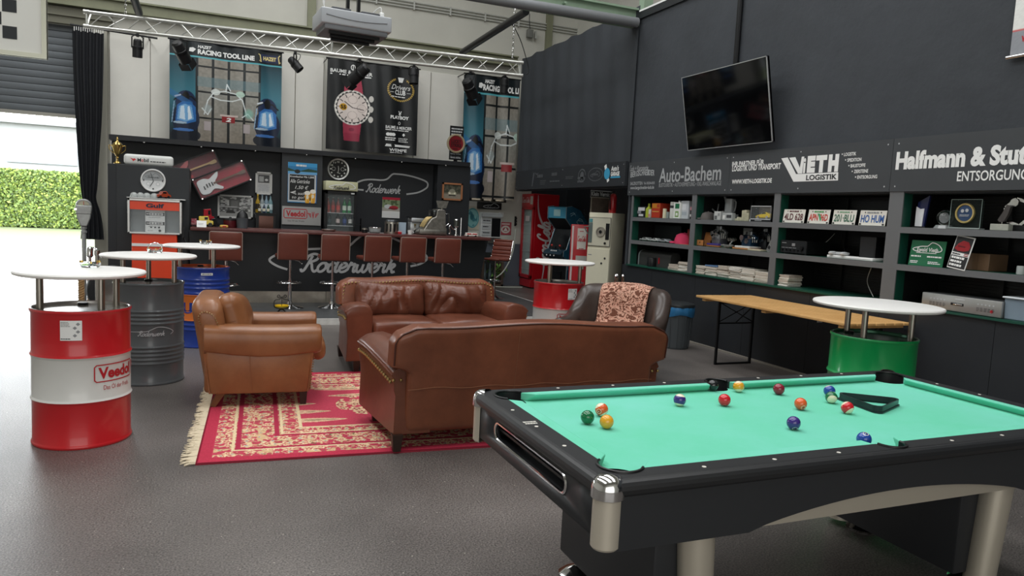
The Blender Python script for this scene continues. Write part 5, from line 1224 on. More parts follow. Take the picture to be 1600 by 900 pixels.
t = thing('cup', 'white cup on the bar between menu card and cash register', 'cup', cpos(641, -.1)); MB().lathe([(0, .0), (.03, 0), (.04, .07), (.036, .07), (.028, .01), (0, .01)], 18).build('bowl', M_WHITE, t); MB().tube([(.038+.022*math.sin(PI*i/8), 0, .055-.035*i/8) for i in range(9)], .005, 6).build('handle', M_WHITE, t)
t = thing('toy_box', 'small red box on the bar beside the blue menu card', 'box', cpos(625, -.12)); MB().rbox(-.03, .03, -.02, .02, 0, .05, .004, 2).build('carton', M_REDP, t); MB().box(-.031, .031, -.021, .021, .04, .046).build('lid_band', M_WHITE, t)
t = thing('glass_dish', 'wide glass dish on the bar left of the chrome dispenser', 'dish', cpos(586, -.02)); MB().lathe([(0, .004), (.07, 0), (.09, .02), (.1, .09), (.094, .09), (.084, .024), (0, .012)], 28).build('bowl', mat('frosted_glass', '#c3cac9', .12, trans=.5), t); MB().lathe([(.102, .082), (.105, .088), (.1, .094)], 28).build('rim', M_CHROME, t)
t = thing('serving_tray', 'flat steel tray on the bar in front of the fridge', 'tray', cpos(514, -.02)); MB().lathe([(0, .002), (.09, 0), (.11, .03), (.106, .032), (.088, .008), (0, .008)], 28).build('tray', M_STEEL, t); MB().lathe([(.112, .026), (.114, .032), (.108, .036)], 28).build('rim', M_CHROME, t)
t = thing('jar', 'low dark jar with steel lid on the bar right of the tray', 'jar', cpos(570, .0)); MB().lathe([(0, 0), (.045, 0), (.048, .05), (0, .05)], 20).build('pot', M_DARKM, t); MB().lathe([(.05, .05), (.05, .065), (.01, .08), (0, .08)], 20).build('lid', M_STEEL, t)
t = thing('bottle_rack', 'small black rack on the back counter right of the fridge', 'rack', (ony(559, 350, 13.0).x, 13.0, ZC-.15)); q = MB()
for k in range(3): q.box(-.06, .06, -.06, .06, .12*k, .12*k+.012)
for sx in (-1, 1): q.box(sx*.055-.006, sx*.055+.006, -.06, .06, 0, .36)
q.build('shelf_frame', M_PLASTB, t); MB().cyl((0, 0, .012), (0, 0, .1), .03, n=14).build('cup_stack', M_CHROME, t)
struct(MB().box(-.2, 4.3, 12.9, 13.55, PF, ZC-.16).build('back_counter', M_UNIT))
t = thing('toy_bus', 'red and white toy bus near the right end of the bar', 'toy', cpos(737, -.08)); MB().rbox(-.11, .11, -.04, .04, .012, .03, .004, 2).rbox(-.10, .10, -.038, .038, .028, .065, .01, 3).build('body', mat('toy_white', '#e2ddd6', .3), t); MB().box(-.09, -.01, -.041, .041, .038, .056).box(.01, .09, -.041, .041, .038, .056).build('side_windows', M_REDP, t)
for sx in (-.07, .07): MB().cyl((sx, -.042, .014), (sx, .042, .014), .014, n=12).build('wheels', M_PLASTB, t)
# left end of the counter
t = thing('ice_bucket', 'grey ice bucket with dark domed lid on the left part of the bar', 'bucket', cpos(378.5, -.02)); MB().lathe([(0, 0), (.075, 0), (.085, .13), (.09, .155), (.08, .155), (.07, .01), (0, .01)], 26).build('bucket', mat('bucket_grey', '#50565a', .35), t); MB().lathe([(.088, .155), (.07, .22), (.03, .26), (.012, .275), (0, .28)], 26).build('dome_lid', M_PLASTB, t)
t = thing('cooking_pot', 'dark red pot with lid beside the ice bucket on the bar', 'pot', cpos(360, .08)); MB().lathe([(0, 0), (.09, 0), (.1, .02), (.1, .11), (0, .11)], 26).build('pot', mat('pot_red', '#571a20', .3), t); MB().lathe([(.104, .11), (.104, .125), (.02, .145), (.015, .16), (0, .16)], 26).build('lid', M_PLASTB, t)
t = thing('snack_packet', 'small yellow and white packet lying on the bar in front of the red pot', 'packet', cpos(350, -.18)); MB().pillow((0, 0, .022), (.06, .03, .022), (.6, .6), 16).build('bag', mat('packet_yellow', '#cfa94e', .4), t); MB().box(-.02, .03, -.031, -.028, .012, .032).build('print', M_REDP, t)
t = thing('card_stand', 'white folded card standing at the left end of the bar', 'card', cpos(315, -.18)); MB().prism([(-.05, 0), (-.046, 0), (0, .086), (.046, 0), (.05, 0), (.002, .094), (-.002, .094)], -.065, .065, M=RZ(PI/2)).build('card', M_WHITE, t); q = MB(); greek(q, -.045, .045, .03, .06, 2, lambda u, v, n=0: Vector((u, -.05+v*.53-.003-n, v)), 0, .001, 3, .3); q.build('print', M_GREYP, t)
toy_car(cpos(322, .05), 0, 'yellow and black toy truck at the left end of the bar', '#d9c02a', .2, H=.16, boxy=True)
toy_car(cpos(333, .15), .3, 'black toy car behind the yellow toy truck on the bar', '#1d1e20', .17, H=.13)
t = toy_car((cpos(326, .25)[0], YK+.25, ZC+.0), .2, 'tall red toy van behind the toy truck on the bar', '#a81f2c', .15, H=.27, boxy=True)
toy_car(cpos(303, .0), PI/2, 'dark red and black toy tractor at the extreme left of the bar', '#7a1a2a', .17, H=.12)
# ---------------------------------------------------------------- bar stools
L_STOOL = mat('stool_leather', '#6b3529', .42, var=(3, .12), bump=(60, .1, .003)); L_EDGE = mat('stool_piping', '#9a8a80', .45)
def make_stool(name, label, group):
    t = thing(name, label, 'bar stool', (0, 0, 0), 0, group)           # front faces +y (the bar), back towards -y
    MB().lathe([(0, 0), (.2, 0), (.205, .008), (.19, .014), (.08, .035), (.045, .06), (.035, .10), (0, .10)], 32).build('base_plate', M_CHROME, t)
    MB().cyl((0, 0, .09), (0, 0, .42), .028, n=18).cyl((0, 0, .42), (0, 0, .74), .02, n=16).cyl((0, 0, .30), (0, 0, .32), .034, n=18).build('column', M_CHROME, t)
    MB().tube(spline([(0, -.03, .37), (-.13, -.02, .37), (-.17, .09, .37), (-.1, .2, .37), (.1, .2, .37), (.17, .09, .37), (.13, -.02, .37)], 6, True), .011, 8, closed=True).build('footrest', M_CHROME, t)
    MB().rbox(-.2, .2, -.17, .21, .735, .80, .025, 3).build('seat', L_STOOL, t)
    MB().rbox(-.215, .215, -.225, -.165, .725, 1.12, .024, 3, fn=lambda v: Vector((v.x*(1-.03*(v.z-.725)), v.y-.10*(v.z-.74)-.02*math.cos(v.x*6), v.z)), cuts=4).build('backrest', L_STOOL, t)
    p = MB()
    P = [(-.207, -.228, .74), (-.205, -.262, 1.1), (-.19, -.266, 1.117), (.19, -.266, 1.117), (.205, -.262, 1.1), (.207, -.228, .74)]; p.tube(P, .006, 6); p.build('piping', L_EDGE, t)
    MB().tube([(.03, 0, .72), (.12, -.03, .70), (.16, -.05, .66)], .007, 6).build('height_lever', M_CHROME, t)
    return t
SP = [(456.5, 11.12, 0.03, 'brown bar stool furthest left of the five along the bar logo'), (524, 11.12, 0.0, 'second brown bar stool along the bar logo, above the sofa left corner'), (587, 11.12, .12, 'middle brown bar stool of the five along the bar logo'), (642.5, 11.12, .1, 'fourth brown bar stool along the bar logo'), (699, 11.12, .0, 'brown bar stool near the right end of the bar, right of the logo'), (354.5, 10.75, -.05, 'brown bar stool standing behind the blue and orange drum table')]
s0 = None
for px, y, rz, l in SP:
    p = ony(px, 385, y-.2)
    if s0 is None: s0 = make_stool('bar_stool', l, 'brown bar stools'); put(s0, (p.x, y, PF+.0015), rz)
    else: dup(s0, (p.x, y, PF+.0015), rz, l)
def ribbed_stool():
    p = onz(771, 466, PF); t = thing('bar_stool', 'ribbed brown bar stool seen from the side at the right end of the bar', 'bar stool', p, 2.25, 'brown bar stools')
    MB().lathe([(0, 0), (.2, 0), (.205, .008), (.19, .014), (.08, .035), (.045, .06), (.035, .10), (0, .10)], 32).build('base_plate', M_CHROME, t)
    MB().cyl((0, 0, .09), (0, 0, .42), .028, n=18).cyl((0, 0, .42), (0, 0, .72), .02, n=16).build('column', M_CHROME, t)
    MB().tube(spline([(0, -.03, .33), (-.13, -.02, .33), (-.17, .09, .33), (-.1, .2, .33), (.1, .2, .33), (.17, .09, .33), (.13, -.02, .33)], 6, True), .011, 8, closed=True).build('footrest', M_CHROME, t)
    prof = spline([(.22, .0, .73), (.0, .0, .715), (-.15, .0, .72), (-.2, 0, .76), (-.24, 0, .9), (-.29, 0, 1.08)], 7); q = MB(); k = len(prof)
    for i in range(k-1):
        if i % 3 == 2: continue
    for i in range(0, k-2, 3):
        a, b = prof[i], prof[min(k-1, i+3)]; d = (b-a); L_ = d.length; ang = math.atan2(d.z, d.x)
        q.rbox(-L_/2, L_/2, -.2, .2, -.02, .025, .018, 3, M=T(0, (a.x+b.x)/2, (a.z+b.z)/2) @ RZ(PI/2) @ RY(-ang))
    q.build('ribbed_seat', L_STOOL, t)
    for s in (-1, 1): MB().tube([(s*.2, v.x, v.z-.02) for v in prof], .011, 8).build('side_frame', M_CHROME, t)
    MB().cyl((0, 0, .69), (0, 0, .715), .07, n=16).build('seat_mount', M_DARKM, t)
ribbed_stool()
# ================================================================ sign boards above the shelves
XS = 6.14; RZW = -PI/2
def ry(px, py, X=XS): return onx(px, py, X).y
def board(label, pxl, pxr, z0, z1, yl=None, yr=None, X=XS, m=M_CHARC):
    yl = ry(pxl, 290, X) if yl is None else yl; yr = ry(pxr, 290, X) if yr is None else yr; yc = (yl+yr)/2; h = abs(yl-yr)/2
    t = thing('advertising_board', label, 'sign board', (X, yc, z0), RZW, 'sponsor boards along the right wall')
    MB().box(-h+.002, h-.002, 0, .05, 0, z1-z0).build('board', m, t)
    s = MB()
    for a in (-h+.06, 0, h-.06):
        for b in (.05, z1-z0-.05): s.disc((a, b), .008, 0, 8, -.0015)
    s.build('screws', M_LGREY, t)
    def rect(a, b, c, d):                              # left, top, right, bottom pixels -> local u0,u1,v0,v1
        p, q, top, bot = onx(a, (b+d)/2, X), onx(c, (b+d)/2, X), onx((a+c)/2, b, X), onx((a+c)/2, d, X)
        return yc-p.y, yc-q.y, bot.z-z0, top.z-z0
    return t, rect, flat_map(0)
SZ0, SZ1 = 2.02, 2.528
t, r, mp = board('grey sponsor board with silver car dealer lettering, left of the large white logo board', 981, 1138, SZ0, SZ1)
L = MB(); letter_in(L, 'Lack + Karosserie', *r(985, 259, 1013, 266.5), mp, 0, .01)
for i, ch in enumerate('BERGSCHNEIDER'):
    a = r(985.5+2.9*i, 274-2.2*math.sin((i+1)/14*PI)-i*.25-5, 985.5+2.9*i+2.5, 274-2.2*math.sin((i+1)/14*PI)-i*.25+4); letter_in(L, ch, *a, mp, 0, .03)
letter_in(L, 'SALZKOTTEN', *r(985, 284, 1004, 289), mp, 0, .02); letter_in(L, 'Tel. 05258-6550', *r(1006, 284, 1023, 288), mp, 0, .02); letter_in(L, 'www.bergschneider-lack.de', *r(985, 290.5, 1022, 297), mp, 0, .03)
letter_in(L, 'Auto-Bachem', *r(1030.5, 260, 1127, 283.5), mp, 0, .015); letter_in(L, 'BUSTOURISTIK • AUTOVERMIETUNG • XXL-WASCHANLAGE', *r(1030, 284.5, 1127, 291), mp, 0, 0)
L.build('lettering', mat('silver_vinyl', '#a7aaab', .4), t)
t, r, mp = board('grey sponsor board with the large white block logo in its middle', 1138, 1390, SZ0, SZ1)
L = MB(); letter_in(L, 'IHR PARTNER FÜR', *r(1144.5, 249.5, 1194, 258.5), mp, 0, .03); letter_in(L, 'LOGISTIK UND TRANSPORT', *r(1144.5, 257, 1220, 266), mp, 0, .03); letter_in(L, 'WWW.VIETH-LOGISTIK.DE', *r(1144, 279.5, 1206, 286.5), mp, 0, .03)
def W2(px, py): p = onx(px, py, XS); c = t.location; return (c.y-p.y, p.z-SZ0)
def vpoly(P, m=0, n=.002): L.add([mp(*W2(a, b), n) for a, b in P], [tuple(range(len(P)))], m)
vpoly([(1221, 247.5), (1231, 246), (1244, 272), (1310, 269), (1309.5, 282), (1240, 284)]); vpoly([(1233.5, 246.5), (1243, 245.5), (1250, 262), (1253, 245), (1257, 244.6), (1253.5, 271), (1247, 271.3)])
letter_in(L, 'i', *r(1255.5, 247, 1259, 270.5), mp, 0, .08); letter_in(L, 'E', *r(1261.5, 243.5, 1274, 270), mp, 0, .08); letter_in(L, 'T', *r(1275, 242.5, 1292, 269.5), mp, 0, .08); letter_in(L, 'H', *r(1294.5, 241, 1310.5, 268.5), mp, 0, .09)
letter_in(L, 'LOGISTIK', *r(1260, 272.5, 1308, 281), mp, 1, .03, 0, .004)
for i, s in enumerate(('LOGISTIK', 'SPEDITION', 'BAUSTOFFE', 'ZIERSTEINE', 'ENTSORGUNG')):
    x = 1319+5.2*i; w = (19, 22, 23, 22, 31)[i]; letter_in(L, s, *r(x, 238+8.9*i, x+w, 243.5+8.9*i), mp, 0, .02); a = r(x-3.5, 240+8.9*i, x-2, 242+8.9*i); quad(L, *a, mp, 0, .002)
L.build('lettering', [M_WHITE, M_DKP], t)
t, r, mp = board('grey sponsor board with large condensed white lettering at the right edge of the photo', 1390, 1600, SZ0, SZ1, yr=2.6)
L = MB(); letter_in(L, 'Halfmann & Stut', *r(1401, 230, 1606, 261), mp, 0, .05); letter_in(L, 'ENTSORGUNG', *r(1496, 265.5, 1607, 282), mp, 0, .015); L.build('lettering', M_WHITE, t)
t, r, mp = board('long dark far board with faint grey sponsor logos above the vending machines', 981, 815, 2.17, 2.56, yl=14.45, yr=10.02, X=XS-.03, m=mat('dark_board', '#2b2e32', .5))
L = MB(); greek(L, *r(838, 272, 852, 278), 1, mp, 0, .002, 1, .8); greek(L, *r(844, 281, 853, 289), 3, mp, 0, .002, 2, .4); letter_in(L, 'Y', *r(836, 270, 842, 277), mp, 0, .03); ribbon(L, [W2b for W2b in [(r(832, 270, 833, 291)[0], r(832, 270, 833, 291)[2]), (r(832, 270, 834, 291)[1], r(832, 270, 834, 291)[3])]], .05, mp)
greek(L, *r(862, 269, 873, 275), 1, mp, 0, .002, 4, .8); greek(L, *r(859, 281, 876, 285), 1, mp, 0, .002, 5, .5); greek(L, *r(884, 275, 897, 280), 2, mp, 0, .002, 6, .4)
a = r(903, 262, 916, 286); greek(L, a[0], a[1], a[2], a[2]+.12, 2, mp, 0, .002, 7, .6); ribbon(L, [((a[0]+a[1])/2+.42*(a[1]-a[0])*math.cos(q*.4), a[3]-.14+.11*math.sin(q*.4)) for q in range(16)], .022, mp); L.disc(((a[0]+a[1])/2, a[3]-.14), .07, 0, 14, -.002)
a = r(919.5, 262.5, 942, 282.5); cx, cz, rx, rz_ = (a[0]+a[1])/2, (a[2]+a[3])/2, (a[1]-a[0])/2, (a[3]-a[2])/2; ribbon(L, [(cx+rx*math.cos(2*PI*q/30), cz+rz_*math.sin(2*PI*q/30)) for q in range(30)], .014, mp, 0, .002, True); carline(L, cx-rx*.7, cx+rx*.7, cz-rz_*.35, cz+rz_*.5, mp, .012); greek(L, cx-rx*.5, cx+rx*.5, cz-rz_*.25, cz+.02, 1, mp, 0, .002, 9, .6)
letter_in(L, 'GARAGE', *r(954.5, 268, 968, 275), mp, 1, .05); letter_in(L, "Auto's", *r(955, 259, 967, 267), mp, 1, .03, .2); quad(L, *r(954, 275.5, 969, 278), mp, 2, .002)
ribbon(L, [(r(946, 259, 947, 260)[0], r(946, 258, 947, 283)[3]), (r(952, 259, 953, 260)[0], r(946, 258, 947, 284)[2])], .07, mp, 1, .003); a = r(945.5, 266, 952, 277); L.disc(((a[0]+a[1])/2, (a[2]+a[3])/2), .095, 2, 16, -.004); L.build('lettering', [mat('faint_grey', '#5a5d60', .5), M_WHITE, mat('vinyl_blue', '#3f9cc4', .4)], t)
# ================================================================ shelves
M_SFRONT = mat('shelf_edge_grey', '#66686a', .45); M_SGREEN = mat('shelf_green', '#16493b', .4); M_SBACK = mat('corrugated_black', '#151617', .5)
XF, XBK = 6.15, 6.78; Z1, Z2, Z3 = 1.682, 1.325, .946
EY = [ry(983, 375, XF), ry(1080, 380, XF), ry(1208.5, 385, XF), ry(1391.5, 390, XF), 2.65]
def shelf_unit(label, ya, yb, wl=.05, wr_=.05):
    yc = (ya+yb)/2; h = (ya-yb)/2; t = thing('shelf_unit', label, 'shelf', (XF, yc, .93), RZW, 'dark shelf units along the right wall'); D = XBK-XF
    for x0, x1, e in ((-h, -h+wl, 0), (h-wr_, h, 1)):
        s = MB(); s.box(x0, x1, 0, .012, 0, 1.09, 0); s.box(x0+.004, x1-.004, .012, .13, 0, 1.09, 1); s.box(x0+.008, x1-.008, .13, D, 0, 1.09, 2); s.build('side_panel', [M_SFRONT, M_SGREEN, M_SBACK], t)
    for z in (Z1, Z2):
        s = MB(); s.box(-h+wl, h-wr_, .0, .012, z-.93-.058, z-.93, 0); s.box(-h+wl, h-wr_, .012, D, z-.93-.03, z-.93, 1); s.build('shelf_board', [M_SFRONT, M_SGREEN], t)
    MB().box(-h, h, -.03, D, -.005, Z3-.93).build('base_board', M_SGREEN, t)
    MB().box(-h, h, .002, D+.02, 1.075, 1.095).build('top_board', M_SBACK, t)
    b = MB(); b.box(-h, h, D-.005, D, 0, 1.09)
    for k in range(36): b.box(-h+wl, h-wr_, D-.02, D-.005, .01+k*.03, .024+k*.03)
    for q in (-h*.4, h*.35): b.box(q-.015, q+.015, D-.05, D-.005, 0, 1.09)
    b.build('back_panel', M_SBACK, t)
shelf_unit('leftmost dark shelf unit holding oil cans and a mailbox', EY[0], EY[1]); shelf_unit('second shelf unit from the left with engine models and magazines', EY[1], EY[2]); shelf_unit('shelf unit with licence plates and an amplifier', EY[2], EY[3], .05, .07); shelf_unit('rightmost shelf unit with glass awards and the silver appliance', EY[3], EY[4], .085, .05)
ZK = {1: Z1, 2: Z2, 3: Z3}
def sp(px, k, d=.1, py=None):                          # a spot on shelf k, d behind its front edge, under pixel column px
    X = XF+d; p = onx(px, py or {1: 345, 2: 388, 3: 430}[k], X); return Vector((X, p.y, ZK[k]))
def sw(px0, px1, k, d=.1, py=None): return abs(sp(px0, k, d, py).y-sp(px1, k, d, py).y)
def pz(px, py, d=.1): return onx(px, py, XF+d).z
def item(name, label, cat, px0, px1, k, d=.1, group=None, py=None):
    a, b = sp(px0, k, d, py), sp(px1, k, d, py); t = thing(name, label, cat, (XF+d, (a.y+b.y)/2, ZK[k]+.0015), RZW, group); return t, abs(a.y-b.y)/2
def boxy(name, label, cat, px0, px1, pyt, k, c, d=.1, dep=.1, deco=None, cap=None, group=None):
    t, h = item(name, label, cat, px0, px1, k, d, group); H = pz((px0+px1)/2, pyt, d)-ZK[k]
    MB().box(-h, h, 0, dep, 0, H).build('body', mat('box_'+c[1:], c, .4), t, bevel=.004)
    if deco:
        q = MB(); mp = flat_map(-.0005); ms = []
        for i, (u0, u1, v0, v1, cc) in enumerate(deco): quad(q, -h+u0*2*h, -h+u1*2*h, v0*H, v1*H, mp, i, .001+.0004*i); ms.append(mat('deco_'+cc[1:], cc, .45))
        q.build('printed_front', ms, t)
    if cap: MB().cyl((cap[1]*h, dep/2, H), (cap[1]*h, dep/2, H+.025), .016, n=12).build('screw_cap', mat('cap_'+cap[0][1:], cap[0], .4), t)
    return t, h, H
def can(name, label, cat, px0, px1, pyt, k, c, d=.12, deco=None, group=None, neck=False):
    t, h = item(name, label, cat, px0, px1, k, d, group); H = pz((px0+px1)/2, pyt, d)-ZK[k]
    P = [(0, 0), (h*.96, 0), (h, .008), (h, H-.01), (h*.95, H), (0, H)] if not neck else [(0, 0), (h*.96, 0), (h, .008), (h, H*.6), (h*.35, H*.8), (h*.35, H), (0, H)]
    MB().lathe(P, 20, at=(0, h, 0)).build('body', mat('can_'+c[1:], c, .35), t)
    if deco:
        for z0, z1, cc in deco: MB().lathe([(h*1.01, H*z0), (h*1.01, H*z1)], 20, at=(0, h, 0)).build('label', mat('deco_'+cc[1:], cc, .45), t)
    return t, h, H
G1 = 'oil cans and bottles on the left shelf'
boxy('oil_canister', 'flat black and white canister at the far left of the top shelf', 'canister', 995, 1007, 322.5, 1, '#202226', .08, .09, [(.1, .95, .6, .9, '#d9d9dc'), (.2, .8, .1, .3, '#d0d0d4'), (.0, .5, .35, .6, '#8d8f95')], group=G1)
can('spray_bottle', 'yellow green spray bottle next to the black and white canister', 'bottle', 1005.5, 1011.5, 318, 1, '#aab63a', .08, group=G1, neck=True)
boxy('small_packet', 'small white and pink packet beside the yellow green bottle', 'packet', 1011.5, 1015.5, 327, 1, '#dcd3cc', .1, .03, [(.1, .9, .1, .45, '#c98a86')], group=G1)
boxy('oil_tin', 'square orange and red oil tin on the left shelf', 'tin', 1017, 1030, 317.5, 1, '#b53a26', .08, .2, [(.05, .95, .66, .97, '#c9862c'), (.62, .92, .7, .93, '#b5422a'), (.1, .9, .4, .46, '#d9a45a')], group=G1)
can('tube', 'slim cream tube standing right of the orange tin', 'tube', 1033.5, 1037, 326, 1, '#dcd6b8', .06, group=G1)
can('drinking_glass', 'little clear glass between cream tube and white can', 'glass', 1038.5, 1042, 331, 1, '#8e9896', .1, group=G1)
can('spray_can', 'white round can with a dark ring logo', 'can', 1043, 1050.5, 315.5, 1, '#dedfd9', .1, [(.62, .78, '#3b3f42')], G1)
boxy('oil_canister', 'white canister with two green panels and a white cap', 'canister', 1051, 1061.5, 316.5, 1, '#e3e6e0', .06, .09, [(.25, .85, .62, .93, '#1f6e48'), (.3, .8, .1, .45, '#6f9a4a'), (.4, .7, .18, .36, '#e3e6e0')], ('#e8e8e4', -.1), G1)
boxy('oil_canister', 'tall pale grey canister right of the green and white one', 'canister', 1062, 1074.5, 314, 1, '#c6cbd0', .09, .11, [(.2, .7, .5, .82, '#dde0e4'), (.2, .8, .2, .4, '#aab4bc')], group=G1)
can('small_bottle', 'small white and pink bottle at the right end of the left shelf', 'bottle', 1075.5, 1079, 317, 1, '#2a2224', .12, [(.55, .75, '#d98f9a'), (.15, .3, '#e6e2de')], G1, True)
# left unit, middle shelf
for i, (a, b, l) in enumerate(((1003, 1017, 'grey model car at the left of the middle shelf'), (1019, 1030, 'small pale grey model car in the middle of the left shelf'), (1031, 1047, 'larger grey model car beside the pink cap'))):
    p = sp((a+b)/2, 2, .08)+Vector((0, 0, .0015)); toy_car(p, RZW+.1, l, ('#9aa09e', '#b5bab8', '#8b9194')[i], sw(a, b, 2, .08), 'grey model cars on the left shelf', 'model car', .055)
def cap_hat(px0, px1, k, label, c, d=.06, pyt=None):
    t, h = item('baseball_cap', label, 'cap', px0, px1, k, d); H = h*.8
    MB().lathe([(h*.72, 0), (h*.72, H*.4), (h*.6, H*.8), (h*.3, H), (0, H*1.04)], 24, at=(h*.2, h*.6, 0)).build('crown', mat('cap_fabric_'+c[1:], c, .8), t)
    b = MB(); n = 12; vs = []
    for i in range(n+1):
        a = PI*.62+PI*.76*i/n
        for q in (.66, 1.25): vs.append((h*.2+h*q*math.cos(a)*1.0, h*.6+h*q*.8*math.sin(a), .012+.02*math.sin(PI*i/n)))
    b.add(vs, [(2*i, 2*i+1, 2*i+3, 2*i+2) for i in range(n)]); o = b.build('brim', mat('cap_fabric_'+c[1:], c), t); md = o.modifiers.new('s', 'SOLIDIFY'); md.thickness = .006
    MB().sphere((h*.2, h*.6, H*1.04), .008, 8).build('button', mat('cap_fabric_'+c[1:], c), t)
cap_hat(1043, 1068, 2, 'bright pink cap lying on the middle shelf', '#c9365c')
boxy('book', 'orange book lying flat right of the pink cap', 'book', 1058, 1077, 384, 2, '#b9784a', .05, .12)[0]
boxy('display_board', 'large black panel leaning at the back of the left middle shelf', 'panel', 1020, 1062, 352, 2, '#17191b', .38, .02, [(.03, .97, .05, .95, '#1e2326')])
boxy('small_box', 'dark red box beside the shelf upright', 'box', 1072, 1079, 358, 2, '#7a2f2a', .15, .1)
# left unit, lower shelf
def mailbox():
    t, h = item('mailbox', 'grey metal tunnel shaped mailbox with its silver door facing left', 'mailbox', 997, 1046, 3, .14); H = pz(1010, 391, .14)-Z3; w = .09
    A = [(-w, 0), (-w, H-w)]+[(-w*math.cos(PI*i/10), H-w+w*math.sin(PI*i/10)) for i in range(1, 10)]+[(w, H-w), (w, 0)]
    MB().prism([(a+w, b) for a, b in A], -h, h, 'x').build('body', mat('mailbox_grey', '#4c4d4c', .4, .4), t); MB().prism([(a*1.04+w, b*1.01) for a, b in A], -h-.02, -h).build('x', M_STEEL, t) if False else MB().prism([(a*1.04+w, b*1.01) for a, b in A], -h-.025, -h, 'x').build('door', mat('mailbox_door', '#b4bbbd', .35, .5), t)
    MB().box(h*.3, h*.34, -.012, 0, .05, .14).build('flag', M_REDP, t)
mailbox()
can('mug', 'black mug in front of the grey mailbox', 'mug', 1006.5, 1015, 402.5, 3, '#1c1d1f', .03)
def papers(px0, px1, pyt, k, label, seed=0, n=None, tint=None, d=.04, group='magazine stacks on the lower shelves'):
    t, h = item('magazine_stack', label, 'magazines', px0, px1, k, d, group, py=None); H = max(.012, pz((px0+px1)/2, pyt, d)-ZK[k]); rnd = random.Random(seed); n = n or max(2, int(H/.016)); z = 0
    for i in range(n):
        th = H/n; a = rnd.uniform(-.06, .06); c = rnd.choice(('#d5cfc4', '#c7bdb0', '#dedad2', '#b9aea2')) if not (tint and i == n-1) else tint
        MB().rbox(-h, h, 0, .21, 0, th*.94, .003, 1, M=T(rnd.uniform(-.012, .012), rnd.uniform(0, .02), z) @ T(0, .1, 0) @ RZ(a) @ T(0, -.1, 0)).build('magazine', mat('paper_'+c[1:], c, .6, var=(60, .12)), t); z += th
papers(1042, 1058, 413, 3, 'low pile of white papers beside the mailbox', 1); papers(1058, 1074, 409.5, 3, 'white paper stack left of the first shelf upright', 2)
papers(1085, 1098.5, 415, 3, 'leftmost magazine stack of the second shelf unit', 3); papers(1100, 1118, 414.5, 3, 'magazine stack topped with a blue issue', 4, tint='#5f7fa8'); papers(1119, 1137, 415.5, 3, 'third magazine stack from the left in the second unit', 5); papers(1138, 1156, 417, 3, 'fourth magazine stack from the left in the second unit', 6); papers(1157, 1177, 420, 3, 'taller magazine stack, second from the right in its unit', 7); papers(1178, 1200, 425, 3, 'rightmost magazine stack of the second shelf unit', 8); papers(1216, 1231, 429.5, 3, 'small magazine stack alone in the licence plate unit', 9)
# second unit, top shelf
for px, l in ((1089, 'dark bottle with red label at the left of the second shelf'), ): can('dark_bottle', l, 'bottle', px-2.2, px+2.2, 318, 1, '#241c1c', .14, [(.2, .35, '#7a2a2a'), (.6, .7, '#9a9a98')], None, True)
cap_hat(1087, 1106, 1, 'grey cap with pale brim edge on the second unit top shelf', '#5d5856', .05)
def rotor():
    t, h = item('model_engine', 'grey cast metal model part with fan blades beside the grey cap', 'model', 1103, 1118, 1, .12); m = mat('cast_grey', '#6d6f70', .5, .5)
    MB().lathe([(0, 0), (h*.6, 0), (h*.75, .05), (h*.5, .09), (0, .1)], 18, at=(0, h, 0)).build('housing', m, t)
    for a in (.3, 1.5, 2.7): MB().box(-.01, .01, -.004, .004, 0, .13, M=T(0, h, .09) @ RY(a-1.4)).build('blade', m, t)
rotor()
def watering_can():
    t, h = item('measuring_jug', 'pale grey metal pouring can with spout and handle on white blocks', 'jug', 1126, 1138, 1, .14); m = mat('jug_grey', '#8f9394', .4, .3); b = .085
    MB().lathe([(0, b), (h*.95, b), (h*.85, b+.2), (h*.8, b+.2), (h*.85, b+.02), (0, b+.01)], 22, at=(0, h, 0)).build('body', m, t)
    MB().tube([(-h*.8, h, b+.1), (-h*1.3, h, b+.2), (-h*1.7, h, b+.24)], [.02, .016, .014], 10).build('spout', m, t); MB().tube(spline([(h*.8, h, b+.18), (h*1.4, h, b+.16), (h*1.3, h, b+.06), (h*.9, h, b+.03)], 5), .008, 8).build('handle', m, t)
    MB().box(-h*1.05, h*1.05, 0, h*2, 0, b).build('plinth', mat('plinth_grey', '#b2b4b2', .5), t)
watering_can()
boxy('model_block', 'white engine block model left of the pouring can', 'model', 1115, 1125, 330.5, 1, '#bdbfbd', .04, .09, [(.1, .5, .1, .5, '#5d5f60'), (.6, .9, .5, .8, '#8a8c8c')]); boxy('model_block', 'long pale engine block model right of the pouring can', 'model', 1128, 1143, 333, 1, '#a9acab', .03, .06, [(.45, .95, .35, .75, '#3c3e40'), (.05, .3, .2, .7, '#dcdcd8')])
def blocks():
    t, h = item('stone_ornament', 'pale translucent ornament of upright stone slabs', 'ornament', 1147, 1169, 1, .08); m = mat('onyx', '#b9b59c', .4, var=(20, .2)); rnd = random.Random(3)
    for i in range(6): x = -h+2*h*(i+.5)/6; H = (.03, .05, .04, .135, .14, .10)[i]; MB().rbox(x-h/6, x+h/6, 0, .05+.02*rnd.random(), 0, H, .006, 2).build('slab', m, t)
blocks()
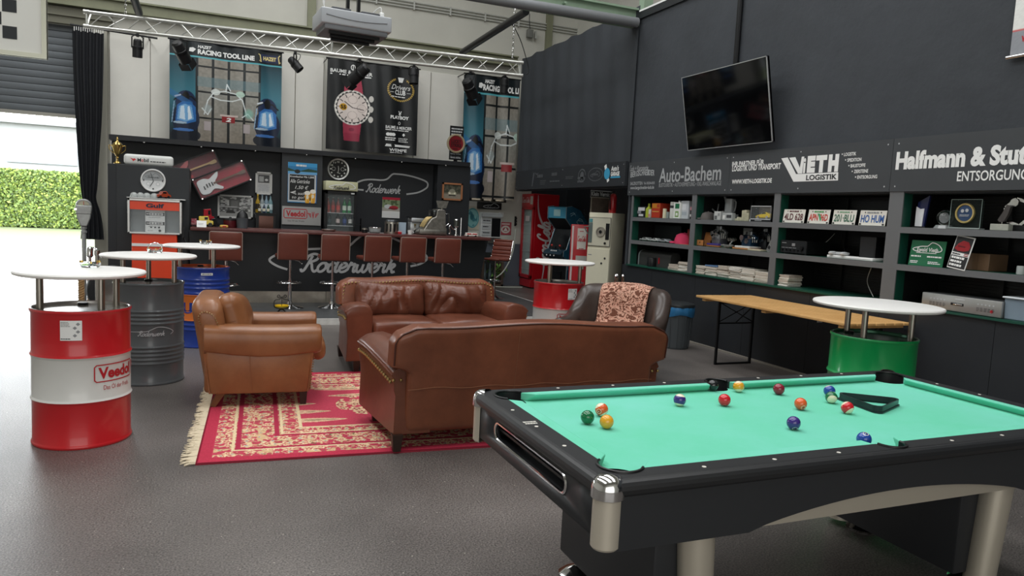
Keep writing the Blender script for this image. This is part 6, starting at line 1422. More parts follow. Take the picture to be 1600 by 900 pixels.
def car_box():
    t, h = item('model_car_box', 'yellow model sports car in a black window box', 'model car', 1171, 1205, 1, .06); H = pz(1190, 321, .06)-Z1
    b = MB(); b.box(-h, h, 0, .14, 0, .03); b.box(-h, h, .13, .14, 0, H); b.box(-h, -h+.008, 0, .14, 0, H); b.box(h-.008, h, 0, .14, 0, H); b.box(-h, h, 0, .14, H-.01, H); b.build('box', mat('model_box_black', '#1b1c1f', .35), t)
    f = MB(); R_ = [(-h*.9, .03), (h*.9, .03), (h*.9, H-.012), (-h*.9, H-.012)]; ribbon(f, R_, .012, flat_map(-.001), 0, .002, True); q = MB(); greek(f, -h*.5, h*.3, .008, .02, 1, flat_map(0), 0, .001, 3, .6); f.disc((-h*.95, .012), .014, 0, 12, -.003); f.build('window_edge', M_LGREY, t)
    MB().box(-h*.88, h*.88, .12, .125, .035, H-.015).build('backdrop', mat('backdrop_grey', '#8b8580', .5), t)
    L = h*1.3; c = MB(); P = [(-L/2, .045), (-L/2, .07), (-L*.36, .082), (-L*.12, .09), (.02*L, .115), (.2*L, .118), (.36*L, .10), (.5*L, .092), (.5*L, .05)]; c.prism(P, .03, .1); cr = c.build('car_body', mat('model_yellow', '#e3c216', .25, coat=.5), t, bevel=.006, seg=3)
    MB().prism([(-.08*L, .092), (.03*L, .112), (.18*L, .114), (.24*L, .1)], .028, .03).build('side_glass', M_DARKM, cr)
    for x in (-.3, .32):
        MB().cyl((x*L, .024, .052), (x*L, .05, .052), .02, n=16).build('wheel', M_STEEL, cr)
    MB().box(-h*.88, h*.88, .004, .006, .03, H-.01).build('window', M_PANE, t)
car_box()
# second unit, middle shelf
def cigar():
    t, h = item('cigar_box', 'open wooden cigar box at the left of the engine shelf', 'box', 1087, 1099, 2, .06); m = mat('cedar', '#a9703f', .5, var=(9, .15)); H = pz(1093, 375, .06)-Z2
    b = MB(); b.box(-h, h, 0, .008, 0, H); b.box(-h, h, .11, .118, 0, H); b.box(-h, -h+.008, 0, .118, 0, H); b.box(h-.008, h, 0, .118, 0, H); b.box(-h, h, 0, .118, 0, .006); b.build('tray', m, t); MB().box(-h, h, 0, .008, 0, .11, M=T(-.0, .118, H) @ RX(-.2)).build('lid', m, t); MB().disc((0, H*.6), .012, 0, 10, -.001).build('seal', M_DARKM, t)
cigar()
def engine(px0, px1, pyt, label, c, seed, base=True, d=.1, basec='#a0673c', trim=None):
    t, h = item('engine_model', label, 'engine model', px0, px1, 2, d, 'engine models on the middle shelf'); H = pz((px0+px1)/2, pyt, d)-Z2; rnd = random.Random(seed); b0 = .02 if base else 0; m = mat('eng_'+c[1:], c, .35, .6); cy = h*.9
    if base: MB().rbox(-h*1.1, h*1.1, 0, h*1.8, 0, .02, .006, 2).build('base', mat('wood_'+basec[1:], basec, .5), t)
    if trim: MB().rbox(-h*.9, h*.9, .01, h*1.6, .02, .045, .006, 2).build('mount', mat('mount_'+trim[1:], trim, .4), t); b0 = .045
    MB().rbox(-h*.55, h*.55, cy-h*.45, cy+h*.45, b0, b0+(H-b0)*.5, .01, 2).build('crankcase', m, t)
    for s in (-1, 1): MB().rbox(-h*.5, h*.5, -h*.16, h*.16, 0, (H-b0)*.45, .01, 2, M=T(s*h*.18, cy, b0+(H-b0)*.42) @ RY(s*.5)).build('cylinder_bank', m, t)
    MB().cyl((0, cy, H-.05), (0, cy, H-.01), h*.42, n=18).build('air_filter', mat('dark_chrome', '#5d6062', .3, .9), t)
    for k in range(3): x = rnd.uniform(-.5, .5)*h; z = b0+(H-b0)*rnd.uniform(.2, .6); MB().cyl((x, cy-h*.6, z), (x, cy-h*.45, z), h*rnd.uniform(.14, .26), n=14).build('pulley', M_CHROME, t)
    for k in range(6):
        s = (-1)**k; x = s*h*.5; MB().tube(spline([(s*h*.2, cy-h*.3+.1*h*k, H*.75), (x*1.3, cy-h*.4+.1*h*k, H*.7), (x*1.5, cy-h*.4+.1*h*k, H*.4)], 4), .006, 6).build('exhaust_pipe', M_CHROME, t)
engine(1099, 1122, 352, 'silver engine model on a wooden base next to the cigar box', '#8f9193', 1, True, .1, '#a0673c', '#4a3f8a'); engine(1145, 1171, 360.5, 'dark blue engine model on a wooden base with white feet', '#25405a', 2, True, .06, '#b07a4a', '#d8d8d4'); engine(1175, 1196, 355.5, 'dark engine model behind the leaning plate', '#2f3236', 3, False, .2)
def pistons():
    t, h = item('piston_model', 'chrome piston assembly lying between the two engine models', 'model', 1123, 1144, 2, .05)
    MB().cyl((-h, .05, .03), (h*.6, .05, .03), .022, n=16).build('cylinder', M_CHROME, t); MB().cyl((-h*.3, .08, .03), (h*.5, .08, .13), .014, n=12).build('rod', M_CHROME, t)
    for k in range(3): MB().cyl((-h*.2+k*h*.35, .06, .11), (-h*.2+k*h*.35, .1, .12), .022, n=14).build('piston', M_STEEL, t)
    MB().box(-h*.7, h*.2, .0, .04, 0, .008).build('nameplate', M_STEEL, t)
pistons()
boxy('info_card', 'grey framed card behind the blue engine model', 'card', 1159, 1173, 356.5, 2, '#7c7f7d', .34, .01, [(.12, .88, .3, .85, '#a5a8a4'), (.5, .9, .05, .6, '#b9b6ac')])
def leanplate():
    t, h = item('metal_plate', 'steel plate leaning against the right side of the engine shelf', 'plate', 1191, 1204, 2, .04); MB().rbox(-.035, .035, 0, .008, 0, .24, .003, 1, M=T(-.0, .02, 0) @ RY(.48)).build('plate', mat('plate_steel', '#a7aaa9', .35, .7), t); MB().box(-.025, .015, -.002, 0, .04, .08, M=T(.0, .02, 0) @ RY(.48)).build('dark_print', M_DKP, t)
leanplate()
boxy('flat_booklet', 'pale booklet lying flat in front of the dark engine model', 'booklet', 1168, 1188, 389.5, 2, '#b9b29a', .02, .1)
# licence plate unit
def plate(txt, px0, px1, pyt, pyb, label, c, fg, top=None, deco=None):
    t, h = item('licence_plate', label, 'licence plate', px0, px1, 1, .03, 'licence plates on the top shelf'); h *= .98; H = .155
    M = RX(-.12); MB(M).rbox(-h, h, 0, .005, .0, H, .002, 1).build('plate', mat('plate_white', '#dcd9d0', .35), t)
    L = MB(M); mp = flat_map(-.001); letter_in(L, txt, -h*.86, h*.86, H*.2, H*.7, mp, 0, .02); greek(L, -h*.45, h*.45, H*.78, H*.92, 1, mp, 1, .002, 2, .7)
    for s in (-1, 1): L.disc((s*h*.6, H*.86), .007, 2, 10, -.003); quad(L, s*h*.86-.012, s*h*.86+.012, H*.04, H*.14, mp, 3, .002)
    if deco: L.add([mp(a*h, b*H, .0025) for a, b in ((-.16, .72), (.1, .72), (.2, .55), (.3, .3), (.24, .18), (.1, .4), (.0, .6))], [tuple(range(7))], 4)
    L.build('lettering', [mat('plate_fg_'+fg[1:], fg, .4), mat('plate_top_'+(top or fg)[1:], top or fg, .4), M_DARKM, M_DKP, mat('plate_green', '#3f9a6a', .4)], t)
plate('4LD 628', 1222, 1256, 326, 349, 'cream licence plate with dark red characters, leftmost of the four', '#e0dcd0', '#5d2f33'); plate('APN 96D', 1260.5, 1295, 329, 351, 'licence plate with red characters and a green state shape', '#e0dcd0', '#c4463a', '#4f9a5a', True)
plate('201·BLU', 1299.5, 1336, 330, 353, 'licence plate with green characters, third of the four', '#e0dcd0', '#3f6b56', '#7faa8a'); plate('HO HUM', 1341, 1383.5, 329, 355, 'licence plate with blue characters, rightmost of the four', '#e0dcd0', '#2f5a9a', '#8a8d90')
t, h = item('white_rod', 'white rod leaning at the left of the licence plate shelf', 'rod', 1216, 1228, 1, .1); MB().tube([(h, .02, .02), (-h*.8, .05, .27)], .007, 8).build('shaft', M_WHITE, t); MB().tube([(-h*.8, .05, .27), (-h*.95, .053, .295)], .012, 8).build('grip', M_LGREY, t)
def amp():
    t, h = item('amplifier', 'black hifi amplifier with knobs below the licence plates', 'amplifier', 1220, 1260, 2, .05); H = pz(1238, 376, .05)-Z2; MB().rbox(-h, h, 0, .36, .012, H, .004, 1).build('case', M_PLASTB, t)
    MB().box(-h, h, -.006, 0, .014, H).build('front_panel', mat('amp_face', '#25282a', .35, .3), t)
    for k in range(6): MB().cyl((-h*.8+k*h*.3, -.022, H*.3), (-h*.8+k*h*.3, -.006, H*.3), .011, n=14).build('knob', M_DARKM, t)
    MB().cyl((h*.72, -.026, H*.5), (h*.72, -.006, H*.5), .022, n=18).build('volume_knob', M_DARKM, t); q = MB(); mp = flat_map(-.006); quad(q, -h*.1, h*.15, H*.6, H*.8, mp); greek(q, -h*.9, h*.6, H*.42, H*.5, 1, mp, 0, .001, 3, .5); greek(q, -h*.9, -h*.5, H*.75, H*.86, 1, mp, 0, .001, 5, .5); q.build('markings', M_GREYP, t)
    for x in (-h*.8, h*.8): MB().cyl((x, .04, 0), (x, .04, .013), .015, n=10).build('rubber_foot', M_DARKM, t)
amp()
t, h = item('media_box', 'flat white box lying on the shelf right of the amplifier', 'box', 1293, 1365, 2, .03); MB().rbox(-h, h, 0, .2, 0, .03, .006, 2).build('case', M_WHITE, t); MB().box(-h*.9, h*.9, -.001, 0, .012, .014).build('seam', M_GREYP, t)
def pad():
    t, h = item('game_controller', 'white game controller on top of the flat white box', 'controller', 1300, 1324, 2, .06); t.location.z += .0315
    MB().rbox(-h*.8, h*.8, 0, .07, .005, .035, .012, 3).build('body', M_LGREY, t)
    for s in (-1, 1): MB().pillow((s*h*.75, -.01, .02), (.03, .05, .02), (.7, .7), 14).build('grip', M_LGREY, t)
    MB().cyl((0, .03, .034), (0, .03, .042), .01, n=10).build('stick', M_DARKM, t)
pad()
boxy('loudspeaker', 'black loudspeaker box at the right of the amplifier shelf', 'speaker', 1343, 1368, 370, 2, '#141517', .1, .24, [(.08, .92, .06, .94, '#1b1d1f')])
def cable(name, label, pts, r=.004, c='#9a9a94'): tag(MB().tube(spline(pts, 6), r, 6).build(name, mat('cable_'+c[1:], c, .5), None), label, 'cable')
a, b, c_ = sp(1272, 2, .3), sp(1290, 2, .35), sp(1302, 2, .45); cable('cable', 'grey cable arching behind the amplifier', [(a.x, a.y, Z2+.08), (b.x, b.y, Z2+.16), (c_.x, c_.y, Z2+.26)])
a, b, c_ = sp(1322, 2, .2), sp(1317, 2, .35), sp(1313, 2, .45); cable('cable', 'thin black cable rising from the white controller', [(a.x, a.y, Z2+.05), (b.x, b.y, Z2+.14), (c_.x, c_.y, Z2+.26)], .003, '#2a2b2c')
a, b, c_ = sp(1360, 3, .3), sp(1356, 3, .3), sp(1368, 3, .2); cable('cable', 'white cable hanging down below the black loudspeaker', [(a.x, a.y, Z3+.3), (b.x, b.y, Z3+.15), (c_.x, c_.y, Z3+.01)], .004, '#c9c9c4')
# right unit
def award():
    t, h = item('glass_award', 'tall dark blue and white glass award with a slanted top', 'award', 1429, 1449, 1, .12); H = pz(1440, 306, .12)-Z1
    MB().prism([(-h*.9, .01), (h*.5, .01), (h, H), (-h*.7, H*.8)], .0, .02).build('blue_glass', mat('blue_glass', '#1c2350', .08, coat=.3), t); MB().prism([(-h*.85, .01), (h*.25, .01), (h*.4, H*.6), (-h*.2, H*.58), (-h*.85, H*.66)], -.006, 0).build('white_glass', mat('opal_white', '#dfe0e4', .2), t); MB().box(-h*1.1, h*.9, -.02, .05, 0, .012).build('base', M_DARKM, t)
award()
def ballaward():
    t, h = item('crystal_ball_award', 'crystal ball award on a faceted clear base', 'award', 1452, 1480, 1, .08); r = h*.78
    MB().sphere((0, h, .03+r), r, 24).build('ball', mat('crystal', '#eef2f2', .02, trans=1, ior=1.5), t); MB().cyl((0, h, 0), (0, h, .03), h*1.0, h*.8, 8).build('base', mat('crystal_base', '#c9cfce', .1, trans=.5), t); q = MB(); q.disc((0, .03+r), r*.5, 0, 20, h); q.build('etched_emblem', M_GREYP, t)
ballaward()
def plaque():
    t, h = item('glass_plaque', 'square glass plaque with a gold ringed blue disc', 'award', 1484, 1532, 1, .1); H = pz(1508, 312, .1)-Z1
    MB().box(-h, h, 0, .03, .012, H).build('glass_block', mat('glass_block', '#26302e', .05, alpha=.35), t); e = MB(); ribbon(e, [(-h, .012), (h, .012), (h, H), (-h, H)], .006, flat_map(-.001), 0, .002, True); e.build('bright_edge', mat('edge_glass', '#9fb3ae', .2), t)
    q = MB(RX(PI/2)); q = MB(); R0 = h*.64; M = T(0, -.004, H*.5+.01) @ RX(PI/2); MB(M).lathe([(R0*.78, 0), (R0*.8, .012), (R0*.95, .014), (R0, 0)], 36).build('gold_ring', mat('pale_gold', '#cdb878', .3, .7), t)
    MB(M).lathe([(0, .004), (R0*.78, .004)], 30).build('blue_disc', mat('disc_blue', '#2b4468', .4), t); L = MB(); mp = flat_map(-.012); L.disc((-R0*.25, H*.5+.03), .016, 0, 10, -.013); L.disc((R0*.2, H*.5+.035), .016, 0, 10, -.013); greek(L, -R0*.5, R0*.5, H*.42, H*.5, 2, mp, 0, .002, 2, .5); L.build('lettering', M_LGREY, t)
    for i in range(7): pass
    MB().rbox(-h*1.05, h*1.05, -.02, .06, 0, .012, .003, 1).build('base', mat('crystal_base', '#c9cfce'), t)
plaque()
def curvetro():
    t, h = item('curved_trophy', 'curved dark plate trophy on a pale stone cube', 'trophy', 1546, 1578, 1, .06); MB().rbox(-h*.9, h*.9, 0, .07, 0, .055, .003, 1).build('stone_base', mat('stone_base', '#a9aaa0', .4, var=(20, .15)), t)
    P = [(-.01, 0), (.02, .01), (.045, .07), (.06, .14), (.028, .155), (.005, .09), (-.03, .02)]; MB().prism([(a*1.1, b*.95) for a, b in P], .02, .05, M=T(0, 0, .07)).build('curved_plate', mat('slate_plate', '#4a4644', .5, var=(25, .2)), t); MB().cyl((0, .035, .05), (-.0, .035, .08), .006, n=8).build('pin', M_CHROME, t)
curvetro()
def hextro():
    t, h = item('steel_sculpture', 'open polished steel hexagon sculpture on a dark base at the photo edge', 'trophy', 1566, 1612, 1, .14); h = .15
    MB().rbox(-h, h, -.02, .08, 0, .05, .003, 1).build('base', M_DARKM, t); MB().box(-h*.8, -h*.2, -.022, -.02, .01, .04).build('copper_plate', mat('copper_plate', '#b07a4a', .35, .6), t)
    for k in (1, 2, 3, 4, 5):
        a = PI/3*k+.2; c = (.1*math.cos(a), .03, .16+.1*math.sin(a)); MB().box(-.055, .055, -.03, .03, -.012, .012, M=T(*c) @ RY(-a+PI/2)).build('steel_bar', M_CHROME, t)
    MB().cyl((-.03, -.012, .24), (-.03, .0, .24), .035, n=20).build('round_boss', M_CHROME, t)
hextro()
def vieth():
    t, h = item('green_sign', 'green sign with white car outline leaning on the middle shelf', 'sign', 1420, 1474, 2, .05); H = pz(1448, 376, .05)-Z2; M = T(0, .01, 0) @ RX(-.12); MB(M).box(-h, h, 0, .006, 0, H).build('panel', mat('sign_green', '#1d6b47', .4), t)
    L = MB(M); mp = flat_map(-.001); letter_in(L, 'Ewald Vieth', -h*.6, h*.62, H*.56, H*.72, mp, 0, .02); carline(L, -h*.85, h*.85, H*.55, H*.92, mp, .008); quad(L, -h*.62, h*.55, H*.5, H*.525, mp, 0, .002); greek(L, -h*.9, -h*.1, H*.33, H*.41, 1, mp, 0, .002, 1, .7); greek(L, h*.05, h*.9, H*.33, H*.41, 1, mp, 0, .002, 2, .7); greek(L, -h*.9, -h*.3, H*.08, H*.2, 2, mp, 0, .002, 3, .6); greek(L, h*.15, h*.9, H*.08, H*.2, 2, mp, 0, .002, 4, .6); L.build('lettering', M_WHITE, t)
vieth()
def redcard():
    t, h = item('car_card', 'white edged display card with a red sports car and data rows', 'card', 1472, 1512, 2, .0); H = .30; h = .088; t.location.y += .0; M = T(.03, -.005, 0) @ RX(-.14) @ RY(.14); MB(M).rbox(-h, h, 0, .006, 0, H, .003, 1).build('card', M_WHITE, t)
    L = MB(M); mp = flat_map(-.001); quad(L, -h*.9, h*.9, H*.5, H*.96, mp, 0); L.add([mp(a*h, b*H, .0025) for a, b in ((-.8, .6), (-.55, .75), (-.1, .86), (.5, .84), (.8, .72), (.75, .6), (.3, .55), (-.4, .54))], [tuple(range(8))], 1); quad(L, -h*.5, h*.3, H*.66, H*.7, mp, 4, .003)
    greek(L, -h*.85, h*.3, H*.42, H*.48, 1, mp, 0, .002, 1, .6); quad(L, h*.4, h*.85, H*.42, H*.49, mp, 1, .002); quad(L, h*.4, h*.85, H*.445, H*.465, mp, 3, .003); quad(L, -h*.92, h*.92, H*.04, H*.4, mp, 0, .0015)
    for k in range(3): greek(L, -h*.8, h*.85, H*(.08+.11*k), H*(.16+.11*k), 1, mp, 3, .003, 7+k, .8)
    L.build('printed_picture', [mat('card_dark', '#2a2a2c', .3), mat('card_red', '#8f1f26', .3), M_GREYP, M_WHITE, mat('card_deep_red', '#5a1218', .3)], t)
redcard()
boxy('cardboard_box', 'brown cardboard box right of the red car card', 'box', 1512, 1548, 396.5, 2, '#6e5641', .14, .25, [(.48, .52, 0, 1, '#5d4735')]); boxy('plastic_crate', 'dark grey box in the corner behind the green sign', 'box', 1405, 1421, 393, 2, '#2f3234', .22, .2)
can('drinking_glass', 'clear tumbler at the right edge of the middle shelf', 'glass', 1589, 1602, 416, 2, '#aab0ae', .06)
boxy('cardboard_box', 'flat brown cardboard standing below the green sign', 'box', 1401, 1413, 427, 3, '#a5805a', .16, .05)
def appliance():
    t, h = item('kitchen_appliance', 'silver appliance front panel with buttons and handle recess on the lower shelf', 'appliance', 1441, 1568, 3, .0, py=475); H = pz(1504, 464, .0)-Z3; MB().rbox(-h, h, .01, .4, 0, H, .006, 2).build('case', mat('appliance_dark', '#4a4c4d', .4), t); MB().rbox(-h, h, -.015, .012, .004, H, .008, 2).build('front_panel', mat('appliance_silver2', '#a9aaa8', .35, .6), t)
    q = MB(); mp = flat_map(-.016)
    for g in (-.75, .45):
        for k in range(5): q.disc((h*(g+.09*k), H*.68), .008, 0, 10, -.0165); greek(q, h*(g-.03+.09*k), h*(g+.04+.09*k), H*.25, H*.5, 3, mp, 1, .001, k, .4)
    letter_in(q, 'SIEMENS', -h*.1, h*.1, H*.78, H*.86, mp, 1, .02) if False else quad(q, -h*.12, h*.12, H*.78, H*.86, mp, 0); q.disc((h*.78, H*.33), .014, 2, 12, -.0165); q.build('controls', [M_LGREY, M_DKP, M_REDP], t)
    MB().rbox(-h*.22, h*.1, -.02, -.01, H*.42, H*.58, .004, 2).build('handle_recess', M_DARKM, t); MB().rbox(-h*.15, h*.08, -.026, -.014, H*.44, H*.54, .004, 2).build('handle', M_CHROME, t)
appliance()
t, h = item('storage_tub', 'translucent bluish plastic tub with white rim at the photo edge', 'tub', 1568, 1640, 3, .02, py=480); MB().prism([(-h*.94, 0), (h*.94, 0), (h, .18), (-h, .18)], 0, .3).build('tub', mat('tub_plastic', '#8d9fae', .3, alpha=.8), t, bevel=.008); MB().rbox(-h*1.05, h*1.05, -.02, .32, .175, .19, .005, 1).build('rim', mat('tub_rim', '#cfd6da', .35), t)
# ================================================================ television
def tv():
    yl, yr = 8.335, 6.722; yc = (yl+yr)/2; h = (yl-yr)/2; t = thing('television', 'large wall mounted black television tilted forward above the sponsor boards', 'television', (6.05, yc, 2.607), RZW); M = RX(.195); H = .97
    MB(M).rbox(-h, h, 0, .04, 0, H, .008, 2).build('case', M_PLASTB, t); e = MB(M); f = flat_map(-.002); b = .009
    for a in ((-h, h, 0, b), (-h, h, H-b, H), (-h, -h+b, 0, H), (h-b, h, 0, H)): e.box(a[0], a[1], -.006, .03, a[2], a[3])
    e.build('bezel', mat('silver_bezel', '#c9cacb', .3, .6), t); MB(M).box(-h+b, h-b, -.004, 0, b, H-b).build('screen', mat('tv_screen', '#07080a', .06), t)
    MB().box(-.15, .15, .0, .13, .4, .6).build('wall_bracket', M_DARKM, t)
tv()
# poster at the upper right edge
def topbanner():
    a = onx(1577.5, 94, XS+.03); t = thing('hanging_poster', 'white poster with a red line and grey foot at the upper right edge', 'poster', (XS+.03, a.y-.6, a.z), RZW); n = 20; V = []
    def mp(u, v, q=0): return Vector((u, -.01+.008*math.sin(u*9)-q, v))
    c = Canvas(80, 80, '#dfe0dc'); c.rect(0, 1, 0, .20, '#8d9096'); c.rect(0, 1, .20, .215, '#c94a4a'); c.rect(0, 1, .5, .56, '#cfd2d0'); c.noise(.05, 2)
    c.sheet('sheet', lambda u, v, q=0: mp(-.6+1.2*u, .03+1.0*v, q), M_PRINT, t); MB().cyl((-.62, -.01, .02), (.62, -.01, .02), .016, n=12).build('hanging_bar', M_CHROME, t); L = MB(); letter_in(L, 'w', -.52, -.47, .13, .18, mp, 0, .03); L.build('lettering', M_REDP, t)
topbanner()
# ================================================================ far right corner: back wall bits and machines
YB2 = YB-.001
def wthing(name, label, cat, px, Y=YB2, group=None):
    x0, x1, z0, z1 = wr(*px, Y); return thing(name, label, cat, ((x0+x1)/2, Y, z0), 0, group), (x1-x0)/2, z1-z0
c = Canvas(60, 70, '#b9b3a2'); c.ell(.5, .5, .46, .42, '#4f8f94'); c.ell(.5, .5, .4, .36, '#7fb3b2'); n = vnoise(c.X, c.Z, 7, 2); c.fill((np.hypot(c.X-.5, c.Z-.5) < .34) & (n > .5), '#3f7a84'); c.ell(.45, .55, .12, .14, '#2f6670')
t, h, H = framed('wall_poster', (727, 322, 749, 359), YB2, 'pale poster with a round turquoise picture on the far wall', 'poster', c, None)
t, h, H = wthing('metal_sign', 'black sign with a white car outline above the white wall cabinet', 'sign', (745, 316, 782, 327)); MB().rbox(-h, h, -.08, 0, 0, H, .008, 2).build('panel', M_PLASTB, t); L = MB(); mp = flat_map(-.081); carline(L, -h*.55, h*.75, H*.2, H*.85, mp, .012); script_in(L, 'Roderwerk', -h*.25, h*.45, H*.15, H*.45, mp, .15); L.build('logo', M_LGREY, t)
def cabinet():
    t, h, H = wthing('wall_cabinet', 'white wall cabinet with grey compartments and a dark window on the far wall', 'cabinet', (748, 332, 779.5, 371)); MB().box(-h, h, -.14, 0, 0, H).build('case', mat('cab_white', '#cfd1d0', .4), t, bevel=.006); MB().box(-h*.98, h*.98, -.2, -.13, H*.83, H*.97).build('hood', mat('cab_grey', '#aeb3b4', .4), t)
    for k in range(3): MB().rbox(-h*.9, h*.0, -.15, -.14, H*(.08+.24*k), H*(.28+.24*k), .004, 1).build('compartment', mat('cab_comp', '#b3b7b8', .4), t)
    MB().box(h*.05, h*.92, -.15, -.14, H*.05, H*.78).build('dark_window', M_DARKM, t); q = MB()
    for k in range(3): greek(q, -h*.8, -h*.1, H*(.16+.24*k), H*(.23+.24*k), 1, flat_map(-.151), 0, .001, k, .6)
    q.build('labels', M_DKP, t); MB().box(-h*.2, h, -.16, -.02, -.08, -.01).build('tray', M_STEEL, t)
cabinet()
t, h, H = wthing('wall_socket', 'white square wall socket on the far wall', 'socket', (779, 332, 786.5, 338.5)); MB().rbox(-h, h, -.02, 0, 0, H, .006, 2).build('plate', M_WHITE, t); MB(T(0, -.021, H/2) @ RX(PI/2)).lathe([(0, .002), (h*.5, .002)], 18).build('insert', M_DKP, t)
c = Canvas(50, 60, '#a83a46'); c.rect(.06, .94, .05, .95, '#b3525a'); c.ell(.5, .42, .4, .3, '#d8d2ca'); c.ell(.5, .42, .26, .18, '#a34a50'); c.rect(.15, .85, .78, .9, '#d8c2bc'); c.poly([(.3, .3), (.5, .6), (.7, .3)], '#e0dcd4')
framed('wall_poster', (781, 347, 798.5, 367), YB2, 'red poster with a white emblem right of the white wall cabinet', 'poster', c, None)
t, h, H = wthing('hook_rack', 'black iron hook rack beside the drinks machine', 'rack', (802, 338, 808, 353)); MB().box(-.02, .02, -.02, 0, 0, H).build('bar', M_DARKM, t)
for k in range(3): MB().tube(spline([(0, -.01, H*(.2+.3*k)), (0, -.08, H*(.15+.3*k)), (-.02, -.1, H*(.28+.3*k))], 5), .012, 8).build('hook', M_DARKM, t)
def crate():
    t, h, H = wthing('plant_crate', 'wooden crate with green bottles and plants behind the ribbed stool', 'crate', (753, 400, 787, 446), 15.1); m = mat('crate_wood', '#4f4036', .7, var=(6, .2)); t.location.z = 0; H += .1
    for x in (-h, h-.05): MB().box(x, x+.05, 0, .3, 0, H).build('post', m, t)
    MB().box(-h, h, .28, .3, 0, H).build('back', mat('crate_dark', '#1d201e', .7), t); MB().box(-h, h, 0, .3, 0, .06).build('floor_board', m, t); rnd = random.Random(2)
    for i in range(3): MB().lathe([(0, .06), (.045, .06), (.05, .3), (.02, .42), (.016, .52), (0, .52)], 14, at=(-h*.6+i*.12, .1, 0)).build('bottle', mat('crate_bottle', '#59676a', .12, .4), t)
    l = MB()
    for i in range(70):
        p = Vector((h*.35+rnd.gauss(0, .09), .1+rnd.uniform(-.06, .06), .3+rnd.gauss(0, .1))); R_ = Matrix.Rotation(rnd.uniform(0, 6), 3, 'Z') @ Matrix.Rotation(rnd.uniform(-1, 1), 3, 'X'); l.add([p+R_ @ Vector(q)*.05 for q in ((0, 0, -1), (.5, 0, 0), (0, 0, 1), (-.5, 0, 0))], [(0, 1, 2, 3)])
    l.build('foliage', mat('crate_leaf', '#5f8a3a', .6), t, recalc=False)
crate()
a, b = ony(806, 358, 15.2), ony(764, 443, 14.9); cable('hose', 'pale hose looping from the drinks machine down to the floor', [(a.x, 15.2, a.z), (a.x-.1, 15.1, a.z-.55), (a.x-.35, 15.0, .35), (b.x, 14.95, .1), (b.x+.15, 14.9, .03), (a.x+.1, 14.9, .02)], .014, '#b9bdb2')
# ---------------------------------------------------------------- machines
M_COKE = mat('cola_red', '#b3121f', .3, coat=.3); M_CWHITE = mat('cola_white', '#dcd6d4', .4)
def side_map(X0, Y0):                                  # the machine's right hand side, seen from the front as local +x face
    return None
def coke():
    y1, y0 = 15.46, 14.82; w = y1-y0; D = .64; H = 2.13; t = thing('drinks_machine', 'tall red cola fridge with glass door, its lettered side facing the camera', 'fridge', (6.72, (y0+y1)/2, 0), RZW); h = w/2
    b = MB(); b.box(-h, h, .05, D, .02, H); b.box(-h+.02, h-.02, .02, .05, .02, .2); b.build('cabinet', M_COKE, t, bevel=.012)
    d = MB(); d.box(-h, -h+.07, 0, .05, .22, H-.3); d.box(h-.07, h, 0, .05, .22, H-.3); d.box(-h, h, 0, .05, .22, .3); d.box(-h, h, 0, .05, H-.36, H-.28); d.build('door_frame', M_COKE, t, bevel=.008)
    MB().box(-h, h, 0, .05, H-.28, H-.01).build('header', M_COKE, t); q = MB(); mp = flat_map(-.001); script_in(q, 'Coca-Cola', -h*.9, h*.35, H-.2, H-.08, mp, .16); quad(q, h*.45, h*.9, H-.24, H-.06, mp, 1, .001); q.build('header_print', [M_CWHITE, mat('header_grey', '#a9a69a', .4)], t)
    MB().box(-h+.07, h-.07, .042, .049, .3, H-.36).build('interior', mat('cool_interior', '#9aa8a5', .5), t); 
    for k in range(6): MB().box(-h+.07, h-.07, .03, .05, .42+k*.2, .43+k*.2).build('shelf', mat('fridge_shelf', '#b9bdbd'), t)
    MB().box(-h+.07, h-.07, .015, .02, .3, H-.36).build('door_glass', mat('thin_pane_dark', '#c9d4d4'), t); q = MB(); quad(q, -.1, .12, H-.62, H-.5, flat_map(.014), 0, .001); q.build('sticker', M_CWHITE, t)
    # side print: local +x face, runs along y; lettering climbs upwards
    X = h+.0015; sm = lambda u, v, n=0: Vector((X+n, .05+.03+(.0 if True else 0)+v, u))      # u up, v back from the front edge
    L = MB(); script_in(L, 'Coca-Cola', .55, 1.52, .0, .30, lambda u, v, n=0: Vector((X+n, .05+.42-v-.03, u)), .27); L.build('side_lettering', M_CWHITE, t)
    L = MB(); script_in(L, 'Coca', .0, .0001, 0, .0001, lambda u, v, n=0: Vector((X, .3, .5)), .0) if False else letter_in(L, 'Coke', 1.24, 1.56, .0, .09, lambda u, v, n=0: Vector((X+n, .05+.52-v, u)), 0, .03, .2); L.build('small_side_lettering', M_CWHITE, t)
    r = MB(); P = spline([(2.10, .06, 0), (1.8, .075, 0), (1.55, .15, 0), (1.25, .33, 0), (1.0, .42, 0), (.7, .30, 0), (.4, .28, 0), (.1, .24, 0)], 8); k = len(P)
    vs = []; 
    for i, p in enumerate(P): wd = .012+.05*math.sin(PI*i/(k-1)); vs += [(X+.0005, .05+p.y-wd*.5, p.x), (X+.0005, .05+p.y+wd*.5, p.x)]
    r.add(vs, [(2*i, 2*i+1, 2*i+3, 2*i+2) for i in range(k-1)]); r.build('wave_band', mat('wave_pink_white', '#c9b9bb', .4), t)
coke()
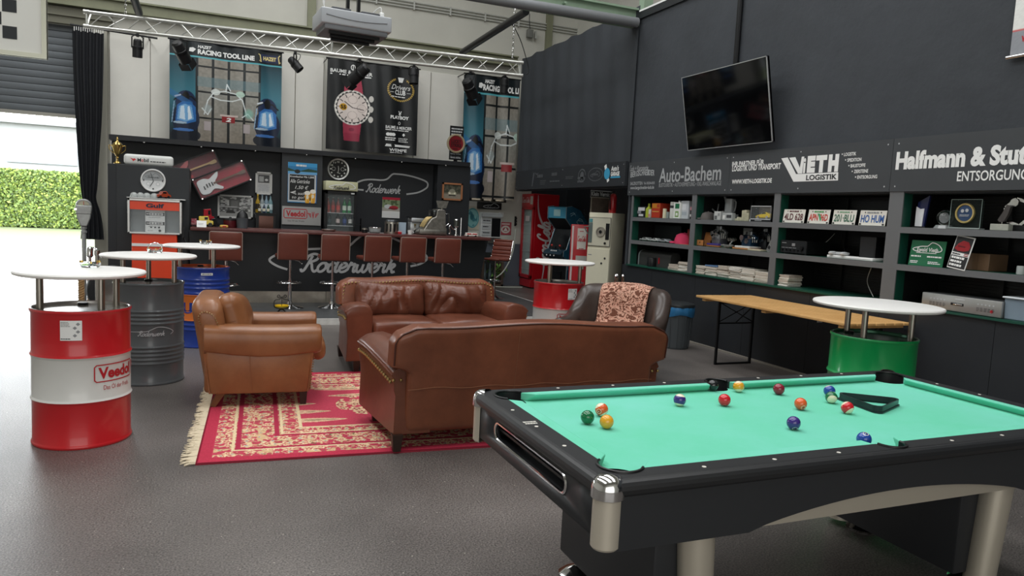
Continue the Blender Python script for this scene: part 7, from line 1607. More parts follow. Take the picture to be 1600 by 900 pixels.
def arcade():
    p = ony(871, 320, 13.0); t = thing('arcade_machine', 'blue upright arcade game machine with red topped joysticks', 'arcade machine', (p.x, 13.0, 0), -1.22); W_, H, D = .50, 1.86, .72; h = W_/2; m = mat('arcade_blue', '#2a6480', .4, var=(5, .25, '#1f4d66'))
    S = [(.10, 0), (.10, .80), (-.02, .86), (-.02, .96), (.06, .99), (.22, 1.40), (.0, 1.60), (.0, 1.83), (.16, 1.85), (.4, 1.78), (D-.06, 1.52), (D, 1.3), (D, 0)]
    for s in (-1, 1): MB().prism(S, s*h-.012, s*h+.012, 'x').build('side_panel', m, t)
    e = MB()
    for s in (-1, 1): e.tube([(s*h, a, b) for a, b in S[:9]], .009, 6)
    e.build('edge_moulding', mat('moulding_grey', '#8d979b', .3, .5), t)
    MB().box(-h, h, .12, D, 0, .82).build('lower_body', M_PLASTB, t); MB().box(-h, h, .3, D, .8, 1.5).build('rear_body', m, t)
    MB().prism([(.005, 1.61), (.005, 1.82), (.15, 1.84), (.3, 1.75), (.3, 1.6)], -h, h, 'x').build('marquee', mat('marquee_blue', '#3f86a0', .3), t); q = MB(); quad(q, -.09, .09, 1.65, 1.78, flat_map(.004), 0, .001); q.build('marquee_emblem', mat('emblem_pale', '#8fb3b5', .4), t)
    MB().add([(-h, .07, 1.0), (h, .07, 1.0), (h, .23, 1.40), (-h, .23, 1.40)], [(0, 1, 2, 3)]).build('screen', mat('arcade_screen', '#15191b', .1), t); MB().add([(-h, .22, 1.4), (h, .22, 1.4), (h, .01, 1.6), (-h, .01, 1.6)], [(0, 1, 2, 3)]).build('speaker_panel', M_PLASTB, t)
    cp = MB(); cp.prism([(-.10, .90), (-.02, .97), (.1, 1.0), (.1, .8), (-.02, .82)], -h, h, 'x'); c_ = cp.build('control_panel', mat('panel_blue_dark', '#1d3340', .4), t)
    for x in (-.12, .1):
        MB().cyl((x, .03, .97), (x, .03, 1.05), .008, n=8).build('joystick_shaft', M_CHROME, c_); MB().sphere((x, .03, 1.065), .024, 12).build('joystick_ball', mat('joy_red', '#b5382f', .3), c_)
    for k in range(4): MB().cyl((-.02+.045*k-.05, -.03, .955), (-.02+.045*k-.05, -.035, .97), .014, n=12).build('push_button', M_WHITE, c_)
    for k in range(3): MB().cyl((-.14+.1*k, -.085, .87), (-.14+.1*k, -.09, .87), .014, n=12).build('start_button', M_WHITE, c_)
    L = MB(); sm = lambda u, v, n=0: Vector((h+.014+n, u, v)); rnd = random.Random(5)
    for i in range(60):
        u, v = rnd.uniform(.1, .68), rnd.uniform(.1, 1.8)
        if v > 1.45 or u > .25: L.add([sm(u, v), sm(u+.008, v), sm(u+.008, v+.008), sm(u, v+.008)], [(0, 1, 2, 3)])
    for a in ([(.1, 1.7), (.2, 1.73), (.26, 1.68)], [(.12, 1.66), (.24, 1.72)], [(.3, 1.55), (.38, 1.62), (.46, 1.6), (.52, 1.52), (.46, 1.5), (.36, 1.5), (.3, 1.55)], [(.35, 1.58), (.48, 1.57)], [(.12, .6), (.22, .6), (.22, .75), (.12, .75), (.12, .6)], [(.15, .72), (.18, .62), (.21, .72)], [(.12, .2), (.2, .3), (.24, .22)], [(.16, .15), (.3, .12)]): ribbon(L, a, .012, sm, 0, .001)
    L.build('side_artwork', mat('art_pale', '#a9cbd6', .4), t); MB().box(-.1, .1, .09, .12, .2, .55).build('coin_door', M_DARKM, t)
arcade()
def small_coke():
    p = ony(907, 351, 12.0); t = thing('vending_machine', 'narrow red cola vending machine between arcade and cream machine', 'vending machine', (p.x, 12.0, 0), -.45); h, H = .165, 1.51
    MB().box(-h, h, 0, .35, .02, H).build('cabinet', M_COKE, t, bevel=.01); MB().box(-h+.015, -h+.05, -.012, 0, .1, H-.03).build('bottle_door', mat('door_pink_white', '#c9bab8', .35), t)
    MB().box(-h+.12, h-.045, -.006, 0, 1.05, H-.07).build('front_plate', mat('plate_cream', '#d6d0c8', .4), t); L = MB(); mp = flat_map(-.0065); script_in(L, 'Coca-Cola', -h+.13, h-.055, 1.20, 1.30, mp, .2); greek(L, -h+.16, h-.08, 1.05, 1.075, 1, mp, 0, .001, 2, .6); greek(L, -h+.16, h-.08, 1.37, 1.4, 1, mp, 0, .001, 3, .6); L.build('lettering', M_COKE, t)
    MB().box(-h+.11, h-.02, -.006, 0, .80, .93).build('price_plate', mat('price_grey', '#b3b0aa', .4), t); MB().box(.02, .1, -.014, 0, .68, .78).build('coin_slot', M_STEEL, t); MB().cyl((-.02, -.012, .35), (-.02, 0, .35), .02, n=12).build('lock', M_STEEL, t)
small_coke()
def cream_machine():
    c = ony(956.5, 333, 10.8); ang = math.radians(122); t = thing('cigarette_machine', 'cream cabinet machine with a round dial beside the shelves', 'vending machine', (c.x+.225*math.cos(ang), c.y+.225*math.sin(ang), 0), math.radians(122-180)); h, H, D = .225, c.z, .5
    m = mat('cream_enamel', '#d3cfb9', .35, var=(1.5, .05)); MB().rbox(-h, h, .012, D, .03, H, .012, 2).build('cabinet', m, t); MB().box(-h+.02, h-.02, .03, D-.02, 0, .03).build('plinth', M_DARKM, t); MB().rbox(-h+.006, h-.006, 0, .014, .06, H-.62, .004, 1).build('door', m, t)
    z0, z1 = H-.58, H-.08; f = MB(); mp = flat_map(-.004)
    MB().rbox(-h+.006, h-.006, -.004, .012, z0, z1, .004, 1).build('mechanism_panel', mat('panel_cream', '#c3c0ad', .35), t); ribbon(f, [(-h+.012, z0+.006), (h-.012, z0+.006), (h-.012, z1-.006), (-h+.012, z1-.006)], .012, mp, 0, .001, True); f.build('panel_frame', M_DKP, t)
    zc = (z0+z1)/2+.0; MB(T(.03, -.005, zc) @ RX(PI/2)).lathe([(0, .012), (.06, .012), (.065, .02), (.085, .02), (.09, 0)], 28).build('dial', M_STEEL, t); MB(T(.03, -.02, zc) @ RX(PI/2)).lathe([(0, .01), (.028, .006), (.03, 0)], 16).build('dial_knob', M_DARKM, t)
    MB().box(-h+.02, -h+.09, -.012, 0, z0+.06, z1-.1).build('coin_unit', mat('coin_grey', '#6d7a78', .35, .5), t); MB().box(-h+.025, -h+.085, -.014, 0, z1-.09, z1-.03).build('notice', mat('notice_teal', '#4f8f94', .4), t); MB().box(h-.10, h-.03, -.010, 0, z0+.12, z1-.1).build('outlet_slot', M_DARKM, t); MB().cyl((h-.10, -.02, z0+.06), (h-.10, 0, z0+.06), .02, n=12).build('lock_knob', M_DARKM, t)
    for dx, zz in ((h-.09, H-.78), (h-.15, H-.87)): MB(T(dx, 0, zz) @ RX(PI/2)).lathe([(0, .012), (.014, .012), (.018, 0)], 14).build('lock', M_DKP, t)
    MB().box(-h+.03, -h+.1, -.002, 0, H-.74, H-.725).build('nameplate', M_GREYP, t); L = MB(); L.tube([(-h-.0, .0, z0+.2), (-h-.04, -.06, z0+.32), (-h+.05, -.05, z0+.34)], .012, 8); L.build('pull_lever', M_CHROME, t)
    return c, H
CM, CH = cream_machine()
def exting():
    t = thing('fire_extinguisher', 'red fire extinguisher standing on the cream machine', 'extinguisher', (CM.x+.12, CM.y+.2, CH+.0015)); MB().lathe([(0, 0), (.06, 0), (.064, .01), (.064, .27), (.05, .32), (.02, .34), (0, .34)], 22).build('cylinder', mat('ext_red', '#a31d22', .3, coat=.3), t)
    MB().cyl((0, 0, .33), (0, 0, .38), .018, n=12).build('valve', M_DARKM, t); MB().box(-.05, .02, -.01, .01, .37, .385).build('grip', M_DARKM, t); MB().tube(spline([(-.015, -.01, .36), (-.085, -.03, .32), (-.08, -.04, .18), (-.07, -.03, .06)], 6), .011, 8).build('hose', M_DARKM, t)
exting()
def klein():
    Y = CM.y+.8; x0, x1, z0, z1 = wr(923.5, 309, 956, 330, Y); t = thing('picture_board', 'dark framed rusty picture board behind the cream machine', 'board', ((x0+x1)/2, Y, 0)); h = (x1-x0)/2; M = T(0, 0, 0)
    MB().box(-h, h, 0, .03, CH-.3, z1).build('board', mat('rust_board', '#4f443c', .6, var=(9, .35)), t); f = MB(); ribbon(f, [(-h, CH-.3), (h, CH-.3), (h, z1), (-h, z1)], .025, flat_map(-.001), 0, .002, True); f.build('frame', mat('pale_frame', '#8a8578', .5), t); MB().box(-h*.8, h*.8, .03, .06, 0, CH-.3).build('support', M_DARKM, t)
    a0, a1, b0, b1 = wr(923, 299, 957, 307.5, Y); s = thing('street_sign', 'small black street name sign with white letters above the cream machine', 'sign', ((a0+a1)/2, Y, z1+.002)); k = (a1-a0)/2; q = b1-b0+.02; MB().box(-k, k, .005, .02, 0, q).build('plate', mat('sign_soot', '#232423', .5), s); L = MB(); letter_in(L, 'Klein Vernich', -k*.93, k*.93, q*.2, q*.85, flat_map(.004), 0, .025); ribbon(L, [(-k, 0), (k, 0), (k, q), (-k, q)], .012, flat_map(.004), 0, .001, True); L.build('lettering', M_LGREY, s)
klein()
def candles():
    p = onz(968, 447, .62); t = thing('bottle_group', '', 'x') if False else None
    for i, px in enumerate((962.5, 968, 973.5)):
        q = ony(px, 430, 7.15); b = thing('candlestick', ('left', 'middle', 'right')[i]+' of three slim chrome topped candlesticks behind the dark armchair', 'candlestick', (q.x, 7.15+.05*(i % 2), 0), 0, 'candlesticks behind the dark armchair')
        MB().lathe([(0, 0), (.022, 0), (.022, .012), (.010, .03), (.010, .80)], 14).build('stand', M_DARKM, b); MB().cyl((0, 0, .78), (0, 0, .92), .010, n=10).build('stem', mat('stem_bone', '#cbbd98', .4), b); MB().lathe([(.012, .90), (.018, .92), (.014, .95), (.02, .98), (.01, 1.0), (0, 1.0)], 12).build('holder', M_CHROME, b)
candles()
# ================================================================ banners on the back wall
YN = 14.95
M_BAN = mcol('banner_print', .35); 
def banner(label, px, paint, nx, ny, seed, bottom=None):
    (ax, ay), (bx, by), (cx, cy) = px; A, B, C_ = ony(ax, ay, YN), ony(bx, by, YN), ony(cx, cy, YN); x0, x1 = A.x, B.x; z1 = (A.z+B.z)/2; z0 = C_.z if bottom is None else bottom; w, H = x1-x0, z1-z0
    t = thing('hanging_banner', label, 'banner', ((x0+x1)/2, YN, z0), 0, 'advertising banners behind the lighting truss')
    def mp(u, v, n=0): return Vector((u-w/2, -n+.02*math.sin(u*7+seed)+.012*math.sin(u*17+v*1.3+seed*2)+.01*math.sin(v*3+u*2), v))
    c = Canvas(nx, ny, '#0d1215'); paint(c); c.sheet('banner_cloth', mp, M_BAN, t, w, H); MB().cyl((-w/2-.03, .0, H+.01), (w/2+.03, .0, H+.01), .015, n=10).cyl((-w/2, 0, H+.01), (-w/2, YB-YN+.0, H+.01), .012, n=8).cyl((w/2, 0, H+.01), (w/2, YB-YN, H+.01), .012, n=8).build('hanging_pole', M_DARKM, t)
    return t, mp, w, H
def race(c, half=False):
    s = 1.75 if half else 1.0
    X = c.X/s if not half else c.X*.62+.0; Z = c.Z; c.fill(np.ones_like(Z, bool), '#12262e'); n = vnoise(X, Z, 5, 3)
    for i in range(c.ny): pass
    c.a[:] = np.array(lin('#0c1a22'))+(np.array(lin('#3c7686'))-np.array(lin('#0c1a22')))*np.clip(1-np.abs(Z-.5)*2.4, 0, 1)[..., None]
    def E(x, z, rx, rz, col_, k=1, soft=0):
        d = ((X-x)/rx)**2+((Z-z)/rz)**2; c.fill(np.clip((1-d)/soft, 0, 1) if soft else d <= 1, col_, k)
    backlit_pane = (X > .235) & (X < .80); g = vnoise(c.X*1.0, Z, 60, 9); c.fill(backlit_pane & (Z < .86), '#9a9184', .78); c.a *= np.where(backlit_pane & (Z < .86), .85+.3*g, 1)[..., None]  # window grid backlit through the translucent cloth, painted into the banner colours
    for q in (.235, .375, .515, .655, .795): c.fill((np.abs(X-q) < .011) & (Z < .86), '#171b1c')
    for q in (.02, .26, .52, .77): c.fill((np.abs(Z-q) < .009) & backlit_pane, '#1a1d1e')
    c.fill((X > .24) & (X < .8) & (np.abs(Z-.62) < .05), '#5f8088', .5)
    c.X = X
    for x in (.14, .87):
        E(x, .24, .12, .16, '#14213a'); E(x, .40, .09, .12, '#16284a'); c.poly([(x-.09, .21), (x-.075, .37), (x-.03, .41), (x+.04, .41), (x+.085, .36), (x+.09, .22), (x, .19)], '#2c69ab'); c.poly([(x-.075, .23), (x-.06, .36), (x-.015, .385), (x+.05, .38), (x+.07, .24), (x, .21)], '#6fa6d4'); c.poly([(x-.055, .24), (x-.045, .36), (x-.015, .37), (x-.005, .23)], '#c9dcea'); c.poly([(x+.02, .23), (x+.015, .36), (x+.03, .37), (x+.055, .25)], '#dbe8f2'); c.line([(x-.1, .42), (x-.04, .47), (x+.05, .46), (x+.1, .41)], .014, '#0b0e12'); c.line([(x-.09, .455), (x-.05, .47)], .016, '#c9d2d8'); c.line([(x-.12, .2), (x-.1, .4)], .008, '#8fb0cc'); c.line([(x+.1, .12), (x+.02, .1), (x-.08, .12)], .010, '#b9cad8'); E(x, .08, .13, .07, '#0e1522'); E(x-.02, .13, .09, .015, '#3f6fb0'); E(x, .46, .03, .05, '#0c1014'); E(x-.05, .2, .06, .012, '#9fb6c8')
    for P in ([(.30, .30), (.33, .44), (.38, .52), (.48, .55), (.58, .53), (.64, .47), (.68, .32)], [(.36, .48), (.44, .455), (.55, .455), (.63, .485)], [(.28, .36), (.33, .30), (.36, .36)], [(.64, .3), (.69, .34), (.74, .28)], [(.49, .55), (.50, .62), (.53, .56)]):
        for (x0, z0), (x1, z1) in zip(P, P[1:]):
            dx, dz = x1-x0, z1-z0; tt = np.clip(((X-x0)*dx+(Z-z0)*dz)/(dx*dx+dz*dz), 0, 1); d = np.hypot(X-x0-tt*dx, (Z-z0-tt*dz)); c.fill(d < .0055, '#dfe6e6', .8)
    E(.40, .53, .04, .03, '#d9e0dc', .8); E(.62, .53, .04, .03, '#b9d6c6', .8); E(.33, .36, .045, .05, '#9fb0b4', .5, .8); E(.70, .34, .05, .06, '#7fc0b0', .6, .8)
    c.fill((X > .455) & (X < .575) & (Z > .235) & (Z < .295), '#8f2a2e'); c.fill((X > .44) & (X < .6) & (Z > .295) & (Z < .315), '#c9b9b2')
    for q in (.33, .68): c.fill((np.abs(X-q) < .03) & (Z > .14) & (Z < .23), '#b9aeb0', .8)
    c.fill(Z > .865, '#101a1e'); c.fill(np.abs(Z-.858) < .006, '#57aab4')
    c.fill((X < .2) & (np.abs(Z-.5+X*.6) < .03), '#2f6fae', .5)
def race_text(t, mp, w, H, k=1.0, cut=False):
    L = MB(); off = .008; m2 = lambda u, v, n=0: mp(u, v, n+off)
    L.add([m2(.165*w*k, H*.905), m2(.20*w*k, H*.90), m2(.225*w*k, H*.93), m2(.2*w*k, H*.945), m2(.17*w*k, H*.94)], [(0, 1, 2, 3, 4)]); letter_in(L, 'HAZET', .24*w*k, .36*w*k, H*.945, H*.975, m2, 0, .04, .2)
    letter_in(L, 'RACING TOOL LI' if cut else 'RACING TOOL LINE', (.24 if not cut else .22)*w*k, (.745*w*k if not cut else w*.985), H*.885, H*.935, m2, 0, .05)
    if not cut:
        strip(L, .80*w, .97*w, H*.885, H*.965, m2, 1, 0, 10); letter_in(L, 'HAZET', .825*w, .945*w, H*.905, H*.945, m2, 2, .05, .0, .002); ribbon(L, [(.79*w, H*.90), (.805*w, H*.885), (.795*w, H*.955), (.78*w, H*.96)], .02, m2, 2); ribbon(L, [(.98*w, H*.97), (.965*w, H*.95), (.975*w, H*.885), (.985*w, H*.9)], .02, m2, 2)
        letter_in(L, '2', .49*w, .54*w, H*.245, H*.285, m2, 0, .04, .2)
    L.build('lettering', [M_WHITE, mat('print_navy', '#1b2748', .4), mat('print_cream', '#d9c98a', .4)], t)
t, mp, w, H = banner('left racing tool banner with two blue motorcycles between the pale wall panels', ((265, 62), (441, 82), (355, 228)), lambda c: race(c), 300, 280, 1); race_text(t, mp, w, H)
t, mp, w, H = banner('right racing tool banner beside the black cloth, hanging lower than the others', ((727, 116), (812, 125), (765, 311)), lambda c: race(c, True), 140, 280, 2); race_text(t, mp, w, H, 1.5, True)
def watch(c):
    c.fill(np.ones_like(c.Z, bool), '#16181a'); c.ell(.35, .1, .4, .14, '#33302f', .6, 1); c.ell(.4, .55, .5, .6, '#1f2224', .6, 1)
    c.poly([(.18, .64), (.18, .70), (.21, .82), (.36, .82), (.38, .7), (.385, .64)], '#b0465a'); c.poly([(.175, .33), (.18, .2), (.19, .11), (.35, .11), (.365, .2), (.375, .33)], '#a83f54'); c.rect(.19, .36, .11, .2, '#8f2c42', .6)
    c.ell(.27, .24, .03, .02, '#8a3046'); P = [(.16, .64), (.12, .58), (.10, .5), (.11, .4), (.155, .30)]
    c.ell(.275, .485, .195, .195, '#c9c6c0'); c.ell(.275, .485, .18, .18, '#1c1d1f')
    for k in range(24): a = 2*PI*k/24; c.ell(.275+.183*math.cos(a), .485+.183*math.sin(a), .012, .012, '#e2ded6')
    for z in (.6, .485, .37): c.ell(.475, z, .025, .035, '#c9c6c0')
    c.ell(.275, .485, .165, .165, '#e2d6cf'); 
    for k in range(12): a = 2*PI*k/12; c.line([(.275+.125*math.cos(a), .485+.125*math.sin(a)), (.275+.155*math.cos(a), .485+.155*math.sin(a))], .010, '#4a4240')
    for x, z in ((.275, .575), (.275, .40), (.375, .485)): c.ell(x, z, .052, .047, '#b9aaa4'); c.ell(x, z, .046, .041, '#e0d3cc')
    c.ell(.175, .485, .042, .038, '#d9a62c'); c.line([(.275, .485), (.19, .545)], .010, '#3a3030'); c.line([(.275, .485), (.4, .47)], .008, '#4a4040')
    d = np.hypot((c.X-.80)/.155, (c.Z-.745)/.135); a = np.arctan2(c.Z-.745, c.X-.8); c.fill((d < 1) & (d > .86) & (np.sin(a*40) > -.4) & ~((c.Z > .84) & (np.abs(c.X-.8) < .06)), '#bfa04f')
t, mp, w, H = banner('black banner with a large red strapped wristwatch and small white logos', ((512, 90), (655, 110), (580, 238)), watch, 260, 260, 3)
L = MB(); m2 = lambda u, v, n=0: mp(u, v, n+.008); letter_in(L, 'BAUME & MERCIER', .03*w, .48*w, H*.855, H*.895, m2, 0, .02); greek(L, .03*w, .48*w, H*.83, H*.848, 1, m2, 0, 0, 2, .7); ribbon(L, [(.27*w+.04*math.cos(q*.42), H*.93+.05*math.sin(q*.42)) for q in range(15)], .014, m2, 0, 0, True); ribbon(L, [(.27*w, H*.905), (.27*w, H*.955)], .014, m2)
L.add([m2(.765*w, H*.885), m2(.78*w, H*.83), m2(.82*w, H*.83), m2(.835*w, H*.885)], [(0, 1, 2, 3)]); letter_in(L, 'Drivers', .69*w, .91*w, H*.745, H*.80, m2, 0, 0, .4); letter_in(L, 'CLUB', .735*w, .855*w, H*.685, H*.74, m2, 0, .03); quad(L, .675*w, .72*w, H*.71, H*.714, m2); quad(L, .87*w, .915*w, H*.71, H*.714, m2); greek(L, .69*w, .9*w, H*.655, H*.67, 1, m2, 0, 0, 3, .7)
letter_in(L, 'PLAYBOY', .69*w, .90*w, H*.405, H*.445, m2, 0, .04); L.disc((0, 0), .0001, 0, 3) if False else None
ribbon(L, [(.785*w, H*.50), (.80*w, H*.465), (.815*w, H*.50)], .02, m2); ribbon(L, [(.80*w+.02*math.cos(q*.6), H*.465+.02*math.sin(q*.6)) for q in range(10)], .016, m2)
ribbon(L, [(.795*w+.022*math.cos(q*.42), H*.36+.028*math.sin(q*.42)) for q in range(15)], .009, m2, 0, 0, True); letter_in(L, 'BAUME & MERCIER', .64*w, .935*w, H*.29, H*.325, m2, 0, .02); greek(L, .64*w, .935*w, H*.27, H*.283, 1, m2, 0, 0, 5, .7)
for u in (.67, .70, .73): L.disc((0, 0), .0001, 0, 3) if False else L.add([m2(u*w+.045*math.cos(q*.7), H*.225+.035*math.sin(q*.7)) for q in range(9)], [tuple(range(9))])
greek(L, .64*w, .77*w, H*.15, H*.195, 2, m2, 0, 0, 6, .6); L.add([m2(.85*w-.03, H*.23), m2(.85*w, H*.21), m2(.85*w+.03, H*.23), m2(.85*w, H*.25)], [(0, 1, 2, 3)]); greek(L, .79*w, .92*w, H*.14, H*.195, 3, m2, 0, 0, 7, .4)
L.add([m2(.655*w, H*.115), m2(.925*w, H*.105), m2(.915*w, H*.085), m2(.64*w, H*.085)], [(0, 1, 2, 3)]); letter_in(L, 'WEMPE', .69*w, .89*w, H*.03, H*.065, m2, 0, .03); greek(L, .70*w, .89*w, H*.012, H*.024, 1, m2, 0, 0, 8, .6); letter_in(L, '55', .145*w, .205*w, H*.465, H*.505, m2, 1, .03); L.build('lettering', [M_WHITE, M_DKP], t)
def lucky():
    Y = 14.55; x0, x1, z0, z1 = wr(703, 197, 724, 250, Y); t = thing('round_sign', 'narrow black sign with a red round lamp emblem standing on the bar ledge', 'sign', ((x0+x1)/2, Y, 0)); h = (x1-x0)/2; MB().box(-h, h, 0, .03, z0, z1).build('panel', M_PLASTB, t); MB().box(-.04, .04, .03, .05, 0, z0+.3).build('support', M_DARKM, t)
    c = ony(712, 224.5, Y); r = (ony(726, 225, Y).x-ony(698, 224, Y).x)/2; M = T(c.x-(x0+x1)/2, 0, c.z) @ RX(PI/2); MB(M).lathe([(r*.8, .03), (r*.86, .045), (r, .04), (r, 0)], 36).build('ring', mat('ring_tan', '#a08f72', .4), t); MB(M).lathe([(0, .02), (r*.8, .03)], 32).build('red_disc', mat('disc_red', '#7d1720', .35), t)
    L = MB(); cx, cz = c.x-(x0+x1)/2, c.z; mp = flat_map(-.032); letter_in(L, 'LUCKY', cx-r*.55, cx+r*.55, cz+r*.04, cz+r*.42, mp, 0, .03); letter_in(L, 'STRIKE', cx-r*.58, cx+r*.58, cz-r*.38, cz-r*.02, mp, 0, .03); greek(L, cx-r*.35, cx+r*.35, cz-r*.62, cz-r*.5, 1, mp, 0, .001, 3, .7); L.build('emblem_lettering', mat('disc_dark_print', '#2b1013', .4), t)
    L = MB(); mp = flat_map(-.001); greek(L, -h*.85, h*.9, z1-.2, z1-.03, 3, mp, 0, .001, 2, .5); letter_in(L, 'Lucky Strike.', -h*.85, h*.7, z0+.10, z0+.145, mp, 0, .02); letter_in(L, 'Sonst nichts.', -h*.85, h*.7, z0+.03, z0+.075, mp, 0, .02); L.build('lettering', M_LGREY, t)
lucky()
# ================================================================ truss, spotlights, projector, chains
M_ALU = mat('truss_aluminium', '#c6c7c2', .3, .75)
TA, TB = Vector((-1.66, 12.8, 4.215)), Vector((4.86, 11.52, 4.07))
def truss():
    t = thing('lighting_truss', 'long aluminium lattice lighting truss hanging in front of the banners', 'truss', (TA+TB)/2); o = (TA+TB)/2; d = (TB-TA).normalized(); L = (TB-TA).length; n = Vector((-d.y, d.x, 0)).normalized()
    up, dn, bk = Vector((0, 0, .105)), Vector((0, 0, -.105)), n*.2+Vector((0, 0, .15))
    for nm, v in (('top_chord', up), ('bottom_chord', dn), ('rear_chord', bk)): MB().cyl(TA-o+v, TB-o+v, .026, n=14).build(nm, M_ALU, t)
    k = 13; w = MB()
    for i in range(k):
        a, b, c = TA+d*L*i/k-o, TA+d*L*(i+.5)/k-o, TA+d*L*(i+1)/k-o; g = MB()
        g.cyl(a+dn+d*.03, b+up-d*.02, .010, n=8); g.cyl(b+up+d*.02, c+dn-d*.03, .010, n=8); g.cyl(a+bk, b+up, .008, n=6); g.cyl(b+dn, c+bk, .008, n=6); g.build('lattice_brace', M_ALU, t)
    for q in (0, .535, 1):
        p = TA+d*L*q-o; g = MB(); g.cyl(p+up, p+dn, .018, n=10).cyl(p+dn, p+bk, .014, n=8).cyl(p+up, p+bk, .014, n=8).cyl(p+up-d*.04, p+up+d*.04, .032, n=12).cyl(p+dn-d*.04, p+dn+d*.04, .032, n=12); g.build('end_frame', M_ALU, t)
truss()
def on_truss(px):
    best = None
    for i in range(400):
        p = TA.lerp(TB, i/399); q = RM.transposed() @ (p-Vector((0, 0, CAMH))); x = 800+FPX*q.x/-q.z
        if best is None or abs(x-px) < best[0]: best = (abs(x-px), p)
    return best[1]
M_CAN = mat('par_can_black', '#1a1b1d', .4)
def par(px, label, tilt, yaw, L=.3, r=.075, drop=.2, barn=False):
    p = on_truss(px); t = thing('stage_spotlight', label, 'spotlight', (p.x, p.y, p.z-.105), 0, 'stage spotlights under the truss'); M = T(0, 0, -drop) @ RZ(yaw) @ RX(tilt)
    b = MB(M); b.lathe([(0, L*.5), (r*.6, L*.5), (r*.85, L*.42), (r*.9, L*.1), (r, L*.08), (r, -L*.5), (r*.94, -L*.5), (r*.9, -L*.42), (0, -L*.4)], 20); b.build('can', M_CAN, t)
    MB(M).lathe([(0, -L*.40), (r*.9, -L*.41)], 18).build('lens', mat('lens_dark', '#2a2d30', .1), t); MB(M).lathe([(r*1.02, -.02), (r*1.06, 0), (r*1.02, .02)], 20).build('band', M_DARKM, t)
    y = MB(T(0, 0, 0) @ RZ(yaw)); y.tube([(-r*1.1, 0, -drop), (-r*1.1, 0, -.08), (-r*.6, 0, -.05), (r*.6, 0, -.05), (r*1.1, 0, -.08), (r*1.1, 0, -drop)], .010, 6); y.build('yoke', M_DARKM, t); c = MB(); c.rbox(-.02, .02, -.03, .03, -.07, -.0275, .004, 1).tube(spline([(0, .03, -.05), (.08, .03, -.06), (.06, .02, -.14), (.0, .02, -drop+.05)], 5), .005, 6); c.build('clamp', M_DARKM, t)
    if barn:
        for a in range(4): MB(M @ RZ(a*PI/2)).box(-r*.9, r*.9, r*.95, r*.97, -L*.5-.11, -L*.5).build('barn_door', M_CAN, t)
par(214, 'small black spotlight hanging over the pale panel left of the banners', .1, .2, .27, .07, .24); par(284, 'dark spotlight with barn doors in front of the left racing banner', .8, -.6, .34, .095, .22, True); par(462, 'black spotlight tilted left between the left and middle banner', -.75, 1.2, .24, .07, .22); par(562, 'large tilted spotlight with barn doors over the watch banner', .9, .9, .36, .10, .26, True); par(648, 'small upright spotlight at the right part of the watch banner', -.12, .1, .26, .075, .2); par(735, 'large tilted spotlight left of the right racing banner', .8, -.9, .34, .10, .30, True); par(789, 'small hanging spotlight in front of the right racing banner', .05, .1, .25, .065, .2)
def projector():
    c = ony(551, 38, 6.3); t = thing('ceiling_projector', 'grey video projector hanging from a ceiling pole in front of the truss', 'projector', c, .06); m = mat('projector_grey', '#a9adb2', .35)
    P = [(-.27, -.02), (-.27, .04), (.27, .04), (.27, -.02), (.24, -.06), (-.24, -.06)]
    MB().rbox(-.29, .29, -.16, .22, -.06, .065, .012, 3).build('body', m, t); MB().rbox(-.26, .26, -.15, .2, -.10, -.05, .012, 2).build('lower_body', mat('projector_under', '#6d7074', .4), t); MB().tube([(-.25+.5*i/20, -.162, .01-.018*math.sin(PI*i/20)) for i in range(21)], .004, 6).build('front_line', mat('projector_line', '#85898e', .4), t)
    for k in range(3): MB().box(-.22+.02*k, .2-.03*k, -.12+.05*k, -.09+.05*k, -.125-.016*k, -.095).build('vent_rib', M_DARKM, t)
    for s in (-1, 1): MB().rbox(s*.12-.08, s*.12+.08, -.12, .1, .05, .09, .01, 2).build('top_cover', mat('projector_dark', '#3c3f44', .4), t)
    b = MB()
    for s in (-.045, .045): b.box(s-.012, s+.012, -.02, .02, .06, 5.3-.0)
    b.build('mount_pole', M_DARKM, t); pl = MB(); pl.rbox(.2, .24, -.1, -.07, .05, .11, .006, 1).tube(spline([(.22, -.085, .11), (.21, -.085, .15), (.18, -.05, .13), (.14, 0, .08)], 5), .005, 6); pl.build('power_plug', M_WHITE, t); q = MB(); q.tube(spline([(-.22, 0, .06), (-.24, 0, .12), (-.25, 0, .3), (-.22, 0, .6)], 5), [.006]*6+[.011]*10, 6); q.build('cable_bundle', M_WHITE, t)
projector()
def chain(px, py0, py1, label, Y=None):
    p = on_truss(px) if Y is None else Vector((ony(px, py1, Y).x, Y, ony(px, py1, Y).z)); t = thing('steel_chain', label, 'chain', (p.x, p.y, p.z+.12), 0, 'chains holding the truss'); m = MB(); n = 60
    for i in range(n):
        z = .03+i*.052; R_ = RZ(i % 2*PI/2); m.tube([(.013*math.cos(2*PI*k/10), 0, z+.033*math.sin(2*PI*k/10)) for k in range(10)], .0055, 5, closed=True, M=R_)
    o = m.build('chain_links', M_CHROME, t); o['kind'] = 'stuff'
chain(197, 0, 30, 'steel chain holding the left end of the truss'); chain(800, 30, 110, 'steel chain holding the right end of the truss')
a, b = ony(722, 82, 13.6), ony(822, 18, 10.6); sa, sb = a.copy(), b.copy(); tag(MB().cyl((a.x, 13.6, a.z), (b.x, 10.6, b.z), .06, n=12).build('black_strut', M_DARKM), 'thick black diagonal strut rising from the truss to the grey pipe', 'strut')
a, b = ony(217, 20, 13.6), ony(200, -30, 12.0); tag(MB().cyl((a.x, 13.6, a.z), (b.x, 12.0, b.z), .06, n=12).build('black_strut', M_DARKM), 'short black strut end above the left part of the truss', 'strut')
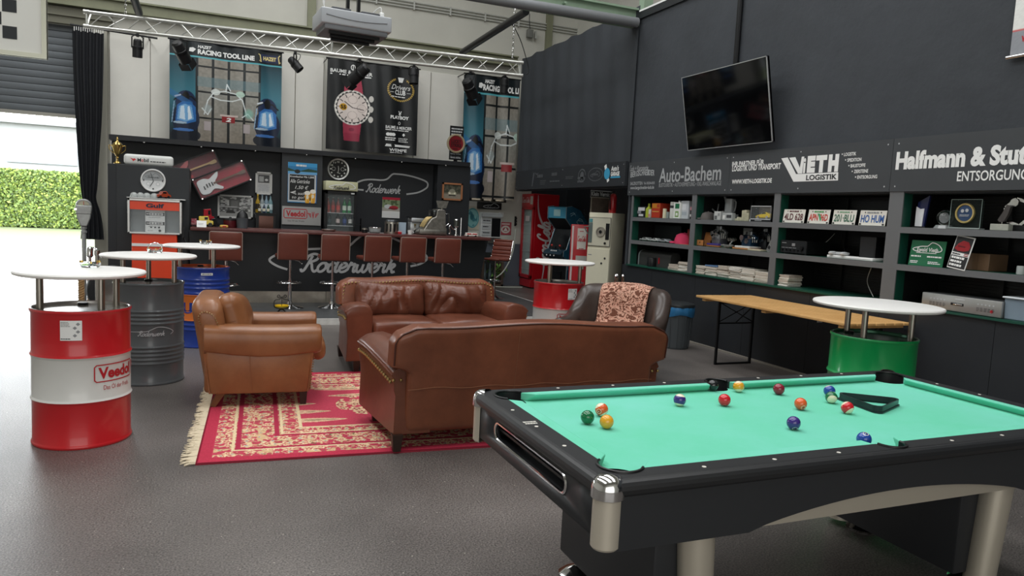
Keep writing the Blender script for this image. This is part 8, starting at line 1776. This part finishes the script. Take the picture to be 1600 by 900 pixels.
cable('power_cable', 'black cable hanging from the diagonal strut to the truss right end', [tuple(sa.lerp(sb, .8)), tuple(ony(813, 62, 11.4)), tuple(ony(824, 98, 11.4)), tuple(ony(826, 112, 11.4)), tuple(ony(822, 117, 11.4))], .008, '#1b1c1d')
p = ony(828, 52, YB-.1); t = thing('junction_box', 'small grey box hanging from the conduits on the back wall', 'junction box', p); MB().rbox(-.07, .07, -.05, .05, -.1, .08, .01, 2).build('housing', mat('jb_grey', '#6e6f6a', .5), t); MB().tube([(0, 0, .08), (-.03, 0, .3), (-.03, 0, .42)], .008, 6).build('lead', M_DKP, t); MB().box(.12, .16, -.03, .03, -.1, .06).build('connector', mat('jb_light', '#a5a69f', .5), t)
# ================================================================ gate side: curtain, checker board, parking meter, rope stand, tyre
def curtain():
    A = [(50, 113, 163), (110, 114.5, 162), (180, 118, 160), (240, 122, 156), (290, 126, 153), (310, 128.5, 151), (330, 130, 157), (350, 128, 161), (374, 126, 163)]; Y = 15.15; rows = []
    for py, l, r in A: p, q = ony(l, py, Y), ony(r, py, Y); rows.append((p.x, q.x, (p.z+q.z)/2))
    t = thing('gate_curtain', 'long black curtain tied narrow beside the open roller gate', 'curtain', ((rows[0][0]+rows[0][1])/2, Y, 0)); ox = t.location.x; n = 60; S = spline([Vector(r) for r in rows], 5); vs = []
    for p in S:
        wd = p.y-p.x
        for i in range(n+1): u = i/n; vs.append((p.x+wd*u-ox, -.02+.03*math.sin(u*30+.5*math.sin(p.z*2))*(.55+.45*min(1, wd/.5)), p.z))
    k = n+1; MB().add(vs, [(j*k+i, j*k+i+1, (j+1)*k+i+1, (j+1)*k+i) for j in range(len(S)-1) for i in range(n)]).build('curtain_cloth', mat('curtain_black', '#191b20', .75), t, angle=180)
    z = rows[0][2]; MB().cyl((-.28, 0, z+.09), (1.1, 0, z+.04), .018, n=10).cyl((-.2, 0, z+.088), (-.2, .37, z+.088), .014, n=8).cyl((.95, 0, z+.05), (.95, .35, z+.05), .014, n=8).build('curtain_rail', M_DARKM, t)
    for i in range(14): x = rows[0][0]-ox+.03+i*.034; MB().box(x-.005, x+.005, -.01, .01, z-.01, z+.07).build('hook', M_WHITE, t)
curtain()
def checker():
    c = ony(73, 92, 5.0); t = thing('checkered_board', 'white framed hanging board with black checkered squares at the upper left', 'board', (c.x-.6, 5.0, c.z)); w, H = .6, .9
    MB().box(-w, w, .012, .035, 0, H).build('panel', mat('board_white', '#dcdcd6', .5), t); f = MB(); b = .024
    for a in ((-w, w, 0, b), (-w, w, H-b, H), (-w, -w+b, b, H-b), (w-b, w, b, H-b)): f.box(a[0], a[1], 0, .045, a[2], a[3])
    f.build('frame', mat('board_frame', '#b4b5a6', .35, .5), t); q = MB(); s = .0735; x1 = w-(-.85+.989-.0) if False else w-.142; z1 = .235
    for i in range(12):
        for j in range(9):
            if (i+j) % 2 == 1: X = x1-s*i; Z = z1-s*(j-0)+s*4; quad(q, X-s+.002, X-.002, Z-s+.002, Z-.002, flat_map(.0115), 0, .001) if -w+.03 < X-s and b+.055 < Z-s < H-.1 else None
    q.build('squares', mat('check_black', '#1b2024', .5), t); MB().cyl((-w+.1, .02, H), (-w+.1, .02, 8.5-c.z), .006, n=6).cyl((w-.1, .02, H), (w-.1, .02, 8.5-c.z), .006, n=6).build('suspension_wires', M_STEEL, t)
checker()
def meter():
    p = ony(131.5, 400, 12.2); t = thing('parking_meter', 'old grey parking meter on a pole between red drum table and curtain', 'parking meter', (p.x, 12.2, -.09), .12); m = mat('meter_grey', '#a3a5a3', .38, .35, var=(9, .15))
    MB().lathe([(0, .09), (.09, .09), (.09, .105), (.04, .12), (.03, .14)], 20).build('foot_plate', M_DARKM, t); MB().cyl((0, 0, .03), (0, 0, 1.24), .028, n=16).build('pole', m, t)
    for z in (1.16, 1.22): MB().lathe([(.028, z-.02), (.04, z-.012), (.04, z+.012), (.028, z+.02)], 16).build('collar', m, t)
    MB().prism([(-.04, 1.24), (.04, 1.24), (.085, 1.36), (.105, 1.5), (.105, 1.545), (-.105, 1.545), (-.105, 1.5), (-.085, 1.36)], -.055, .055).build('housing', m, t, bevel=.014, seg=3); b = MB(); b.tube([(.0+.082*math.cos(PI*i/14), 0, 1.545+.075*math.sin(PI*i/14)) for i in range(15)], .02, 8); d = b.build('dome_frame', m, t)
    MB(T(0, -.02, 1.55)).prism([(-.07*math.cos(PI*i/12), .06*math.sin(PI*i/12)) for i in range(13)], .0, .03).build('dial', mat('meter_dial', '#a8a48e', .3), t); MB().box(-.003, .003, -.03, -.02, 1.55, 1.6).build('pointer', M_REDP, t); MB().box(-.12, -.085, -.07, -.03, 1.47, 1.50).build('coin_handle', M_CHROME, t); MB().box(-.107, .107, -.057, .057, 1.42, 1.426).build('joint_line', M_DARKM, t)
meter()
def ropes():
    p = ony(140.5, 420, 11.9); t = thing('rope_stand', 'chrome barrier stand with two hanging twisted ropes behind the red drum table', 'barrier stand', (p.x, 11.9, 0)); M_ROPE = mat('hemp_rope', '#a3835a', .9, var=(50, .35))
    MB().lathe([(0, 0), (.11, 0), (.11, .03), (.05, .05), (.022, .06)], 24).build('base', M_DARKM, t); MB().cyl((0, 0, .05), (0, 0, .8), .02, n=14).build('post', M_CHROME, t); MB().lathe([(.03, .72), (.045, .74), (.045, .84), (.03, .87), (0, .875)], 18).build('crown', M_CHROME, t)
    for s in (-1, 1):
        r = MB(); x = s*.055-.05
        for ph in (0, 2.09, 4.18): r.tube([(x+.022*math.cos(ph+i*.5), -.03+.022*math.sin(ph+i*.5), .05+.42*i/50) for i in range(51)], .02, 6)
        r.build('rope', M_ROPE, t)
    MB().tube(spline([(.0, 0, .83), (.06, 0, .86), (.11, -.01, .80), (.16, -.01, .72)], 5), .014, 8).build('hook_arm', M_CHROME, t)
ropes()
t = thing('barrier_post', 'slim chrome post near the curtain behind the grey drum table', 'post', (ony(151.5, 395, 9.2).x, 9.2, 0)); MB().lathe([(0, 0), (.14, 0), (.14, .015), (.025, .04)], 20).build('base', M_CHROME, t); MB().cyl((0, 0, .03), (0, 0, .96), .02, n=12).build('tube', M_STEEL, t); MB().lathe([(.022, .94), (.03, .95), (.03, 1.0), (0, 1.01)], 14).build('cap', M_CHROME, t)
def tyre():
    p = ony(178, 470, 11.3); t = thing('tyre', 'black tyre leaning at the left foot of the tall black cabinet', 'tyre', (p.x, 11.3, .0), .3); q = MB(T(0, 0, .33) @ RX(PI/2)); q.lathe([(.21, -.08), (.27, -.09), (.315, -.08), (.33, -.05), (.33, .05), (.315, .08), (.27, .09), (.21, .08), (.21, -.08)], 40).build('rubber', mat('rubber_black', '#18191a', .7), t); MB(T(0, 0, .33) @ RX(PI/2)).lathe([(.0, .02), (.12, .03), (.2, .06), (.212, .06), (.212, -.06), (.1, -.03), (0, -.03)], 30).build('rim', M_STEEL, t)
tyre()
